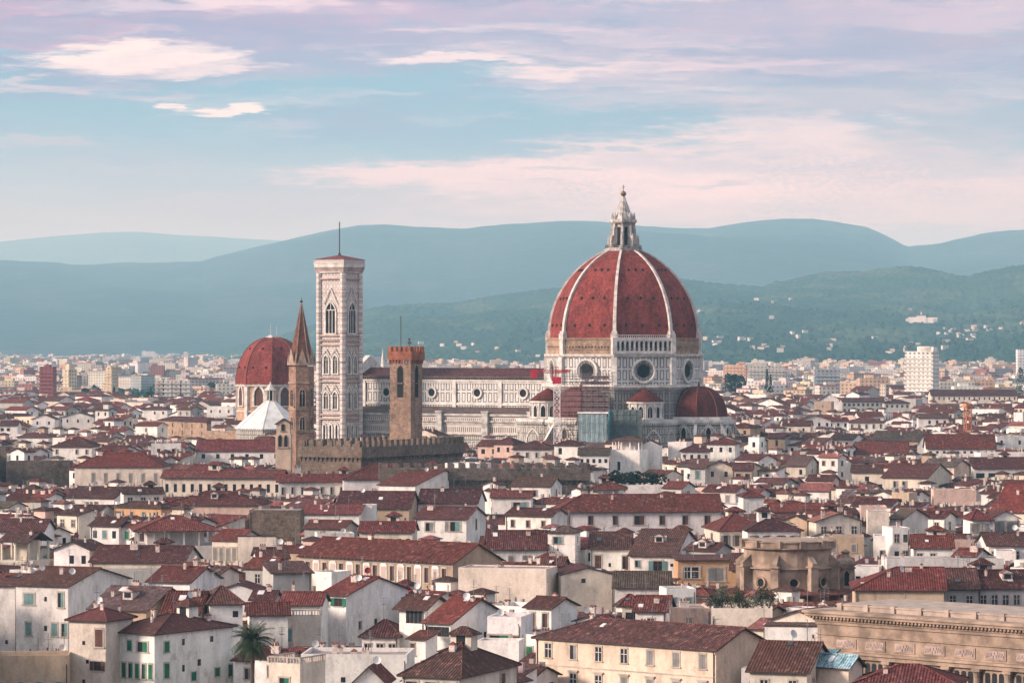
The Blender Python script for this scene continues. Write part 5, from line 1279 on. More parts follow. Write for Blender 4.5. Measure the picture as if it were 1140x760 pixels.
H('G', 430, 560, 655, 40, 'small white building with scrolled gable ornament at the bottom edge', 'the scrolled gable building', th=-6, h=13.5, dep=8, roof='x', rise=2.0, rc='r', wc='W', rows=0, sw=0, chim=0, dish=1)
H('G', 463, 622, 460, 45, 'low white house with dark maroon hip roof tucked beside the attic-window house', 'the tucked maroon hip roof', th=-6, h=13.5, dep=12, roof='h', rc='m', wc='W', rows=1, nw=3, sw=0, chim=0)
H('G', 75, 243, 184, 120, 'grey-white blank house with one small white-framed window left of the painted palazzo', 'the grey-white blank house', th=14, h=17.5, s=45, roof='s', rise=1.4, rc='b', wc='G', rows=0, sw=0, chim=1, extra=[('F', .6, 4.6, 1.1, 1.5, 'grey_half')])
H('G', 246, 330, 195, 50, 'narrow flat terrace block against the foot of the painted palazzo', 'the narrow terrace block', th=-30, h=15.5, dep=7, roof='f', wc='W', rows=0, sw=0, pp=.6, chim=1)
H('G', -20, 72, 300, 70, 'dark grey house with pale window frame left of the grey-white blank house', 'the dark grey house', th=-8, h=16, dep=7, roof='g', rc='m', wc='G', rows=1, nw=1, sw=0, wt='glass', wx=1.3, chim=2)
H('G', -30, 140, 365, 45, 'low dark red roofed annexe above the palm tree', 'the dark red annexe', th=6, h=15, dep=9, roof='g', rc='r', wc='W', rows=0, sw=0, chim=1)
# ---- front left
H('K', 468, 676, 521, 240, 'white corner house with rows of bright green shutters and brown hip roof', 'the green-shuttered corner house', th=-35, h=16.5, s=345, rc='b', wc='W', roof='h', rise=2.2, rows=0, sw=0, chim=3, wx=1, cat='house',
  extra=[('F', .2, 2.0, .85, 1.5, 'green_closed'), ('F', .48, 2.1, .85, 1.5, 'green_closed'), ('F', .75, 2.2, 1.9, 1.5, 'green_half')] +
        [('F', .08+.14*i, 5.9, .75, 2.2, 'green_half' if i % 2 else 'green_closed') for i in range(7)] +
        [('R', .15, 2.3, 1.1, 1.6, 'green_closed'), ('R', .15, 5.9, 1.1, 2.2, 'green_closed'), ('R', .36, 1.8, .6, 1.0, 'hole'), ('R', .36, 5.8, .6, 1.0, 'hole'), ('R', .72, 1.8, .8, .9, 'hole'),
         ('R', .56, 5.2, .8, 1.0, 'hole'), ('R', .49, 7.2, 1.1, 1.3, 'green_closed'), ('R', .79, 7.0, 1.1, 1.3, 'green_closed'), ('R', .96, 7.0, .9, 1.8, 'green_half'), ('F', .5, 10, 1, 1.6, 'green_closed')])
H('K', 303, 462, 467, 290, 'cream house with red-brown shutters partly hidden behind the green-shuttered corner house', 'the red-brown shuttered house', th=-22, h=18.5, s=120, rc='b', wc='C', roof='h', rows=0, sw=0, chim=3, ant=1, dish=1,
  extra=[('F', .82, 2.8, 1.3, 2.6, 'brown_closed'), ('F', .4, 3.6, .5, .6, 'hole'), ('F', .5, 6.4, .5, .6, 'hole'), ('F', .78, 7.0, 1.2, 1.4, 'brown_open'), ('F', .4, 9.4, .5, .6, 'hole'), ('F', .85, 11, 2.6, 1.6, 'brown_half')])
H('K', 70, 298, 316, 275, 'tall white house with muted teal shutters and wide blank right gable', 'the teal-shuttered white house', th=-22, h=18, s=265, rc='b', wc='S', roof='g', rise=2.4, rows=0, sw=0, chim=1, dish=2,
  extra=[('F', .25, 2.6, 1.9, 1.9, 'teal_closed'), ('F', .57, 2.5, .5, .8, 'hole'), ('F', .86, 2.6, 1.1, 2.5, 'teal_half'), ('F', .24, 7.8, 1.1, 2.2, 'teal_closed'), ('F', .57, 7.6, .6, .9, 'hole'), ('F', .74, 7.8, 1.1, 2.2, 'teal_closed'), ('F', .93, 7.8, 1.1, 2.2, 'teal_half'), ('R', .66, 2.2, 1.4, 1.2, 'grey_half')])
H('K', -120, 66, 318, 310, 'pale grey plain house cut by the left edge beside the teal-shuttered white house', 'the plain left-edge house', th=-14, h=17.5, dep=9, rc='b', wc='S', roof='s', rise=.6, rows=0, sw=0, chim=0, extra=[('F', .8, 10, .5, .7, 'hole')])
H('K', -40, 300, 655, 95, 'low dark-banded grey building at the bottom left corner', 'the dark-banded building', th=4, h=12.5, dep=8, roof='f', wc='T', rows=1, nw=4, sw=0, wt='teal_closed', first=3.8, pp=1.0, chim=0, fl=4)
lg = H('K', 602, 942, 74, 118, 'large white building with open columned top floor under a wide red hip roof', 'the open-topped loggia building', th=9, h=20, dep=15, rc='r', wc='S', roof='h', rise=2.6, rows=0, sw=0, loggia=3.6, chim=1, over=1.0, extra=[('F', .06, 6, .6, 1.2, 'hole'), ('L', .5, 6, .6, 1.2, 'hole')])
H('K', 398, 800, 214, 40, 'long low cream wall below a broad dark red roof in front of the loggia building', 'the low cream wall', th=-9, h=15.5, dep=15, rc='m', wc='C', roof='g', rise=2.8, rows=0, sw=0, chim=3, ant=2)
H('K', 388, 742, 258, 60, 'grey weathered flat wall below the low cream wall', 'the grey weathered wall', th=3, h=14, dep=7, rc='m', wc='G', roof='f', rows=0, sw=0, chim=0, pp=.2)
H('K', 928, 1040, 118, 90, 'cream house with pale pilasters and brick-red roof right of the loggia building', 'the pilastered cream house', th=-24, h=18.5, s=105, rc='r', wc='C', rows=1, nw=4, sw=0, wt='grey_closed', wz=1.6, first=3.2, chim=1)
H('K', 1, 126, 124, 90, 'house with deep open roof loggia on posts and cream blank side at the left edge', 'the left-edge loggia house', th=-26, h=18.5, s=92, rc='b', wc='C', rows=0, sw=0, loggia=4.2, roof='g', rise=1.8, chim=1)
H('K', 236, 392, 160, 90, 'white gable-fronted house with three small dark windows beside the deep roof loggia', 'the three-windowed gable house', th=-16, h=17.5, dep=10, roof='x', rise=1.6, rc='b', wc='W', rows=1, nw=3, sw=0, wt='hole', chim=1, reddish=1)
H('K', -10, 186, 80, 35, 'long pale house with maroon roof and tiny windows above the left-edge loggia', 'the long pale maroon house', th=-4, h=19, dep=13, roof='g', rc='m', wc='W', rows=0, sw=0, chim=4, ant=2)
H('K', 395, 520, 55, 90, 'white house with blue-teal shutters behind the three-windowed gable house', 'the blue-teal shuttered house', th=-22, h=18.5, dep=9, roof='g', rc='m', wc='W', rows=2, nw=3, sw=0, wt=['hole', 'teal_closed'], chim=2, ant=2)
H('K', 918, 1062, 396, 100, 'small white tower house with pyramidal red roof and one dark window above the palm', 'the pyramid-roofed tower house', th=11, h=18.5, dep=7.5, roof='h', rise=2.2, rc='b', wc='W', rows=0, sw=0, chim=0, s=38, extra=[('F', .78, 1.8, .9, 1.0, 'hole')])
H('K', 710, 866, 440, 30, 'low white house with red roof and chimney row between green-shuttered and tower houses', 'the chimney-row house', th=-6, h=17, dep=13, roof='g', rc='r', wc='W', rows=1, nw=5, sw=0, wt='hole', wz=.5, chim=3, dish=1, rise=3)
H('K', 838, 908, 262, 45, 'small white flat roof house with white chimneys right of the grey weathered wall', 'the white chimneys house', th=-10, h=18, dep=7, roof='f', wc='W', rows=1, nw=3, sw=0, wt='hole', wz=.5, pp=.2, chim=3)
H('K', 905, 955, 268, 60, 'cream narrow house with sloping red top and one dark window behind the tower house', 'the narrow sloping cream house', th=-30, h=18, s=90, roof='g', rc='b', wc='C', rows=1, nw=1, sw=0, wt='hole', chim=1)
H('K', 952, 1132, 342, 80, 'white blank gabled wall right of the pyramid-roofed tower house', 'the white blank gabled wall', th=-4, h=16, dep=10, roof='x', rise=1.2, rc='m', wc='W', rows=0, sw=0, chim=0, over=.25)
H('K', 395, 640, 420, 40, 'wide rough grey-brown roof with skylights behind the red-brown shuttered house', 'the rough grey-brown roof', th=-22, h=17.5, dep=16, roof='g', rise=3, rc='g', wc='T', rows=0, sw=0, chim=3, dormer=1)
H('K', 650, 830, 300, 30, 'stepped dark red roof above the chimney row', 'the stepped dark red roof', th=-20, h=17.5, dep=13, roof='g', rc='r', wc='W', rows=0, sw=0, chim=2)
H('K', 1075, 1180, 240, 60, 'grey-white house with cluttered terrace behind the white blank gabled wall', 'the cluttered terrace house', th=-20, h=17, dep=9, roof='g', rc='r', wc='G', rows=1, chim=2, ant=1)
H('A', 722, 1130, 712, 35, 'broad brick-red roofs with skylights below the long arcade-less cream range', 'the broad brick-red roofs', th=-6, h=18.5, dep=18, roof='h', rc='r', wc='Pk', rows=0, sw=0, chim=4, dormer=1)
H('A', 500, 705, 722, 25, 'house with patchy red roof and orange-cream wall left of the broad brick-red roofs', 'the orange-cream walled house', th=-30, h=18, s=70, roof='h', rc='b', wc='O', rows=1, sw=0, wt='brown_closed', chim=3)
H('A', 290, 500, 680, 30, 'low house with dark patchy roof and white front below the dark walled block', 'the dark patchy roof', th=-22, h=18, dep=15, roof='g', rc='m', wc='W', rows=1, chim=3, ant=1, dish=1)
# ---- middle left
H('A', 326, 708, 545, 90, 'tall part of the long cream range with seven narrow windows and red hipped roof', 'the seven-windowed cream range', th=-4, h=20, dep=17, rc='r', wc='C', roof='h', rise=4.2, rows=1, nw=7, sw=0, wt='grey_closed', wz=1.7, first=3.9, chim=1)
H('A', 712, 1230, 592, 85, 'long lower part of the cream range with row of narrow dark windows', 'the long lower cream range', th=-6, h=19, dep=11, rc='r', wc='C', roof='g', rise=2.0, rows=1, nw=14, sw=0, wt='hole', wz=1.5, first=3.5, chim=1, over=.8)
H('B', 118, 545, 256, 65, 'long lower range continuing right with grey-shuttered windows under dark red roof', 'the right-hand lower range', th=4, h=19, dep=11, rc='r', wc='W', roof='g', rise=1.8, rows=1, nw=10, sw=0, wt='grey_half', wz=1.3, first=3.0, chim=1, over=.8)
H('A', 30, 306, 530, 110, 'dark grey weathered block with flat top at the left', 'the dark weathered block', th=3, h=20, dep=12, wc='D', roof='f', rows=0, sw=0, chim=0, wmat=M['darkstone'], pp=.4)
H('A', -60, 27, 470, 180, 'tan stone tower block cut by the left edge beside the dark weathered block', 'the tan left-edge block', th=-3, h=21.5, dep=9, wc='T', roof='f', rows=0, sw=0, chim=0, wmat=M['darkstone'])
H('A', 692, 905, 347, 90, 'brown brick building with corner quoins and dark hipped roof', 'the brown brick building', th=-58, h=21.6, dep=11, rc='m', wc='Pk', roof='h', rows=2, nw=5, sw=2, wt='hole', wz=1.2, chim=1, wmat=M['rough'])
H('A', 858, 1240, 476, 60, 'long white building with four square windows beside the bell gable', 'the four-windowed white building', th=-2, h=20.4, dep=15, rc='r', wc='W', roof='g', rise=3.8, rows=1, nw=6, sw=0, wt='hole', wz=1.0, wx=1.3, first=2.2, chim=0)
H('A', 905, 1060, 395, 50, 'brown rough wall block right of the brown brick building', 'the brown rough block', th=-34, h=20, s=60, wc='T', roof='f', rows=0, sw=0, chim=1, wmat=M['rough'], pp=.3)
H('A', 228, 402, 458, 70, 'white house with dark red hip roof and pale statue-like chimney above the seven-windowed range', 'the house above the range', th=-8, h=20, dep=17, rc='m', wc='W', roof='h', rise=3.6, rows=1, nw=4, sw=0, wt='grey_half', chim=2)
H('A', -30, 76, 366, 60, 'white house with three dark square windows under dark roof at the left edge', 'the three dark windows house', th=-2, h=20, dep=12, rc='m', wc='W', roof='g', rows=1, nw=4, sw=0, wt='hole', wz=.9, wx=1.5, chim=1)
H('A', 76, 212, 417, 45, 'white house under small dark roof with two shuttered windows left of the white gables', 'the small dark roofed house', th=-12, h=20, dep=10, rc='m', wc='W', roof='h', rows=1, nw=3, sw=1, wt='hole', chim=1)
H('A', 138, 240, 338, 60, 'white twin-gabled house, left gable with dark window', 'the left twin gable', th=-3, h=21, dep=12, rc='b', wc='W', roof='x', rise=2.4, rows=1, nw=2, sw=0, wt='hole', chim=1)
H('A', 272, 410, 330, 70, 'white twin-gabled house, right gable with blank slope', 'the right twin gable', th=-3, h=21, dep=12, rc='b', wc='S', roof='x', rise=2.6, rows=1, nw=3, sw=0, wt='hole', chim=1)
H('A', 592, 688, 367, 40, 'bright white house with red shed roof left of the brown brick building', 'the bright white shed-roofed house', th=-28, h=20.5, dep=9, rc='r', wc='W', roof='g', rows=1, nw=1, sw=1, chim=0)
H('A', 622, 732, 296, 50, 'white two-step house with small maroon roofs behind the brown brick building', 'the two-step white house', th=-10, h=22, dep=11, rc='m', wc='W', roof='h', rows=1, nw=3, sw=1, wt='hole', chim=1, altana=(6, 5, 2.6, 1, 2))
H('A', 905, 1020, 290, 45, 'flat white block with dark window strip left of the baptistery roof', 'the flat white block', th=-3, h=21.5, dep=10, wc='W', roof='f', rows=1, nw=3, sw=0, wt='hole', chim=1)
H('B', 402, 760, 246, 4, 'house showing only its broad red hipped roof behind the right-hand lower range', 'the broad hipped roof', th=4, h=20, dep=19, rc='r', wc='W', roof='h', rise=4.2, rows=0, sw=0, chim=1, dormer=1)
H('B', 556, 716, 272, 160, 'white house with few dark windows and long grey right gable below the low battlements', 'the white house with grey gable', th=-24, h=20, s=250, rc='r', wc='W', roof='g', rise=3.6, rows=0, sw=0, chim=1, dish=1,
  extra=[('F', .38, 3.0, 1.0, 2.0, 'grey_half'), ('F', .62, 3.4, .8, .9, 'hole'), ('F', .93, 3.0, 1.0, 2.0, 'brown_half'), ('F', .93, 7.6, 1.0, 1.4, 'hole'), ('R', .6, 1.5, 1.0, 1.6, 'hole')])
H('B', 190, 290, 202, 28, 'low white balustraded terrace with arches beside the bell gable', 'the balustraded arcade', th=-2, h=20.5, dep=8, wc='W', roof='f', rows=1, nw=4, sw=0, wt='hole', wz=.8, chim=0, baluster=True, pp=.2)
H('B', 195, 385, 160, 60, 'grey-white flat terrace house with arches in front of the fortress', 'the grey arched terrace', th=-4, h=22, dep=9, wc='G', roof='f', rows=1, nw=5, sw=0, wt='hole', wz=.9, chim=2, baluster=True, pp=.2, first=3.4)
# ---- middle
H('B', 728, 985, 350, 42, 'white house with broad dark red roof and antenna in front of the low battlements', 'the broad dark red roof house', th=-8, h=18.5, dep=15, rc='m', wc='W', roof='g', rise=3.2, rows=0, sw=0, chim=1, ant=2)
H('B', 716, 940, 418, 105, 'white house with dark square window and teal glazed door under maroon roof', 'the teal glazed door house', th=-16, h=18, s=85, rc='m', wc='W', roof='g', rise=2.4, rows=0, sw=0, chim=2,
  extra=[('F', .28, 2.2, 1.9, 2.0, 'grey_half'), ('F', .62, 2.0, .8, 2.2, 'grey_closed'), ('F', .78, 2.0, 2.4, 2.3, 'teal_half'), ('R', .5, 1.8, 1.2, 2.4, 'brown_half')])
bw = H('B', -10, 213, 385, 135, 'windowless rough brown stone wall with flat top left of centre', 'the rough brown stone wall', th=-3, h=19, dep=9, wc='B', roof='f', rows=0, sw=0, chim=2, wmat=M['stone'], pp=.1)
H('B', 216, 470, 398, 45, 'white house with low red roof and patio right of the rough brown stone wall', 'the patio house', th=-5, h=17.5, dep=8, rc='r', wc='W', roof='s', rise=1.8, rows=1, nw=3, sw=0, wt='hole', wz=.8, chim=2)
H('B', 470, 527, 366, 75, 'narrow blank white gable between patio house and maroon roof', 'the narrow blank white gable', th=-5, h=19, dep=10, rc='r', wc='W', roof='f', rows=0, sw=0, chim=0, pp=.15)
H('B', 372, 690, 372, 45, 'wide house with dusty dark red double roof below the white house with grey gable', 'the dusty double roof', th=-6, h=17.8, dep=19, rc='m', wc='T', roof='g', rise=3.8, rows=0, sw=0, chim=2, dish=1)
H('B', 472, 704, 476, 45, 'low cream house with arched attic openings under red roof', 'the arched attic house', th=-5, h=16.5, dep=10, rc='r', wc='C', roof='g', rise=2, rows=1, nw=6, sw=0, wt='hole', wz=.6, chim=3)
H('B', 232, 400, 460, 40, 'dark shed roofs with grey wall and antennas below the patio house', 'the dark shed roofs', th=-20, h=17, dep=9, rc='m', wc='G', roof='g', rows=0, sw=1, chim=2, ant=1)
H('B', 288, 450, 500, 30, 'low white terrace house with one dark door above the painted palazzo roof', 'the low terrace house', th=8, h=16, dep=7, wc='W', roof='f', rows=1, nw=2, sw=0, wt='brown_closed', chim=2, dish=1)
H('B', -60, 106, 520, 75, 'cream windowless gable above the dark grey house', 'the cream windowless gable', th=-4, h=18.5, dep=8, rc='m', wc='C', roof='sb', rise=1.2, rows=0, sw=0, chim=0, over=.15)
H('B', 100, 215, 560, 40, 'small house with bright red roof and brown window left of the painted palazzo', 'the small bright red roof', th=-30, h=17.5, s=60, rc='r', wc='T', rows=1, nw=1, sw=1, wt='brown_half', chim=1, ant=1)
H('B', 30, 160, 590, 40, 'house with dark skylit roof and white flat light well', 'the skylit roof house', th=10, h=17, dep=10, rc='m', wc='W', rows=0, chim=2, dish=1)
H('C', 232, 952, 384, 98, 'long off-white convent range with seven brown shuttered windows and red ridge roof', 'the long convent range', th=4, h=17, dep=15, rc='r', wc='S', roof='lh', rise=3.8, rows=0, sw=0, chim=4, over=.8,
  extra=[('F', u, 2.6, w_, 2.3, 'brown_half') for u, w_ in ((.07, 1.3), (.21, 1.3), (.36, 1.3), (.505, 2.6), (.645, 1.4), (.785, 1.4), (.92, 1.5))] + [('L', .5, 2.6, 1.2, 2.2, 'brown_half')])
H('C', 468, 598, 132, 95, 'white tower house with open roof terrace shelter in front of the cathedral scaffolding', 'the white terrace tower', th=-18, D=1190, h=None, dep=11, wc='W', roof='f', rows=0, sw=0, chim=0, pp=.9, extra=[('F', .3, 4.6, 1.0, 3.0, 'hole')])
H('C', 476, 596, 76, 50, 'flat brown roof shelter with dark open sides on the white terrace tower', 'the roof shelter', th=-18, D=1196, h=None, dep=8, wc='W', rc='b', roof='h', rise=1.0, loggia=3.8, rows=0, sw=0, chim=0, over=.9)
H('C', 600, 686, 98, 90, 'blank white gable wall right of the white terrace tower', 'the blank white gable', th=-6, D=1200, h=None, dep=14, wc='W', rc='b', roof='x', rise=1.6, rows=0, sw=0, chim=1, over=.2)
H('C', 224, 330, 98, 78, 'white tower house with dark red pyramid roof and two dark windows below the crane', 'the tower house below the crane', th=-14, D=1200, h=None, dep=9, wc='W', rc='m', roof='h', rows=1, nw=2, sw=1, wt='hole', wz=1.3, wx=1.2, chim=0)
H('C', 44, 212, 115, 62, 'grey-white house with broad maroon hip roof left of the tower below the crane', 'the broad maroon hip house', th=-8, D=1205, h=None, dep=15, wc='S', rc='m', roof='h', rows=1, nw=4, sw=0, wt='grey_half', chim=1)
H('C', 332, 463, 140, 45, 'house with grey-brown roof and four small arched windows right of the crane tower', 'the four-arched house', th=-3, D=1185, h=None, dep=12, wc='W', rc='g', roof='g', rows=1, nw=5, sw=0, wt='hole', wz=.8, chim=0)
H('C', -40, 42, 92, 60, 'pink-white house with dark red roof at the foot of the nave', 'the pink-white nave house', th=-20, D=1215, h=None, dep=12, wc='Pk', rc='m', roof='h', rows=1, nw=2, sw=1, wt='hole', chim=1)
H('B', 990, 1085, 100, 55, 'pink house with white loggia arches below the nave aisle', 'the pink loggia house', th=-20, D=1225, h=None, dep=10, wc='Pk', rc='m', roof='g', rows=1, nw=2, sw=1, wt='hole', wx=1.4, chim=1)
H('C', 722, 802, 90, 60, 'white turret house with two chimneys in front of the right tribune', 'the white turret house', th=-16, D=1215, h=None, dep=8, wc='W', rc='b', roof='f', rows=1, nw=2, sw=0, wt='hole', chim=2, pp=.3)
H('C', 778, 905, 124, 36, 'low house with very dark flat roof below the red half dome', 'the very dark flat roof', th=-4, D=1195, h=None, dep=12, wc='S', rc='m', roof='h', rows=1, nw=4, sw=0, wt='hole', chim=1)
H('C', 892, 1015, 92, 75, 'white house with pyramid roof and paired windows right of the tribune', 'the paired-window white house', th=-12, D=1210, h=None, dep=11, wc='W', rc='r', roof='h', rows=1, nw=3, sw=1, wt='hole', chim=1)
H('C', 36, 208, 276, 50, 'white house with orange-brown gable roof and three shuttered windows before the low battlements', 'the orange-brown gable house', th=-16, h=19.5, s=50, wc='W', rc='b', roof='g', rows=1, nw=4, sw=1, wt='grey_half', chim=1)
H('C', 382, 535, 290, 36, 'dark-shaded loggia house under a red roof below the low battlements', 'the shaded loggia house', th=-3, h=19.5, dep=11, wc='S', rc='r', roof='h', rows=0, sw=0, loggia=2.8, chim=1)
H('C', 538, 700, 282, 60, 'blank pale grey wall with hanging ivy left of the white dormer house', 'the blank pale grey wall', th=-4, h=19, dep=8, wc='S', roof='f', rows=0, sw=0, chim=0, pp=.3)
H('C', 702, 780, 285, 60, 'white house with grey framed window and shallow red roof right of the blank grey wall', 'the shallow red roofed house', th=-28, h=19.5, s=60, wc='S', rc='r', roof='g', rows=1, nw=1, sw=1, wt='glass', wx=1.6, wz=1.2, chim=1)
H('C', 818, 884, 198, 75, 'pale house with blue-grey window left of the cream rounded gable', 'the blue-grey window house', th=-8, h=21, dep=10, wc='S', rc='b', roof='s', rows=1, nw=1, sw=0, wt='teal_closed', wz=1.5, wx=1.3, chim=1)
H('C', 886, 1006, 196, 72, 'cream house with blunt gable and one small window', 'the cream blunt gable', th=-4, h=21, dep=12, wc='C', rc='b', roof='x', rise=2, rows=1, nw=2, sw=0, wt='hole', chim=0)
H('C', 1010, 1090, 205, 50, 'house with dark balcony and maroon roof right of the cream blunt gable', 'the dark balcony house', th=-5, h=20.5, dep=11, wc='T', rc='m', roof='g', rows=1, nw=2, sw=0, wt='brown_half', wx=1.5, chim=1)
H('C', 1052, 1140, 322, 65, 'small white house with round-cornered roof and one grey window at the long range end', 'the house at the range end', th=6, h=19, dep=8, wc='W', rc='r', roof='h', rows=1, nw=1, sw=0, wt='grey_closed', wz=1.0, chim=0)
H('C', -50, 122, 326, 78, 'white house with wide teal-grey window under red roof left of the long convent range', 'the wide teal window house', th=-4, h=18.5, dep=9, wc='W', rc='r', roof='g', rows=0, sw=0, chim=1, extra=[('F', .72, 2.6, 3.6, 2.2, 'teal_half')])
H('C', 10, 210, 405, 60, 'house with maroon roof and shaded terrace below the wide teal window', 'the shaded terrace house', th=-28, h=17.5, dep=9, wc='W', rc='m', roof='g', rows=1, nw=3, sw=0, wt='brown_half', chim=1)
H('C', 196, 315, 476, 112, 'slim white square tower house with grey pyramid roof and paired window', 'the slim white tower', th=-12, h=20.5, dep=6, wc='W', rc='g', roof='h', rise=1.0, rows=0, sw=0, chim=0, extra=[('F', .36, 1.9, 1.8, 1.4, 'teal_half'), ('R', .5, 1.9, 1.0, 1.4, 'hole')])
H('C', -60, 192, 550, 32, 'low white house under broad maroon roof left of the slim white tower', 'the broad maroon roof', th=3, h=17, dep=13, wc='W', rc='m', roof='g', rise=3.4, rows=1, nw=4, sw=0, wt='grey_closed', wz=.7, chim=1)
H('B', 1000, 1160, 548, 45, 'house with grey shuttered window and dark red roofs beside the green copper dome', 'the grey shuttered house', th=-5, h=16.5, dep=12, wc='S', rc='r', roof='g', rows=1, nw=2, sw=0, wt='grey_open', chim=2, dish=1)
H('C', 382, 552, 548, 90, 'white house with two tall brown doors and rough red roof', 'the two brown doors house', th=-4, h=17, dep=13, wc='W', rc='b', roof='g', rise=3, rows=0, sw=0, chim=1, extra=[('F', .2, 3.0, 1.3, 2.8, 'brown_closed'), ('F', .9, 3.2, 1.2, 2.9, 'brown_half'), ('F', .5, 3.6, .5, .8, 'hole')])
H('C', 556, 752, 580, 80, 'white house with teal shutters and pot plants, large skylit roof and grey right gable', 'the pot plant house', th=-10, h=17, s=105, wc='W', rc='b', roof='g', rise=4.2, rows=0, sw=0, chim=2, dormer=1, extra=[('F', .17, 1.8, 1.0, 1.3, 'teal_half'), ('F', .62, 2.2, 1.8, 2.0, 'teal_open'), ('F', .93, 2.0, .6, .6, 'hole')])
oh = H('C', 766, 1003, 600, 100, 'orange house with big white-framed window and flat terrace', 'the orange house', th=3, h=16.8, dep=9, wc='O', rc='m', roof='s', rise=.5, rows=0, sw=0, chim=1, extra=[('F', .24, 2.6, 3.0, 2.2, 'glass'), ('F', .12, 2.6, .9, 2.2, 'glass'), ('F', .70, 3.0, 3.0, 2.6, 'white_closed' if False else 'grey_closed')])
H('C', 800, 930, 555, 40, 'cluttered house with maroon roof, small dormer and white chimneys above the orange house', 'the cluttered maroon roof', th=-30, h=18, s=70, wc='G', rc='m', roof='g', rows=0, sw=1, chim=3, ant=1, dormer=1)
H('C', 950, 1150, 470, 82, 'cream house with shuttered french windows under wide red hip roof', 'the french window house', th=8, h=18.5, s=70, wc='C', rc='r', roof='h', rows=1, nw=4, sw=1, wt='grey_open', wz=1.4, first=2.4, chim=2, ant=1)
H('C', 488, 724, 716, 32, 'low white building with weathered grey-brown roof below the pot plant house', 'the weathered grey-brown roof', th=-4, h=15.5, dep=9, wc='S', rc='g', roof='g', rise=2.4, rows=1, nw=2, sw=0, wt='grey_half', wz=.8, chim=0)
H('C', 172, 262, 620, 30, 'small glazed roof room with red roof at the foot of the slim white tower', 'the glazed roof room', th=-8, h=18, dep=7, wc='T', rc='b', roof='g', rows=1, nw=2, sw=0, wt='teal_closed', wz=.6, chim=2)
H('C', 1000, 1075, 640, 60, 'brown-roofed low house squeezed between the orange house and the stone drum', 'the squeezed brown house', th=-8, h=16.5, dep=12, wc='O', rc='b', roof='g', rise=2.6, rows=1, nw=1, sw=0, wt='brown_half', chim=1)
# ---- middle right
H('D', 520, 716, 594, 52, 'cream house with dark strip of windows under maroon roof, blank white gable right', 'the window-strip house', th=-22, h=19, s=108, wc='C', rc='m', roof='g', rise=3.8, rows=1, nw=5, sw=0, wt='grey_half', wx=1.4, wz=1.1, chim=2)
H('D', 386, 520, 570, 50, 'cream house with one dark window left of the window-strip house', 'the one dark window house', th=-8, h=19, dep=12, wc='C', rc='b', roof='g', rows=0, sw=0, chim=1, extra=[('F', .5, 2.5, 1.3, 2.0, 'hole')])
H('D', 100, 184, 542, 50, 'cream house with grey-brown roof and small dark windows', 'the small dark windowed cream house', th=-20, h=19.5, s=58, wc='C', rc='g', roof='g', rows=1, nw=2, sw=1, wt='hole', chim=0)
H('D', 922, 1190, 552, 50, 'long pale building with dark wide arched openings at the right edge', 'the arched opening building', th=3, h=19, dep=15, wc='W', rc='m', roof='g', rise=3.2, rows=1, nw=5, sw=0, wt='hole', wx=2.8, wz=1.0, first=2.6, chim=2)
H('D', 950, 1190, 492, 38, 'white flat building with corner tower, left of the right edge', 'the white flat building', th=4, h=20.5, dep=11, wc='W', rc='m', roof='f', rows=0, sw=0, chim=1, pp=.4)
H('D', 1022, 1180, 418, 52, 'white upper block with pinnacled balustrade at the right edge', 'the pinnacled white block', th=4, h=22, dep=10, wc='W', rc='m', roof='f', rows=1, nw=4, sw=0, wt='hole', chim=2, baluster=True, pp=.3)
H('D', 672, 726, 452, 60, 'white church-like gable with blank front and small lean-to', 'the church-like gable', th=-14, h=21, dep=10, wc='W', rc='m', roof='x', rise=3.6, rows=0, sw=0, chim=0, over=.3)
H('D', 716, 1015, 466, 40, 'long plain building with broad bright maroon roof behind the church-like gable', 'the long maroon nave roof', th=-3, h=20.5, dep=18, wc='W', rc='r', roof='g', rise=5, rows=1, nw=10, sw=0, wt='hole', wz=.5, first=1.6, chim=0)
H('D', 405, 632, 490, 12, 'wide bright red roof left of the church-like gable', 'the wide bright red roof', th=-6, h=19.5, dep=19, wc='T', rc='r', roof='g', rise=4, rows=0, sw=0, chim=1)
H('D', 470, 690, 432, 20, 'large grey-maroon roof behind the wide bright red roof', 'the grey-maroon roof', th=-24, h=20.5, dep=16, wc='T', rc='g', roof='g', rise=3.6, rows=0, sw=0, chim=1)
H('D', 372, 530, 352, 48, 'white house with loggia windows and maroon hip roof left of centre right', 'the hip-roofed white villa', th=-3, h=22, dep=13, wc='W', rc='m', roof='h', rows=1, nw=5, sw=0, wt='grey_half', wz=1.2, chim=1)
H('D', 745, 932, 656, 58, 'pink-brown flat walled block with one white window', 'the pink-brown flat block', th=-3, h=18.5, dep=12, wc='Pk', roof='f', rows=1, nw=1, sw=0, wt='glass', wz=1.0, chim=0, pp=.4, s=None)
H('D', 345, 528, 262, 42, 'long grey building with rows of dark balconies under maroon roof', 'the long balconied building', th=2, h=23, dep=13, wc='G', rc='m', roof='g', rows=2, nw=9, sw=0, wt='hole', wx=1.6, wz=1.0, chim=1)
H('D', 530, 640, 268, 40, 'lower continuation of the balconied building with fewer windows', 'the lower balconied wing', th=2, h=22.5, dep=12, wc='G', rc='m', roof='h', rows=1, nw=5, sw=0, wt='hole', wx=1.4, chim=1)
H('D', 240, 345, 262, 32, 'white church with plain triangular gable left of the balconied building', 'the white triangular gable church', th=-2, h=22, dep=22, wc='W', rc='m', roof='x', rise=5, rows=0, sw=0, chim=0, over=.3)
H('D', 222, 296, 268, 50, 'round-cornered tan tower-like house before the white triangular gable church', 'the tan tower-like house', th=-14, h=23.5, dep=12, wc='T', rc='b', roof='f', rows=1, nw=1, sw=0, wt='grey_closed', chim=0)
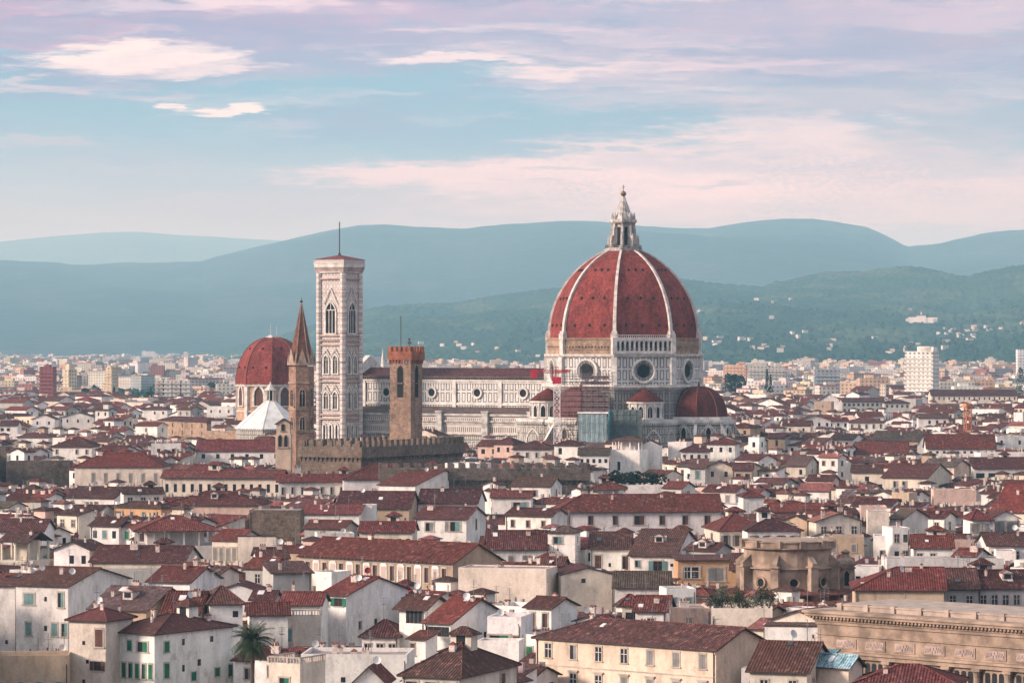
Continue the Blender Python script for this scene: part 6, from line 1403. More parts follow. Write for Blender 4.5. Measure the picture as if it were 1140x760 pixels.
H('D', 735, 1110, 236, 34, 'very long tan building with a row of many dark windows under maroon roof', 'the very long tan building', th=1, h=23, dep=18, wc='C', rc='m', roof='g', rise=4, rows=1, nw=17, sw=0, wt='hole', wz=1.2, chim=0)
H('D', 560, 760, 205, 14, 'long building with scalloped white cornice under dark roof left of the very long tan building', 'the scalloped cornice building', th=2, h=23, dep=14, wc='Pk', rc='m', roof='g', rows=1, nw=9, sw=0, wt='hole', wz=.7, chim=0)
H('D', 20, 95, 420, 70, 'tan tall house with one dark window near the right tribune', 'the tan tall house', th=-12, h=22.5, dep=10, wc='T', rc='m', roof='g', rows=1, nw=1, sw=0, wt='hole', wz=1.4, chim=0)
H('D', 85, 205, 366, 30, 'cream gabled house with maroon roof right of the red half dome', 'the cream gabled house', th=-10, h=21.5, dep=12, wc='C', rc='m', roof='g', rows=1, nw=2, sw=1, wt='hole', chim=1)
H('D', 190, 300, 605, 30, 'house with small dark barn roof and dark loft below the cream dark-windowed house', 'the dark barn roof', th=-20, h=18.5, dep=8, wc='Pk', rc='m', roof='g', rows=1, nw=2, sw=0, wt='brown_half', chim=1)
H('D', 155, 285, 650, 40, 'white gabled house with shallow red-pink roof', 'the red-pink roofed gable house', th=-18, h=18.5, dep=10, wc='W', rc='p', roof='g', rows=0, sw=0, chim=1)
H('D', 425, 540, 735, 30, 'pink-white terrace house with flat front below the broad middle right roofs', 'the pink-white terrace house', th=-3, h=17.5, dep=9, wc='Pk', rc='r', roof='f', rows=0, sw=0, chim=2)
H('D', 1000, 1200, 742, 40, 'large plain building with sweeping bright red roof at the right edge', 'the sweeping red roof', th=-28, h=18, dep=22, wc='C', rc='r', roof='g', rise=6, rows=0, sw=0, chim=1)

# ---- the painted palazzo's panels
W = gp['w']; m = MB()
m.box(-.85, .85, -.12, .02, -2.3, 1.9, 0); m.face([(-.85, -.12, 1.9), (.85, -.12, 1.9), (.5, -.12, 2.35), (-.5, -.12, 2.35)], 0)
m.box(-.62, .62, -.15, -.1, -2.0, 1.6, 1); pn = m.build('painted_panel', [M['whitetrim'], mat_marble('painted_ornament', .42, .7, .05, .06, .06, (.55, .47, .42), (.30, .17, .13), dirt=.3)], gp)
for i in range(8):
    o = pn if i == 0 else copy_to(pn, gp, (0, 0, 0)); o.location = (-W/2+W*(i+1)/9, -gp['d']/2, gp['h']-3.0)
b = MB(); b.box(-W/2-.1, W/2+.1, -gp['d']/2-.25, -gp['d']/2, gp['h']-6.3, gp['h']-5.9, bottom=True); b.build('string_course', M['trim'], gp)
b = MB(); b.box(-W/2-.05, W/2+.05, -gp['d']/2-.12, -gp['d']/2, gp['h']-.75, gp['h']-.35, bottom=True); b.build('cornice', M['trim'], gp)
b = MB()
for i in range(40): u = -W/2+.3+i*(W-.6)/39; b.box(u-.1, u+.1, -gp['d']/2-.75, -gp['d']/2, gp['h']-.32, gp['h']-.12, bottom=True)
b.build('rafter_end', M['gutter'], gp)
# the yellow palazzo: window heads on the second row, rafter ends, corner quoins, drainpipe
W, dd, hh = yp['w'], yp['d'], yp['h']
m = MB(); m.box(-.95, .95, -.3, 0, 0, .22, bottom=True); m.box(-.75, .75, -.18, 0, -.25, 0); hd = m.build('window_head', M['trim'], yp)
for i in range(7):
    o = hd if i == 0 else copy_to(hd, yp, (0, 0, 0)); o.location = (-W/2+W*(i+.5)/7, -dd/2, hh-2.0-4.2+1.35)
b = MB()
for i in range(56): u = -W/2-.3+i*(W+.6)/55; b.box(u-.07, u+.07, -dd/2-.5, -dd/2, hh-.36, hh-.16, bottom=True)
b.build('rafter_end', M['gutter'], yp)
b = MB(); b.bar((W/2-.35, -dd/2-.12, 0), (W/2-.35, -dd/2-.12, hh-.9), .08, n=6); b.bar((W/2-.35, -dd/2-.12, hh-.9), (W/2-.1, -dd/2-.5, hh-.3), .08, n=6); b.build('drainpipe', M['gutter'], yp)

# ---- library with columned facade at the right
DLb = 500; xs_, ys_ = xat(910, 497), 497.0; thl = R(-44); Lb = 62.0; hl = HC-(681-YH)*497/F
cx, cy = xs_+math.cos(thl)*Lb/2-math.sin(thl)*9, ys_+math.sin(thl)*Lb/2+math.cos(thl)*9
lb = thing('library', 'grand sandstone library facade with columns, relief panels and heavy toothed cornice', 'library', (cx, cy, 0), thl)
sm = M['tanstone']; Wl, dl = Lb, 18.0; F0 = -dl/2
b = MB(); b.box(-Wl/2, Wl/2, F0, dl/2, 0, hl-1.0, 0); b.build('wall', [sm], lb)
b = MB()
for (z0, z1, e) in ((-1.6, -1.15, .25), (-1.15, -.75, .45), (-.4, 0, 1.35), (0, .35, 1.6)): b.box(-Wl/2-e, Wl/2+e, F0-e, dl/2+e, hl+z0, hl+z1, 0, bottom=True)
n = int(Wl/.62)
for i in range(n+1): u = -Wl/2-.5+(Wl+1)*i/n; b.box(u-.17, u+.17, F0-1.15, F0, hl-.76, hl-.39, 0, bottom=True)
for i in range(30): v = F0+i*dl/29; b.box(-Wl/2-1.15, -Wl/2, v-.17, v+.17, hl-.76, hl-.39, 0, bottom=True)
b.build('cornice', [sm], lb)
b = MB(); k = 2.0
b.box(-Wl/2+k, Wl/2-k, F0+k, dl/2-k, hl, hl+1.0, 0); b.box(-Wl/2+k-.15, Wl/2-k+.15, F0+k-.15, dl/2-k+.15, hl+1.0, hl+1.2, 0, bottom=True)
for i in range(13): u = -Wl/2+k+.6+(Wl-2*k-1.2)*i/12; b.box(u-.4, u+.4, F0+k-.3, F0+k+.4, hl+.3, hl+1.35, 0)
b.build('attic_parapet', [mat_flat('pale_sandstone', (.37, .29, .24))], lb)
bay = 5.2; nb = int(Wl/bay); fr0 = hl-4.2
m = MB(); m.box(-1.85, 1.85, -.12, 0, -.75, .75, 0); m.face([(-1.6, -.16, -.55), (1.6, -.16, -.55), (1.6, -.16, .55), (-1.6, -.16, .55)], 1)
rr_ = random.Random(3)
for i in range(16): x = -1.4+i*.185; z = rr_.uniform(-.3, .3); m.box(x-.07, x+.07, -.24, -.15, z-.2, z+.2, 1, bottom=True)
pn = m.build('relief_panel', [sm, M['pinkm']], lb)
m = MB(); m.box(-.7, .7, -1.0, 0, 4.8, 5.2, 0, bottom=True); m.lathe([(.52, -2.0), (.46, 4.0), (.5, 4.1), (.65, 4.7)], 12, cy=-.5, mat=0); cl_ = m.build('column', [sm], lb)
m = MB(); m.box(-1.9, 1.9, -.2, 0, -1.3, 1.6, 0); 
for x in (-1.15, 0, 1.15): m.face([(x-.42, -.23, -1.0), (x+.42, -.23, -1.0), (x+.42, -.23, 1.2), (x-.42, -.23, 1.2)], 1); m.face([(x-.42, -.24, 1.2), (x+.42, -.24, 1.2), (x+.25, -.24, 1.45), (x-.25, -.24, 1.45)], 1)
wn = m.build('window', [sm, M['glass']], lb)
b = MB(); b.box(-Wl/2-.1, Wl/2+.1, F0-.25, F0, fr0+1.1, fr0+1.3, 0, bottom=True); b.box(-Wl/2-.1, Wl/2+.1, F0-.9, F0, fr0-1.4, fr0-1.05, 0, bottom=True); b.box(-Wl/2-.1, Wl/2+.1, F0-.6, F0, fr0-2.0, fr0-1.4, 0, bottom=True)
b.build('entablature', [sm], lb)
for i in range(nb):
    u = -Wl/2+3.6+i*bay
    if u > Wl/2-3: break
    o = pn if i == 0 else copy_to(pn, lb, (0, 0, 0)); o.location = (u+bay/2-1.0, F0, fr0)
    o = cl_ if i == 0 else copy_to(cl_, lb, (0, 0, 0)); o.location = (u+4.1, F0, fr0-7.2)
    o = wn if i == 0 else copy_to(wn, lb, (0, 0, 0)); o.location = (u+bay/2-1.0, F0, fr0-3.9)
claim(cx, cy, thl, Wl, dl, 500, 885, 1500, 760); NAMED.append((1020, 690, 500, 'the columned library', lb))

# ---- round stone drum with buttresses
Dd = 640; zd = lambda py: zat(py, Dd); Rd = 53/F*Dd
dr = thing('stone_drum', 'round sandstone drum with scrolled buttresses, round windows and flat parapet', 'church', (xat(881, Dd), Dd+Rd, 0), R(8))
b = MB(); b.cyl(24, Rd*.93, Rd*.93, 0, zd(607), mat=0); b.build('drum_wall', [sm], dr)
b = MB(); b.cyl(24, Rd*.97, Rd*1.03, zd(613), zd(611.5), mat=0, bottom=True); b.cyl(24, Rd*1.03, Rd*1.03, zd(611.5), zd(610.5), mat=0, bottom=True); b.cyl(24, Rd*.97, Rd*.97, zd(610.5), zd(604.5), mat=0); b.cyl(24, Rd*1.0, Rd*1.0, zd(604.5), zd(603.5), mat=0, bottom=True)
b.cyl(24, Rd*.9, Rd*.9, zd(603.5), zd(603), mat=0)
for k in range(12): b.set(k*PI/6+.1, (0, 0, 0)); b.box(Rd*.9, Rd*1.04, -.5, .5, zd(611), zd(602.5), 0)
b.set(0, (0, 0, 0)); b.cyl(24, Rd*1.0, Rd*1.0, zd(634), zd(632.5), mat=0, bottom=True); b.build('parapet', [sm], dr)
m = MB(); m.box(Rd*.9, Rd*1.12, -.75, .75, 0, zd(631), 0); m.box(Rd*.9, Rd*1.16, -.9, .9, zd(632), zd(630.5), 0, bottom=True)
pr = [(Rd*.92, zd(630.5)), (Rd*1.12, zd(630.5)), (Rd*1.13, zd(627)), (Rd*1.06, zd(624)), (Rd*.99, zd(621)), (Rd*.92, zd(618))]
m.face([(x, -.5, z) for x, z in pr]); m.face([(x, .5, z) for x, z in reversed(pr)])
for (xa, za_), (xb, zb_) in zip(pr[:-1], pr[1:]): m.face([(xa, -.5, za_), (xa, .5, za_), (xb, .5, zb_), (xb, -.5, zb_)][::-1])
m.cyl(10, .75, .75, -.55, .55); bu = m.build('buttress', [sm], dr)
for k in range(8): o = bu if k == 0 else copy_to(bu, dr, (0, 0, 0)); o.rotation_euler.z = k*PI/4+R(18)
rw = oculus_mb(1.15, .75, .3, 16).build('round_window', [sm, M['dark'], sm], dr)
for k in range(8):
    o = rw if k == 0 else copy_to(rw, dr, (0, 0, 0)); a = k*PI/4+R(18)+PI/8; o.location = (Rd*.93*math.cos(a)*.995, Rd*.93*math.sin(a)*.995, zd(649)); o.rotation_euler.z = a+PI/2
b = MB(); b.cyl(24, Rd*1.5, Rd*.93, zd(661), zd(657), top=False)
for i in range(len(b.C)): b.C[i] = ROOFC['r']
b.build('skirt_roof', M['roof'], dr)
claim(xat(881, Dd), Dd+Rd, 0, 2.3*Rd, 2.3*Rd, Dd, 822, 940, 664); NAMED.append((881, 625, Dd, 'the round stone drum', dr))
Dq = 655; tq = thing('stone_turret', 'small sandstone turret with scrolled top right of the round drum', 'turret', (xat(943, Dq), Dq+3, 0), R(-20)); zq = lambda py: zat(py, Dq)
b = MB(); b.cyl(8, 1.75, 1.7, 0, zq(634)); b.cyl(8, 1.9, 2.05, zq(634), zq(632), bottom=True); b.build('shaft', [sm], tq)
b = MB(); b.lathe([(1.7, zq(632)), (1.9, zq(628)), (1.6, zq(624)), (.9, zq(621)), (.7, zq(617)), (1.0, zq(615)), (.2, zq(612))], 10); b.build('cap', [sm], tq)
m = MB(); arch_window(m, .9, 2.8, 0, 0, 0, fr=.15, proud=.08, sill=False); w_ = m.build('window', [sm, M['dark']], tq)
for k in range(4): o = w_ if k == 0 else copy_to(w_, tq, (0, 0, 0)); a = PI/8+k*PI/2; q = 1.72*math.cos(O8)+.02; o.location = (q*math.cos(a), q*math.sin(a), zq(652)); o.rotation_euler.z = a+PI/2
claim(xat(943, Dq), Dq+3, 0, 4, 4, Dq, 934, 952, 660)

# ---- small green copper dome, orange lattice mast, high-rises far off
Dc_ = 715; cd = thing('copper_dome', 'small pale green copper dome beside the painted palazzo roof', 'dome', (xat(508, Dc_), Dc_, 0), 0)
b = MB(); b.cyl(12, 2.6, 2.6, 0, zat(614, Dc_)); b.build('drum', M['chim'], cd)
b = MB(); z0 = zat(614, Dc_); b.lathe([(2.75, z0), (2.6, z0+.8), (2.0, z0+1.6), (1.0, z0+2.1), (.2, z0+2.25)], 14); b.build('dome_shell', M['copper'], cd)
claim(xat(508, Dc_), Dc_, 0, 5.5, 5.5, Dc_, 493, 523, 614)
Do = 1500; om = thing('lattice_mast', 'orange lattice crane mast standing among the roofs at the right', 'crane', (xat(1077.5, Do), Do, 0), R(20))
b = MB(); lattice(b, (0, 0, 0), (0, 0, zat(449, Do)), 2.4, 2.4, .2); b.box(-1.5, 1.5, -1.5, 1.5, zat(453, Do), zat(449, Do)); b.build('mast', mat_flat('orange_paint', (.55, .20, .10)), om)
claim(xat(1077.5, Do), Do, 0, 4, 4, Do, 1073, 1082, 486)
HG = 'apartment towers on the plain'
def tower_block(px0, px1, py, D, th, dep, col, label, sn, yb, pent=3):
    x0, x1 = xat(px0, D), xat(px1, D); h = zat(py, D); c, s = math.cos(R(th)), abs(math.sin(R(th)))
    W = max(6, ((x1-x0)-dep*s)/c)
    o = thing('tower_block', label, 'apartment block', ((x0+x1)/2, D, 0), R(th))
    b = MB(); b.box(-W/2, W/2, -dep/2, dep/2, 0, h, 0, col)
    for i in range(int(h/3.2)): z = 3.2*i+.4; b.box(-W/2-.5, W/2+.5, -dep/2-.9, -dep/2-.5, z, z+1.0, 1, [min(.8, q*1.15) for q in col], bottom=True)
    b.build('wall', [M['block'], M['attr']], o)
    b = MB(); r_ = random.Random(int(px0))
    for i in range(pent): w = r_.uniform(2, W/4); x = r_.uniform(-W/2+w, W/2-w); b.box(x-w, x+w, -dep/3, dep/3, h, h+r_.uniform(1.5, 4.5), 0, col)
    b.build('roof_room', M['attr'], o)
    claim((x0+x1)/2, D, R(th), W, dep, D, px0, px1, yb); NAMED.append(((px0+px1)/2, py, D, sn, o)); return o
tower_block(1007, 1046, 391, 2750, -25, 16, (.70, .66, .60), 'bright white apartment high-rise towering over the right-hand suburbs', 'the white high-rise', 424)
tower_block(45, 62, 408, 2950, -6, 14, (.26, .075, .07), 'maroon brick apartment tower at the left among pale blocks', 'the maroon tower block', 440, 1)
tower_block(72, 84, 411, 3000, -30, 12, (.62, .52, .38), 'cream windowless apartment tower right of the maroon one', 'the cream tower block', 430, 1)
tower_block(118, 131, 409, 3300, -20, 14, (.58, .46, .32), 'square tan apartment tower left of the red chapel dome', 'the tan tower block', 420, 1)
tower_block(906, 934, 411, 3000, 0, 14, (.34, .36, .38), 'grey apartment block with dark blue central window strip', 'the grey striped block', 427, 2)
tower_block(805, 832, 406, 3600, -10, 14, (.62, .40, .28), 'pale orange apartment block right of the great dome', 'the pale orange block', 422, 2)
tower_block(833, 872, 408, 3500, -5, 14, (.42, .40, .36), 'long grey-green apartment block right of the pale orange one', 'the grey-green block', 422, 2)
tower_block(1132, 1160, 389, 3900, 0, 16, (.68, .66, .66), 'white cylinder-like block at the right edge below the hills', 'the right-edge white block', 402, 0)
for i, (a, c_) in enumerate(((174, (.45, .40, .35)), (184, (.55, .52, .47)), (193, (.5, .46, .42)), (204, (.52, .49, .45)))):
    tower_block(a, a+8, 423, 2700, 0, 14, c_, ['leftmost slab in the row of four pale apartment slabs', 'second slab from the left in the row of four apartment slabs', 'third slab from the left in the row of apartment slabs', 'rightmost slab in the row of four pale apartment slabs'][i], 'the apartment slabs', 441, 0)

# ------------------------------------------------------------------ plants
def leaves(mb, cx, cy, cz, rx, ry, rz, n, size, c0, rng, holes=.0):
    """a crown: leaf-sized faces gathered in uneven clumps"""
    cl = [(rng.gauss(0, .42), rng.gauss(0, .42), rng.gauss(.05, .42)) for _ in range(max(4, n//22))]
    for i in range(n):
        k = cl[rng.randrange(len(cl))]; a = Vector((k[0]+rng.gauss(0, .17), k[1]+rng.gauss(0, .17), k[2]+rng.gauss(0, .15)))
        if a.length > 1.1: a *= 1.05/a.length
        p = Vector((cx+a.x*rx, cy+a.y*ry, cz+a.z*rz)); s = size*rng.uniform(.6, 1.3)
        u = Vector((rng.gauss(0, 1), rng.gauss(0, 1), rng.gauss(0, .6))).normalized(); w = u.orthogonal().normalized(); w = (w*math.cos(rng.uniform(0, 6)))+(u.cross(w))*math.sin(1)
        v = w.normalized(); f = rng.uniform(.6, 1.5)
        col = (c0[0]*f, c0[1]*f, c0[2]*f)
        mb.face([tuple(p-u*s), tuple(p-v*s*.6), tuple(p+u*s), tuple(p+v*s*.6)], None, [(0, 0)]*4, col)
def plant(name, label, cat, x, y, z0, hgt, wid, seed, col=(.035, .06, .03), n=420, group=None, trunk=.3, leaf=.16, pot=False, shape=1.0):
    r_ = random.Random(seed); t = thing(name, label, cat, (x, y, z0), 0, group)
    b = MB(); th_ = hgt*trunk
    pts = [(0, 0, 0), (r_.uniform(-.1, .1)*wid, r_.uniform(-.1, .1)*wid, th_), (r_.uniform(-.15, .15)*wid, r_.uniform(-.1, .1)*wid, hgt*.75)]
    for i in range(2): b.bar(pts[i], pts[i+1], hgt*(.022-.007*i), n=6)
    for k in range(6):
        a = r_.uniform(0, 6.28); b.bar(pts[1], (math.cos(a)*wid*.35, math.sin(a)*wid*.35, hgt*r_.uniform(.5, .85)), hgt*.01)
    if pot: b.cyl(10, .22, .32, 0, .45)
    b.build('trunk' if hgt > 3 else 'stem', M['bark'], t)
    b = MB(); leaves(b, 0, 0, th_+(hgt-th_)*.5, wid/2, wid/2, (hgt-th_)*.55*shape, n, leaf, col, r_)
    b.build('crown' if hgt > 3 else 'foliage', M['leaf'], t)
    return t
# palm
Dp = 478; ph = zat(714, Dp)
pl = thing('palm_tree', 'dark green palm tree with drooping fronds beside the green-shuttered corner house', 'palm tree', (xat(278.5, Dp), Dp, 0), 0)
b = MB(); r_ = random.Random(5)
for i in range(14): z0, z1 = ph*i/14, ph*(i+1)/14; b.cyl(10, .34-.006*i, .30-.006*i, z0, z1, cx=.3*math.sin(i*.12)); b.cyl(10, .38-.006*i, .34-.006*i, z1-.18, z1, cx=.3*math.sin(i*.12), bottom=True)
b.build('trunk', M['bark'], pl)
b = MB(); ox_ = .3
for k in range(100):
    a = r_.uniform(0, 2*PI); e = r_.uniform(-.55, 1.35); L = r_.uniform(2.8, 3.9); seg = 9; p = Vector((ox_, 0, ph)); d = Vector((math.cos(a)*math.cos(e), math.sin(a)*math.cos(e), math.sin(e)))
    sd_ = Vector((-math.sin(a), math.cos(a), 0)); f = r_.uniform(.5, 1.5); col = (.028*f, .048*f, .022*f)
    for i in range(seg):
        q = p+d*(L/seg); w = .8*math.sin(PI*(i+1.2)/(seg+1.4))
        for s_ in (-1, 1):
            for jj in range(2):
                m0 = p.lerp(q, jj*.5); m1 = p.lerp(q, jj*.5+.28); tip = m0+sd_*s_*w+d*.25+Vector((0, 0, -.28*w-.1))
                b.face([tuple(m0), tuple(m1), tuple(tip)], None, [(0, 0)]*3, col)
        b.bar(p, q, .025, None, (.06, .07, .03), 3)
        d = (d+Vector((0, 0, -.17))).normalized(); p = q
b.build('crown', M['leaf'], pl)
claim(xat(278.5, Dp), Dp, 0, 1, 1, Dp, 264, 293, 762)
# roof garden
gx, gy = gardn.location.x, gardn.location.y
adj = ['low rounded dark', 'taller loose grey-green', 'broad dark', 'feathery upright', 'small dense', 'spreading olive-green', 'tall dark', 'pale grey-green']
where = ['leftmost on the roof garden terrace', 'second from the left on the roof garden', 'third from the left on the roof garden', 'in the middle of the roof garden', 'just right of the roof garden middle', 'third from the right on the roof garden', 'second from the right on the roof garden', 'rightmost on the roof garden terrace']
for i in range(8):
    u = -gardn['w']/2+.6+(gardn['w']-1.2)*i/7; v = -2.0+1.8*((i*37) % 5)/5; hh = 1.5*(1.8, 3.0, 2.2, 2.7, 1.5, 2.1, 2.9, 2.4)[i]
    c, s_ = math.cos(gardn.rotation_euler.z), math.sin(gardn.rotation_euler.z)
    plant('shrub', adj[i]+' shrub '+where[i], 'shrub', gx+c*u-s_*v, gy+s_*u+c*v, gardn['h'], hh, 1.5*(2.2, 1.9, 2.8, 1.7, 1.6, 2.6, 1.8, 2.2)[i], 20+i, [(.03, .05, .025), (.10, .12, .085), (.025, .045, .022), (.05, .07, .04)][i % 4], 1100, 'shrubs on the roof garden', .15, .11, True)
for i, (px, w_) in enumerate(((686, 7), (697, 8), (707, 6), (717, 9), (729, 8))):
    D_ = 1120+i*3
    plant('garden_tree', ('small dark', 'bushy dark', 'narrow dark', 'broad dark', 'rounded dark')[i]+' garden tree '+('leftmost in front of the white terrace tower', 'second from left below the white terrace tower', 'third from left below the white terrace tower', 'fourth from left below the white terrace tower', 'rightmost below the blank white gable')[i], 'tree',
          xat(px, D_), D_, 0, zat(526+(i % 2)*2, D_), w_, 40+i, (.022, .04, .024), 900, 'dark garden trees below the terrace tower', .6, .5)
    claim(xat(px, D_), D_, 0, w_, w_, D_, px-12, px+12, 540)

# ------------------------------------------------------------------ the rest of the city
rng = random.Random(11)
foot = []
def rect(cx, cy, th, W, d, grow=0.0):
    c, s = math.cos(th), math.sin(th); a, b = W/2+grow, d/2+grow
    return [(cx+c*x-s*y, cy+s*x+c*y) for x, y in ((-a, -b), (a, -b), (a, b), (-a, b))]
def overlap(A, B):
    for P_, Q in ((A, B), (B, A)):
        for i in range(2):
            ex, ey = P_[i+1][0]-P_[i][0], P_[i+1][1]-P_[i][1]
            pa = [ex*x+ey*y for x, y in P_]; qa = [ex*x+ey*y for x, y in Q]
            if max(pa) <= min(qa) or max(qa) <= min(pa): return False
    return True
HR = [(rect(*h[:5], grow=-.4), math.hypot(h[3], h[4])/2, h[0], h[1]) for h in HERO]
CELL = {}
def near_boxes(x, y):
    for i in (-1, 0, 1):
        for j in (-1, 0, 1):
            for r in CELL.get((int(x//30)+i, int(y//30)+j), ()): yield r
cand = []
def try_place(x, y, th, W, d, h, **kw):
    px = 570+F*x/y
    if not (-150 < px < 1290): return
    A = rect(x, y, th, W, d, -.5)
    for r, rad, hx, hy in HR:
        if abs(hx-x) < rad+15 and abs(hy-y) < rad+15 and overlap(A, r): return
    for r in near_boxes(x, y):
        if overlap(A, r): return
    rf = kw.get('rf', 'g'); rise = .34*(d/2 if rf != 'x' else W/2) if rf in 'gxh' else (.22*d if rf == 's' else 1.0)
    dn = min(p[1] for p in A); x0 = min(570+F*p[0]/p[1] for p in A)-1; x1 = max(570+F*p[0]/p[1] for p in A)+1
    lim = 0
    for hcx, hcy, ht, hW, hd, hD, a, b, yb in HERO:
        if hD > dn+2 and a < x1 and b > x0: lim = max(lim, yb)
    if lim:
        hmax = HC-(lim-YH)*dn/F-rise-(1.2 if dn < 900 else .4)
        if hmax < h:
            if hmax < 7: return
            h = hmax
    ytop = YH+(HC-h-rise)*F/dn
    if ytop > 748: return
    CELL.setdefault((int(x//30), int(y//30)), []).append(A)
    cand.append(dict(x=x, y=y, th=th, W=W, d=d, h=h, rise=rise, x0=x0, x1=x1, ytop=ytop, yeave=YH+(HC-h)*F/dn, dn=dn, **kw))
def gen(D0, D1, cw, cd, big):
    t0 = R(-33); c, s = math.cos(t0), math.sin(t0)
    n = int(2*D1/cw)
    for i in range(-n//2, n//2):
        for j in range(-n//2, n//2):
            gx_, gy_ = i*cw+(j % 2)*cw*.4, (D0+D1)/2*1.0
            x = c*i*cw-s*j*cd; y = (D0+D1)/2+s*i*cw+c*j*cd
            if not (D0 <= y <= D1) or abs(x) > y*.176+35: continue
            zone = noise.noise(Vector((x/140, y/140, 2.0)))
            th = t0+R(9)*zone*1.6+R(rng.uniform(-4, 4))
            if noise.noise(Vector((x/200, y/200, 8.0))) > .32: th += R(38)
            x += rng.uniform(-2, 2); y += rng.uniform(-2, 2)
            W = cw*rng.uniform(.75, 1.12); d = cd*rng.uniform(.75, 1.1)
            r = rng.random()
            if r < .12: W *= 1.7
            elif r < .2: d *= 1.5
            elif r < .30: W *= .6; d *= .7
            hb = float(np.interp(y, [380, 700, 1000, 1250, 1450, 2000, 2600], [14.5, 16, 19, 21, 20, 19, 18]))
            h = hb+rng.gauss(0, 2.3)+2.5*zone+(rng.uniform(2, 4) if rng.random() < .10 else 0)
            rf = rng.choice('gggggghhxxsf' if not big else 'ggggghhxxff')
            try_place(x, y, th, W, d, h, rf=rf, rc=rng.choice('mmmrrrrbbgp' if y < 1500 else 'mmmrrrb'), wc=rng.choice(['W']*9+['S']*4+['C']*4+['T', 'G', 'Pk', 'Y', 'G']), seed=rng.random())
gen(370, 1000, 10.5, 9.0, False)
gen(1000, 1650, 11.0, 9.5, False)
gen(1650, 2650, 14.5, 12.0, True)
# small infill houses and roof rooms between
for _ in range(5200):
    y = rng.uniform(420, 1900); x = rng.uniform(-.155, .155)*y
    hb = float(np.interp(y, [380, 700, 1000, 1250, 2000], [15, 16.5, 19, 21, 19]))
    try_place(x, y, R(-33+rng.uniform(-8, 8)), rng.uniform(3.2, 7.5), rng.uniform(3.2, 6.5), hb+rng.gauss(0, 2.2), rf=rng.choice('ghsfx'), rc=rng.choice('mmrrbg'), wc=rng.choice(['W']*8+['C', 'S', 'T', 'G']), seed=rng.random())
# which of them does the camera see: sweep from near to far keeping the lowest free row
sky = np.full(1140, 760.0)
allb = [('f', c['dn'], c) for c in cand]+[('h', h[5], h) for h in HERO]
allb.sort(key=lambda t: t[1])
for k, dd, c in allb:
    if k == 'f':
        a, b_ = max(0, int(c['x0'])), min(1140, int(c['x1'])+1)
        if b_ <= a: c['vis'] = 0; continue
        seg = sky[a:b_]; gain = np.clip(seg-c['ytop']-.5, 0, 60); c['vis'] = float(gain.sum())
        sky[a:b_] = np.minimum(seg, c['yeave']-1)
    else:
        a, b_ = max(0, int(c[6])), min(1140, int(c[7])+1)
        if b_ > a: sky[a:b_] = np.minimum(sky[a:b_], c[8]-12)
n_house = sum(1 for t in THINGS if t.name.split('.')[0] == 'house')
room = 292-n_house
order = sorted([c for c in cand if c['vis'] > 60], key=lambda c: -c['vis'])
single = order[:room]; ids = {id(c) for c in single}
SIZE = lambda c: 'small' if c['W']*c['d'] < 70 else ('wide' if c['W'] > 17 else '')
RT = dict(g='gable', h='hip', x='front-gable', s='sloping', f='flat')
used = set(t['label'].lower() for t in THINGS)
def relation(c, lm):
    px, py = (c['x0']+c['x1'])/2, c['yeave']; dx, dy = px-lm[0], py-lm[1]
    if abs(dx) > 1.3*abs(dy)+6: return 'right of' if dx > 0 else 'left of'
    if dy < 0: return 'behind'
    return 'in front of'
def make_label(c, nch):
    px, py = (c['x0']+c['x1'])/2, c['yeave']
    ls = sorted(NAMED, key=lambda m: math.hypot(m[0]-px, (m[1]-py)*1.6))[:6]
    wn = WALLN[c['wc']].replace('warm ', ''); rn = '' if c['rf'] == 'f' else ROOFN[c['rc']]
    roof = f"{rn} {RT[c['rf']]} roof" if c['rf'] != 'f' else 'flat roof'
    tries = []
    for lm in ls:
        r = relation(c, lm)
        tries.append(f"{wn} house with {roof}, {r} {lm[3]}")
        tries.append(f"{SIZE(c) or 'middling'} {wn} house with {roof}, {r} {lm[3]}")
        tries.append(f"{wn} house, {roof}, {('no', 'one', 'two', 'three')[nch]} chimney{'s' if nch != 1 else ''}, {r} {lm[3]}")
        tries.append(f"{SIZE(c) or 'middling'} {wn} house, {roof}, {('no', 'one', 'two', 'three')[nch]} chimney{'s' if nch != 1 else ''}, {r} {lm[3]}")
    for l in tries:
        l = ' '.join(l.split())
        if len(l.split()) <= 16 and l.lower() not in used: used.add(l.lower()); return l
    for a in ls:
        for b_ in ls:
            if a is not b_:
                l = f"{wn} house with {roof} {relation(c, a)} {a[3]} and {relation(c, b_)} {b_[3]}"
                if len(l.split()) <= 16 and l.lower() not in used: used.add(l.lower()); return l
    return ' '.join(tries[0].split())
WTS = ['glass', 'hole', 'grey_half', 'brown_half', 'grey_closed', 'green_closed', 'brown_closed', 'teal_closed', 'hole', 'hole']
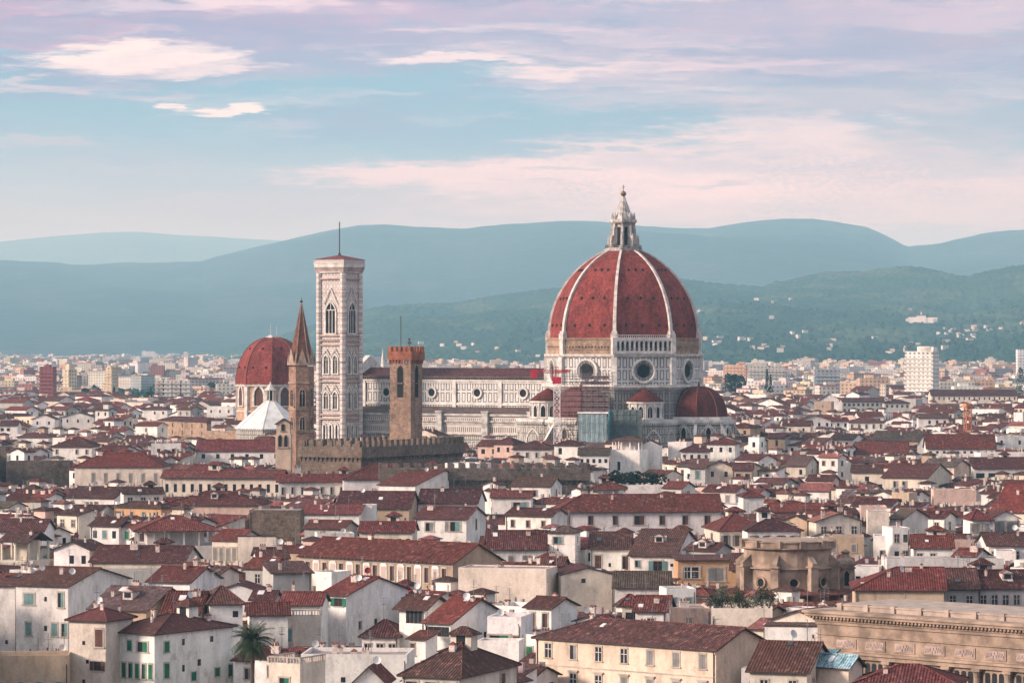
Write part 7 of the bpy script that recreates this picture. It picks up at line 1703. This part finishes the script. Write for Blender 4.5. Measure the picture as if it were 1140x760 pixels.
for c in single:
    r_ = random.Random(c['seed']); big = c['vis'] > 250 or c['dn'] < 900
    nch = r_.choice((0, 1, 1, 2, 2, 3)) if big else r_.choice((0, 1, 1))
    alt = None
    if c['rf'] in 'gh' and c['W'] > 12 and r_.random() < .10: alt = (4, 3.4, 2.2, r_.uniform(-2, 2), r_.uniform(0, 2))
    build_house(c['x'], c['y'], c['th'], c['W'], c['d'], c['h'], roof=c['rf'], rise=c['rise'] if c['rf'] != 'f' else None, rc=c['rc'], wc=c['wc'], label=make_label(c, nch), rows=2 if c['dn'] < 1200 else 1,
                nw=max(1, int(c['W']/3.4)), sw=int(c['d']/4.2) if r_.random() < .6 else 0, wt=r_.choice(WTS), chim=nch, ant=r_.choice((1, 1, 2)) if r_.random() < .75 and c['dn'] < 1400 else 0, dish=1 if r_.random() < .3 and c['dn'] < 1000 else 0,
                reddish=1 if r_.random() < .08 and c['dn'] < 1000 else 0, rng=r_, altana=alt, dormer=1 if r_.random() < .08 and c['rf'] == 'g' else 0, wz=r_.uniform(.8, 1.2), wx=1.15, baluster=False, pp=r_.choice((.2, .5, .9)))
for t in THINGS:
    if t.name.split('.')[0] == 'house': t['group'] = 'tile-roofed houses of the old city'
# everything else of the old town in one mesh
mm = MB()
def mass_house(mb, c):
    r_ = random.Random(c['seed']); col = jit(WALLC[c['wc']], .07); rcol = jit(ROOFC[c['rc']], .38)
    mb.set(c['th'], (c['x'], c['y'], 0)); W, d, h, rf = c['W'], c['d'], c['h'], c['rf']
    wall_mesh(mb, W, d, h, rf, c['rise'], col, 0, flatmat=4, pp=.5)
    zf = lambda x, y: h
    if rf != 'f': zf = roof_mesh(mb, W, d, h, rf, c['rise'], .55, rm=1, gm_=2, col=rcol)
    if c['dn'] < 2000:
        faces = (('F', W, d/2), ('R', d, W/2), ('L', d, W/2)) if c['dn'] < 1500 else (('F', W, d/2), ('R', d, W/2))
        for fc, L, off in faces:
            n = int(L/3.5)
            if r_.random() < .12: continue
            for i in range(n):
                if r_.random() < .14: continue
                u = -L/2+L*(i+.5)/n
                for rw in range(2):
                    z = h-2.1-3.5*rw; w_, hh_ = .55, .92
                    if fc == 'F': q = [(u-w_, -off-.04, z-hh_), (u+w_, -off-.04, z-hh_), (u+w_, -off-.04, z+hh_), (u-w_, -off-.04, z+hh_)]
                    elif fc == 'R': q = [(off+.04, u-w_, z-hh_), (off+.04, u+w_, z-hh_), (off+.04, u+w_, z+hh_), (off+.04, u-w_, z+hh_)]
                    else: q = [(-off-.04, u+w_, z-hh_), (-off-.04, u-w_, z-hh_), (-off-.04, u-w_, z+hh_), (-off-.04, u+w_, z+hh_)]
                    mb.face(q, 3)
    for _ in range(r_.choice((1, 1, 2, 3, 4)) if c['dn'] < 1900 else r_.choice((0, 1, 2))):
        x, y = r_.uniform(-W*.35, W*.35), r_.uniform(-d*.2, d*.3); z = zf(x, y); k = r_.uniform(.2, .45)
        mb.box(x-k, x+k, y-.3, y+.3, z-.8, z+r_.uniform(.6, 1.4), 0, jit((.42, .36, .32), .3))
    if r_.random() < .12 and W > 8:
        x, y = r_.uniform(-W*.2, W*.2), r_.uniform(-d*.1, d*.2); z = zf(x, y); mb.box(x-1.8, x+1.8, y-1.5, y+1.5, z-1.5, z+2.4, 0, col); l = mb.l
        mb.set(c['th'], (c['x']+math.cos(c['th'])*x-math.sin(c['th'])*y, c['y']+math.sin(c['th'])*x+math.cos(c['th'])*y, 0)); roof_mesh(mb, 3.6, 3.0, z+2.45, 'h', .6, .5, rm=1, gm_=2, col=rcol)
        mb.set(c['th'], (c['x'], c['y'], 0))
for c in cand:
    if id(c) not in ids: mass_house(mm, c)
mm.build('city_houses', [M['plaster'], M['roof'], M['gutter'], M['dark'], M['flat']], kind='stuff')

# suburbs and plain
FIELD = (xat(118, 3750), xat(186, 3750), 3450, 3950)
fm = MB(); fm.face([(FIELD[0], FIELD[2], .05), (FIELD[1], FIELD[2], .05), (FIELD[1]+20, FIELD[3], .05), (FIELD[0]-15, FIELD[3], .05)]); fm.build('field', M['grassf'], kind='structure')
HERO.append((0, 0, 0, 1, 1, 3950, 118, 184, 446.5))
sm_ = MB(); tm = MB()
def hero_lim(dn, x0, x1):
    lim = 0
    for h in HERO:
        if h[5] > dn+2 and h[6] < x1 and h[7] > x0: lim = max(lim, h[8])
    return lim
def tree_mass(x, y, z, hgt, wid, n=26, col=(.022, .042, .028), conif=False, q=.2):
    for i in range(n):
        t_ = rng.random(); k = (1-t_)*.9+.1 if conif else math.sqrt(max(0, 1-(2*t_-1)**2))*.9+.15
        a = rng.uniform(0, 6.28); rr_ = wid/2*k*math.sqrt(rng.random()); p = Vector((x+rr_*math.cos(a), y+rr_*math.sin(a), z+hgt*(.15+.85*t_))); s = wid*q*rng.uniform(.6, 1.3)
        u = Vector((rng.gauss(0, 1), rng.gauss(0, .4), rng.gauss(0, 1))).normalized(); v = u.orthogonal().normalized(); f = rng.uniform(.6, 1.5)
        tm.face([tuple(p-u*s), tuple(p-v*s), tuple(p+u*s), tuple(p+v*s)], None, [(0, 0)]*4, (col[0]*f, col[1]*f, col[2]*f))
MC = [(.55, .50, .44), (.62, .57, .50), (.48, .42, .35), (.40, .36, .33), (.66, .62, .58), (.55, .38, .28), (.30, .13, .11), (.58, .46, .34), (.35, .36, .37)]
def suburb(D0, D1, n, sc):
    for _ in range(n):
        y = math.sqrt(rng.uniform(D0*D0, D1*D1)); x = rng.uniform(-.172, .172)*y; px = 570+F*x/y
        if FIELD[0]-20 < x < FIELD[1]+25 and FIELD[2]-15 < y < FIELD[3]+10: continue
        if y > 7500 and px > 560: continue
        if y > 8600 and px > 300: continue
        W = rng.uniform(12, 34)*sc; d = rng.uniform(10, 15)*sc; th = R(rng.choice((-30, -10, 5, 25, 60))+rng.uniform(-6, 6)); A = rect(x, y, th, W, d)
        x0 = min(570+F*p[0]/p[1] for p in A); x1 = max(570+F*p[0]/p[1] for p in A); dn = min(p[1] for p in A)
        skip_ = False
        for h in HERO:
            if abs(h[0]-x) < 40 and abs(h[1]-y) < 40: skip_ = True; break
        if skip_: continue
        modern = rng.random() < float(np.interp(y, [2500, 3200, 7000], [.25, .6, .45])); h = rng.choice((13, 16, 17, 19, 22, 25))*rng.uniform(.85, 1.1) if modern else rng.uniform(8, 14)
        if modern and rng.random() < .05: h *= 1.35
        lim = hero_lim(dn, x0, x1)
        if lim:
            hm_ = HC-(lim-YH)*dn/F-1.5
            if hm_ < h:
                if hm_ < 5: continue
                h = hm_
        col = jit(rng.choice(MC), .12); sm_.set(th, (x, y, 0))
        if modern:
            sm_.box(-W/2, W/2, -d/2, d/2, 0, h, 0, col)
            w = rng.uniform(2, 5); xx = rng.uniform(-W/2+w, W/2-w) if W > 2*w+1 else 0; sm_.box(xx-w, xx+w, -d/4, d/4, h, h+2.6, 2, col)
            if rng.random() < .4: sm_.box(-W/2-.5, W/2+.5, -d/2-.5, d/2+.5, h, h+.5, 2, (.30, .12, .10), bottom=True)
        else:
            wall_mesh(sm_, W, d, h, 'h', .3*d/2, col, 0); roof_mesh(sm_, W, d, h, 'h', .3*d/2, .5, rm=1, gm_=1, col=jit(ROOFC[rng.choice('mmrrb')], .2))
suburb(2500, 3600, 1150, 1.0); suburb(3600, 7600, 3500, 1.25); suburb(7600, 14500, 1400, 1.5)
sm_.build('suburb_buildings', [M['block'], M['roof'], M['attr']], kind='stuff')
for _ in range(950):
    y = math.sqrt(rng.uniform(2000**2, 6900**2)); x = rng.uniform(-.152, .152)*y; h = rng.uniform(9, 16) if y < 4500 else rng.uniform(9, 17)
    px = 570+F*x/y
    if y > 5600 and px > 700: h *= 1.1
    lim = hero_lim(y, px-4, px+4)
    if lim and HC-(lim-YH)*y/F < h+1: continue
    if FIELD[0]-12 < x < FIELD[1]+12 and FIELD[2]-8 < y < FIELD[3]+8: continue
    tree_mass(x, y, 0, h, h*rng.uniform(.6, 1.1), 26)
for px, D_, py, w_, cf in ((95, 2650, 432, 9, 0), (98, 2660, 434, 8, 0), (127, 2700, 431, 8, 1), (131, 2700, 436, 7, 1), (125, 2705, 437, 7, 0), (168, 2690, 431, 7, 1), (165, 2695, 436, 6, 0), (854, 2900, 411, 8, 1), (858, 2900, 417, 7, 1), (1136, 2900, 409, 7, 0), (812, 3000, 416, 12, 0), (818, 3000, 417, 12, 0), (824, 3000, 418, 12, 0), (235, 3300, 426, 14, 0), (243, 3300, 427, 14, 0), (251, 3300, 427, 14, 0), (258, 3300, 427, 14, 0)):
    tree_mass(xat(px, D_), D_, 0, zat(py, D_), w_, 420, (.016, .036, .026), bool(cf), .085)
for _ in range(420):
    x = rng.uniform(FIELD[0]-15, FIELD[1]+15); y = FIELD[3]+rng.uniform(5, 60); tree_mass(x, y, 0, rng.uniform(5, 9), 9, 14, (.03, .085, .055))
# woods on the slopes as scattered tree clumps along the crests
def hill_z(px, d): return max(L.z(px, d) for L in (h2, h3, h4))
def hill_at(px, py):
    d = 7400.0
    while d < 15000:
        if hill_z(px, d) > zat(py, d): return d
        d += 12
    return None
for _ in range(900):
    px = rng.uniform(560, 1150); y = rng.uniform(7500, 11000); z = hill_z(px, y); h = rng.uniform(9, 16); tree_mass((px-570)/F*y, y, z-2, h, h*1.2, 12, (.014, .032, .02))
tm.build('distant_trees', M['leaf'], kind='stuff')
# villas on the slopes
vm = MB()
def villas(cx, cy, n, sx, sy, big=1.0):
    for _ in range(n):
        px, py = rng.gauss(cx, sx), rng.gauss(cy, sy); d = hill_at(px, py)
        if d is None or rng.random() < (.8 if cx < 650 else .68 if cx < 1040 else .4): continue
        z = hill_z(px, d); W = rng.uniform(8, 17)*big; dd_ = rng.uniform(7, 10); h = rng.uniform(4, 7)*big; vm.set(R(rng.uniform(-40, 40)), ((px-570)/F*d, d, z-4)); col = jit(rng.choice(((.60, .56, .51), (.52, .44, .36), (.5, .47, .45))), .08)
        wall_mesh(vm, W, dd_, h+4, 'h', 1.8, col, 0); roof_mesh(vm, W, dd_, h+4, 'h', 1.8, .5, rm=1, gm_=1, col=jit(ROOFC['b'], .2))
for v in ((1078, 372, 22, 16, 3.5), (1100, 366, 8, 10, 2), (1135, 361, 4, 5, 1.5), (782, 348, 8, 7, 2), (793, 378, 12, 10, 4), (868, 334, 7, 9, 1.6), (856, 352, 4, 5, 1), (893, 373, 9, 10, 2.5), (925, 386, 16, 10, 4), (960, 378, 4, 10, 6), (832, 378, 6, 7, 2),
          (512, 384, 16, 12, 3), (575, 386, 10, 9, 2.5), (592, 394, 10, 6, 3), (640, 380, 6, 12, 5), (545, 360, 2, 8, 2), (470, 372, 5, 18, 4), (440, 341, 2, 1.5, .4), (1050, 382, 14, 22, 5), (990, 392, 12, 20, 3), (870, 388, 16, 30, 4), (500, 392, 16, 30, 3), (725, 388, 8, 20, 4), (1000, 330, 3, 60, 12), (700, 395, 6, 20, 3)): villas(*v)
vm.build('hillside_villas', [M['attr'], M['roof']], kind='stuff')
dv = hill_at(1026, 358) or 7400; zv = hill_z(1026, dv)
mo = thing('hilltop_monastery', 'white monastery with small tower on the wooded slope above the white high-rise', 'monastery', (xat(1026, dv), dv, zv-4), R(-8))
b = MB(); col = (.74, .68, .62)
for x0, x1, y0, y1, h in ((-38, -14, -6, 8, 13), (-14, 12, -9, 6, 17), (12, 44, -6, 8, 12), (-44, -38, -8, -2, 9), (20, 34, -16, -6, 9)): b.box(x0, x1, y0, y1, 0, h+4, 0, col)
b.build('wall', M['attr'], mo)
b = MB()
for x0, x1, y0, y1, h in ((-38, -14, -6, 8, 13), (-14, 12, -9, 6, 17), (12, 44, -6, 8, 12)): b.set(0, ((x0+x1)/2, (y0+y1)/2, 0)); roof_mesh(b, x1-x0, y1-y0, h+4.2, 'h', 3, .6, rm=0, gm_=0, col=ROOFC['b'])
b.set(0, (0, 0, 0)); b.build('roof', M['roof'], mo)
b = MB(); b.box(-3, 1, -3, 1, 0, 30, 0, col); b.cyl(4, 3.2, .3, 30, 36, PI/4, -1, -1, col=(.3, .2, .15)); b.build('tower', M['attr'], mo)
for c_ in list(bpy.data.objects):
    if c_.type == 'EMPTY':
        for k in ('w', 'd', 'h'):
            if k in c_: del c_[k]
print('THINGS', len(THINGS), 'houses hero', n_house, 'cand', len(cand), 'visible', len(order), 'obj', len(bpy.data.objects))
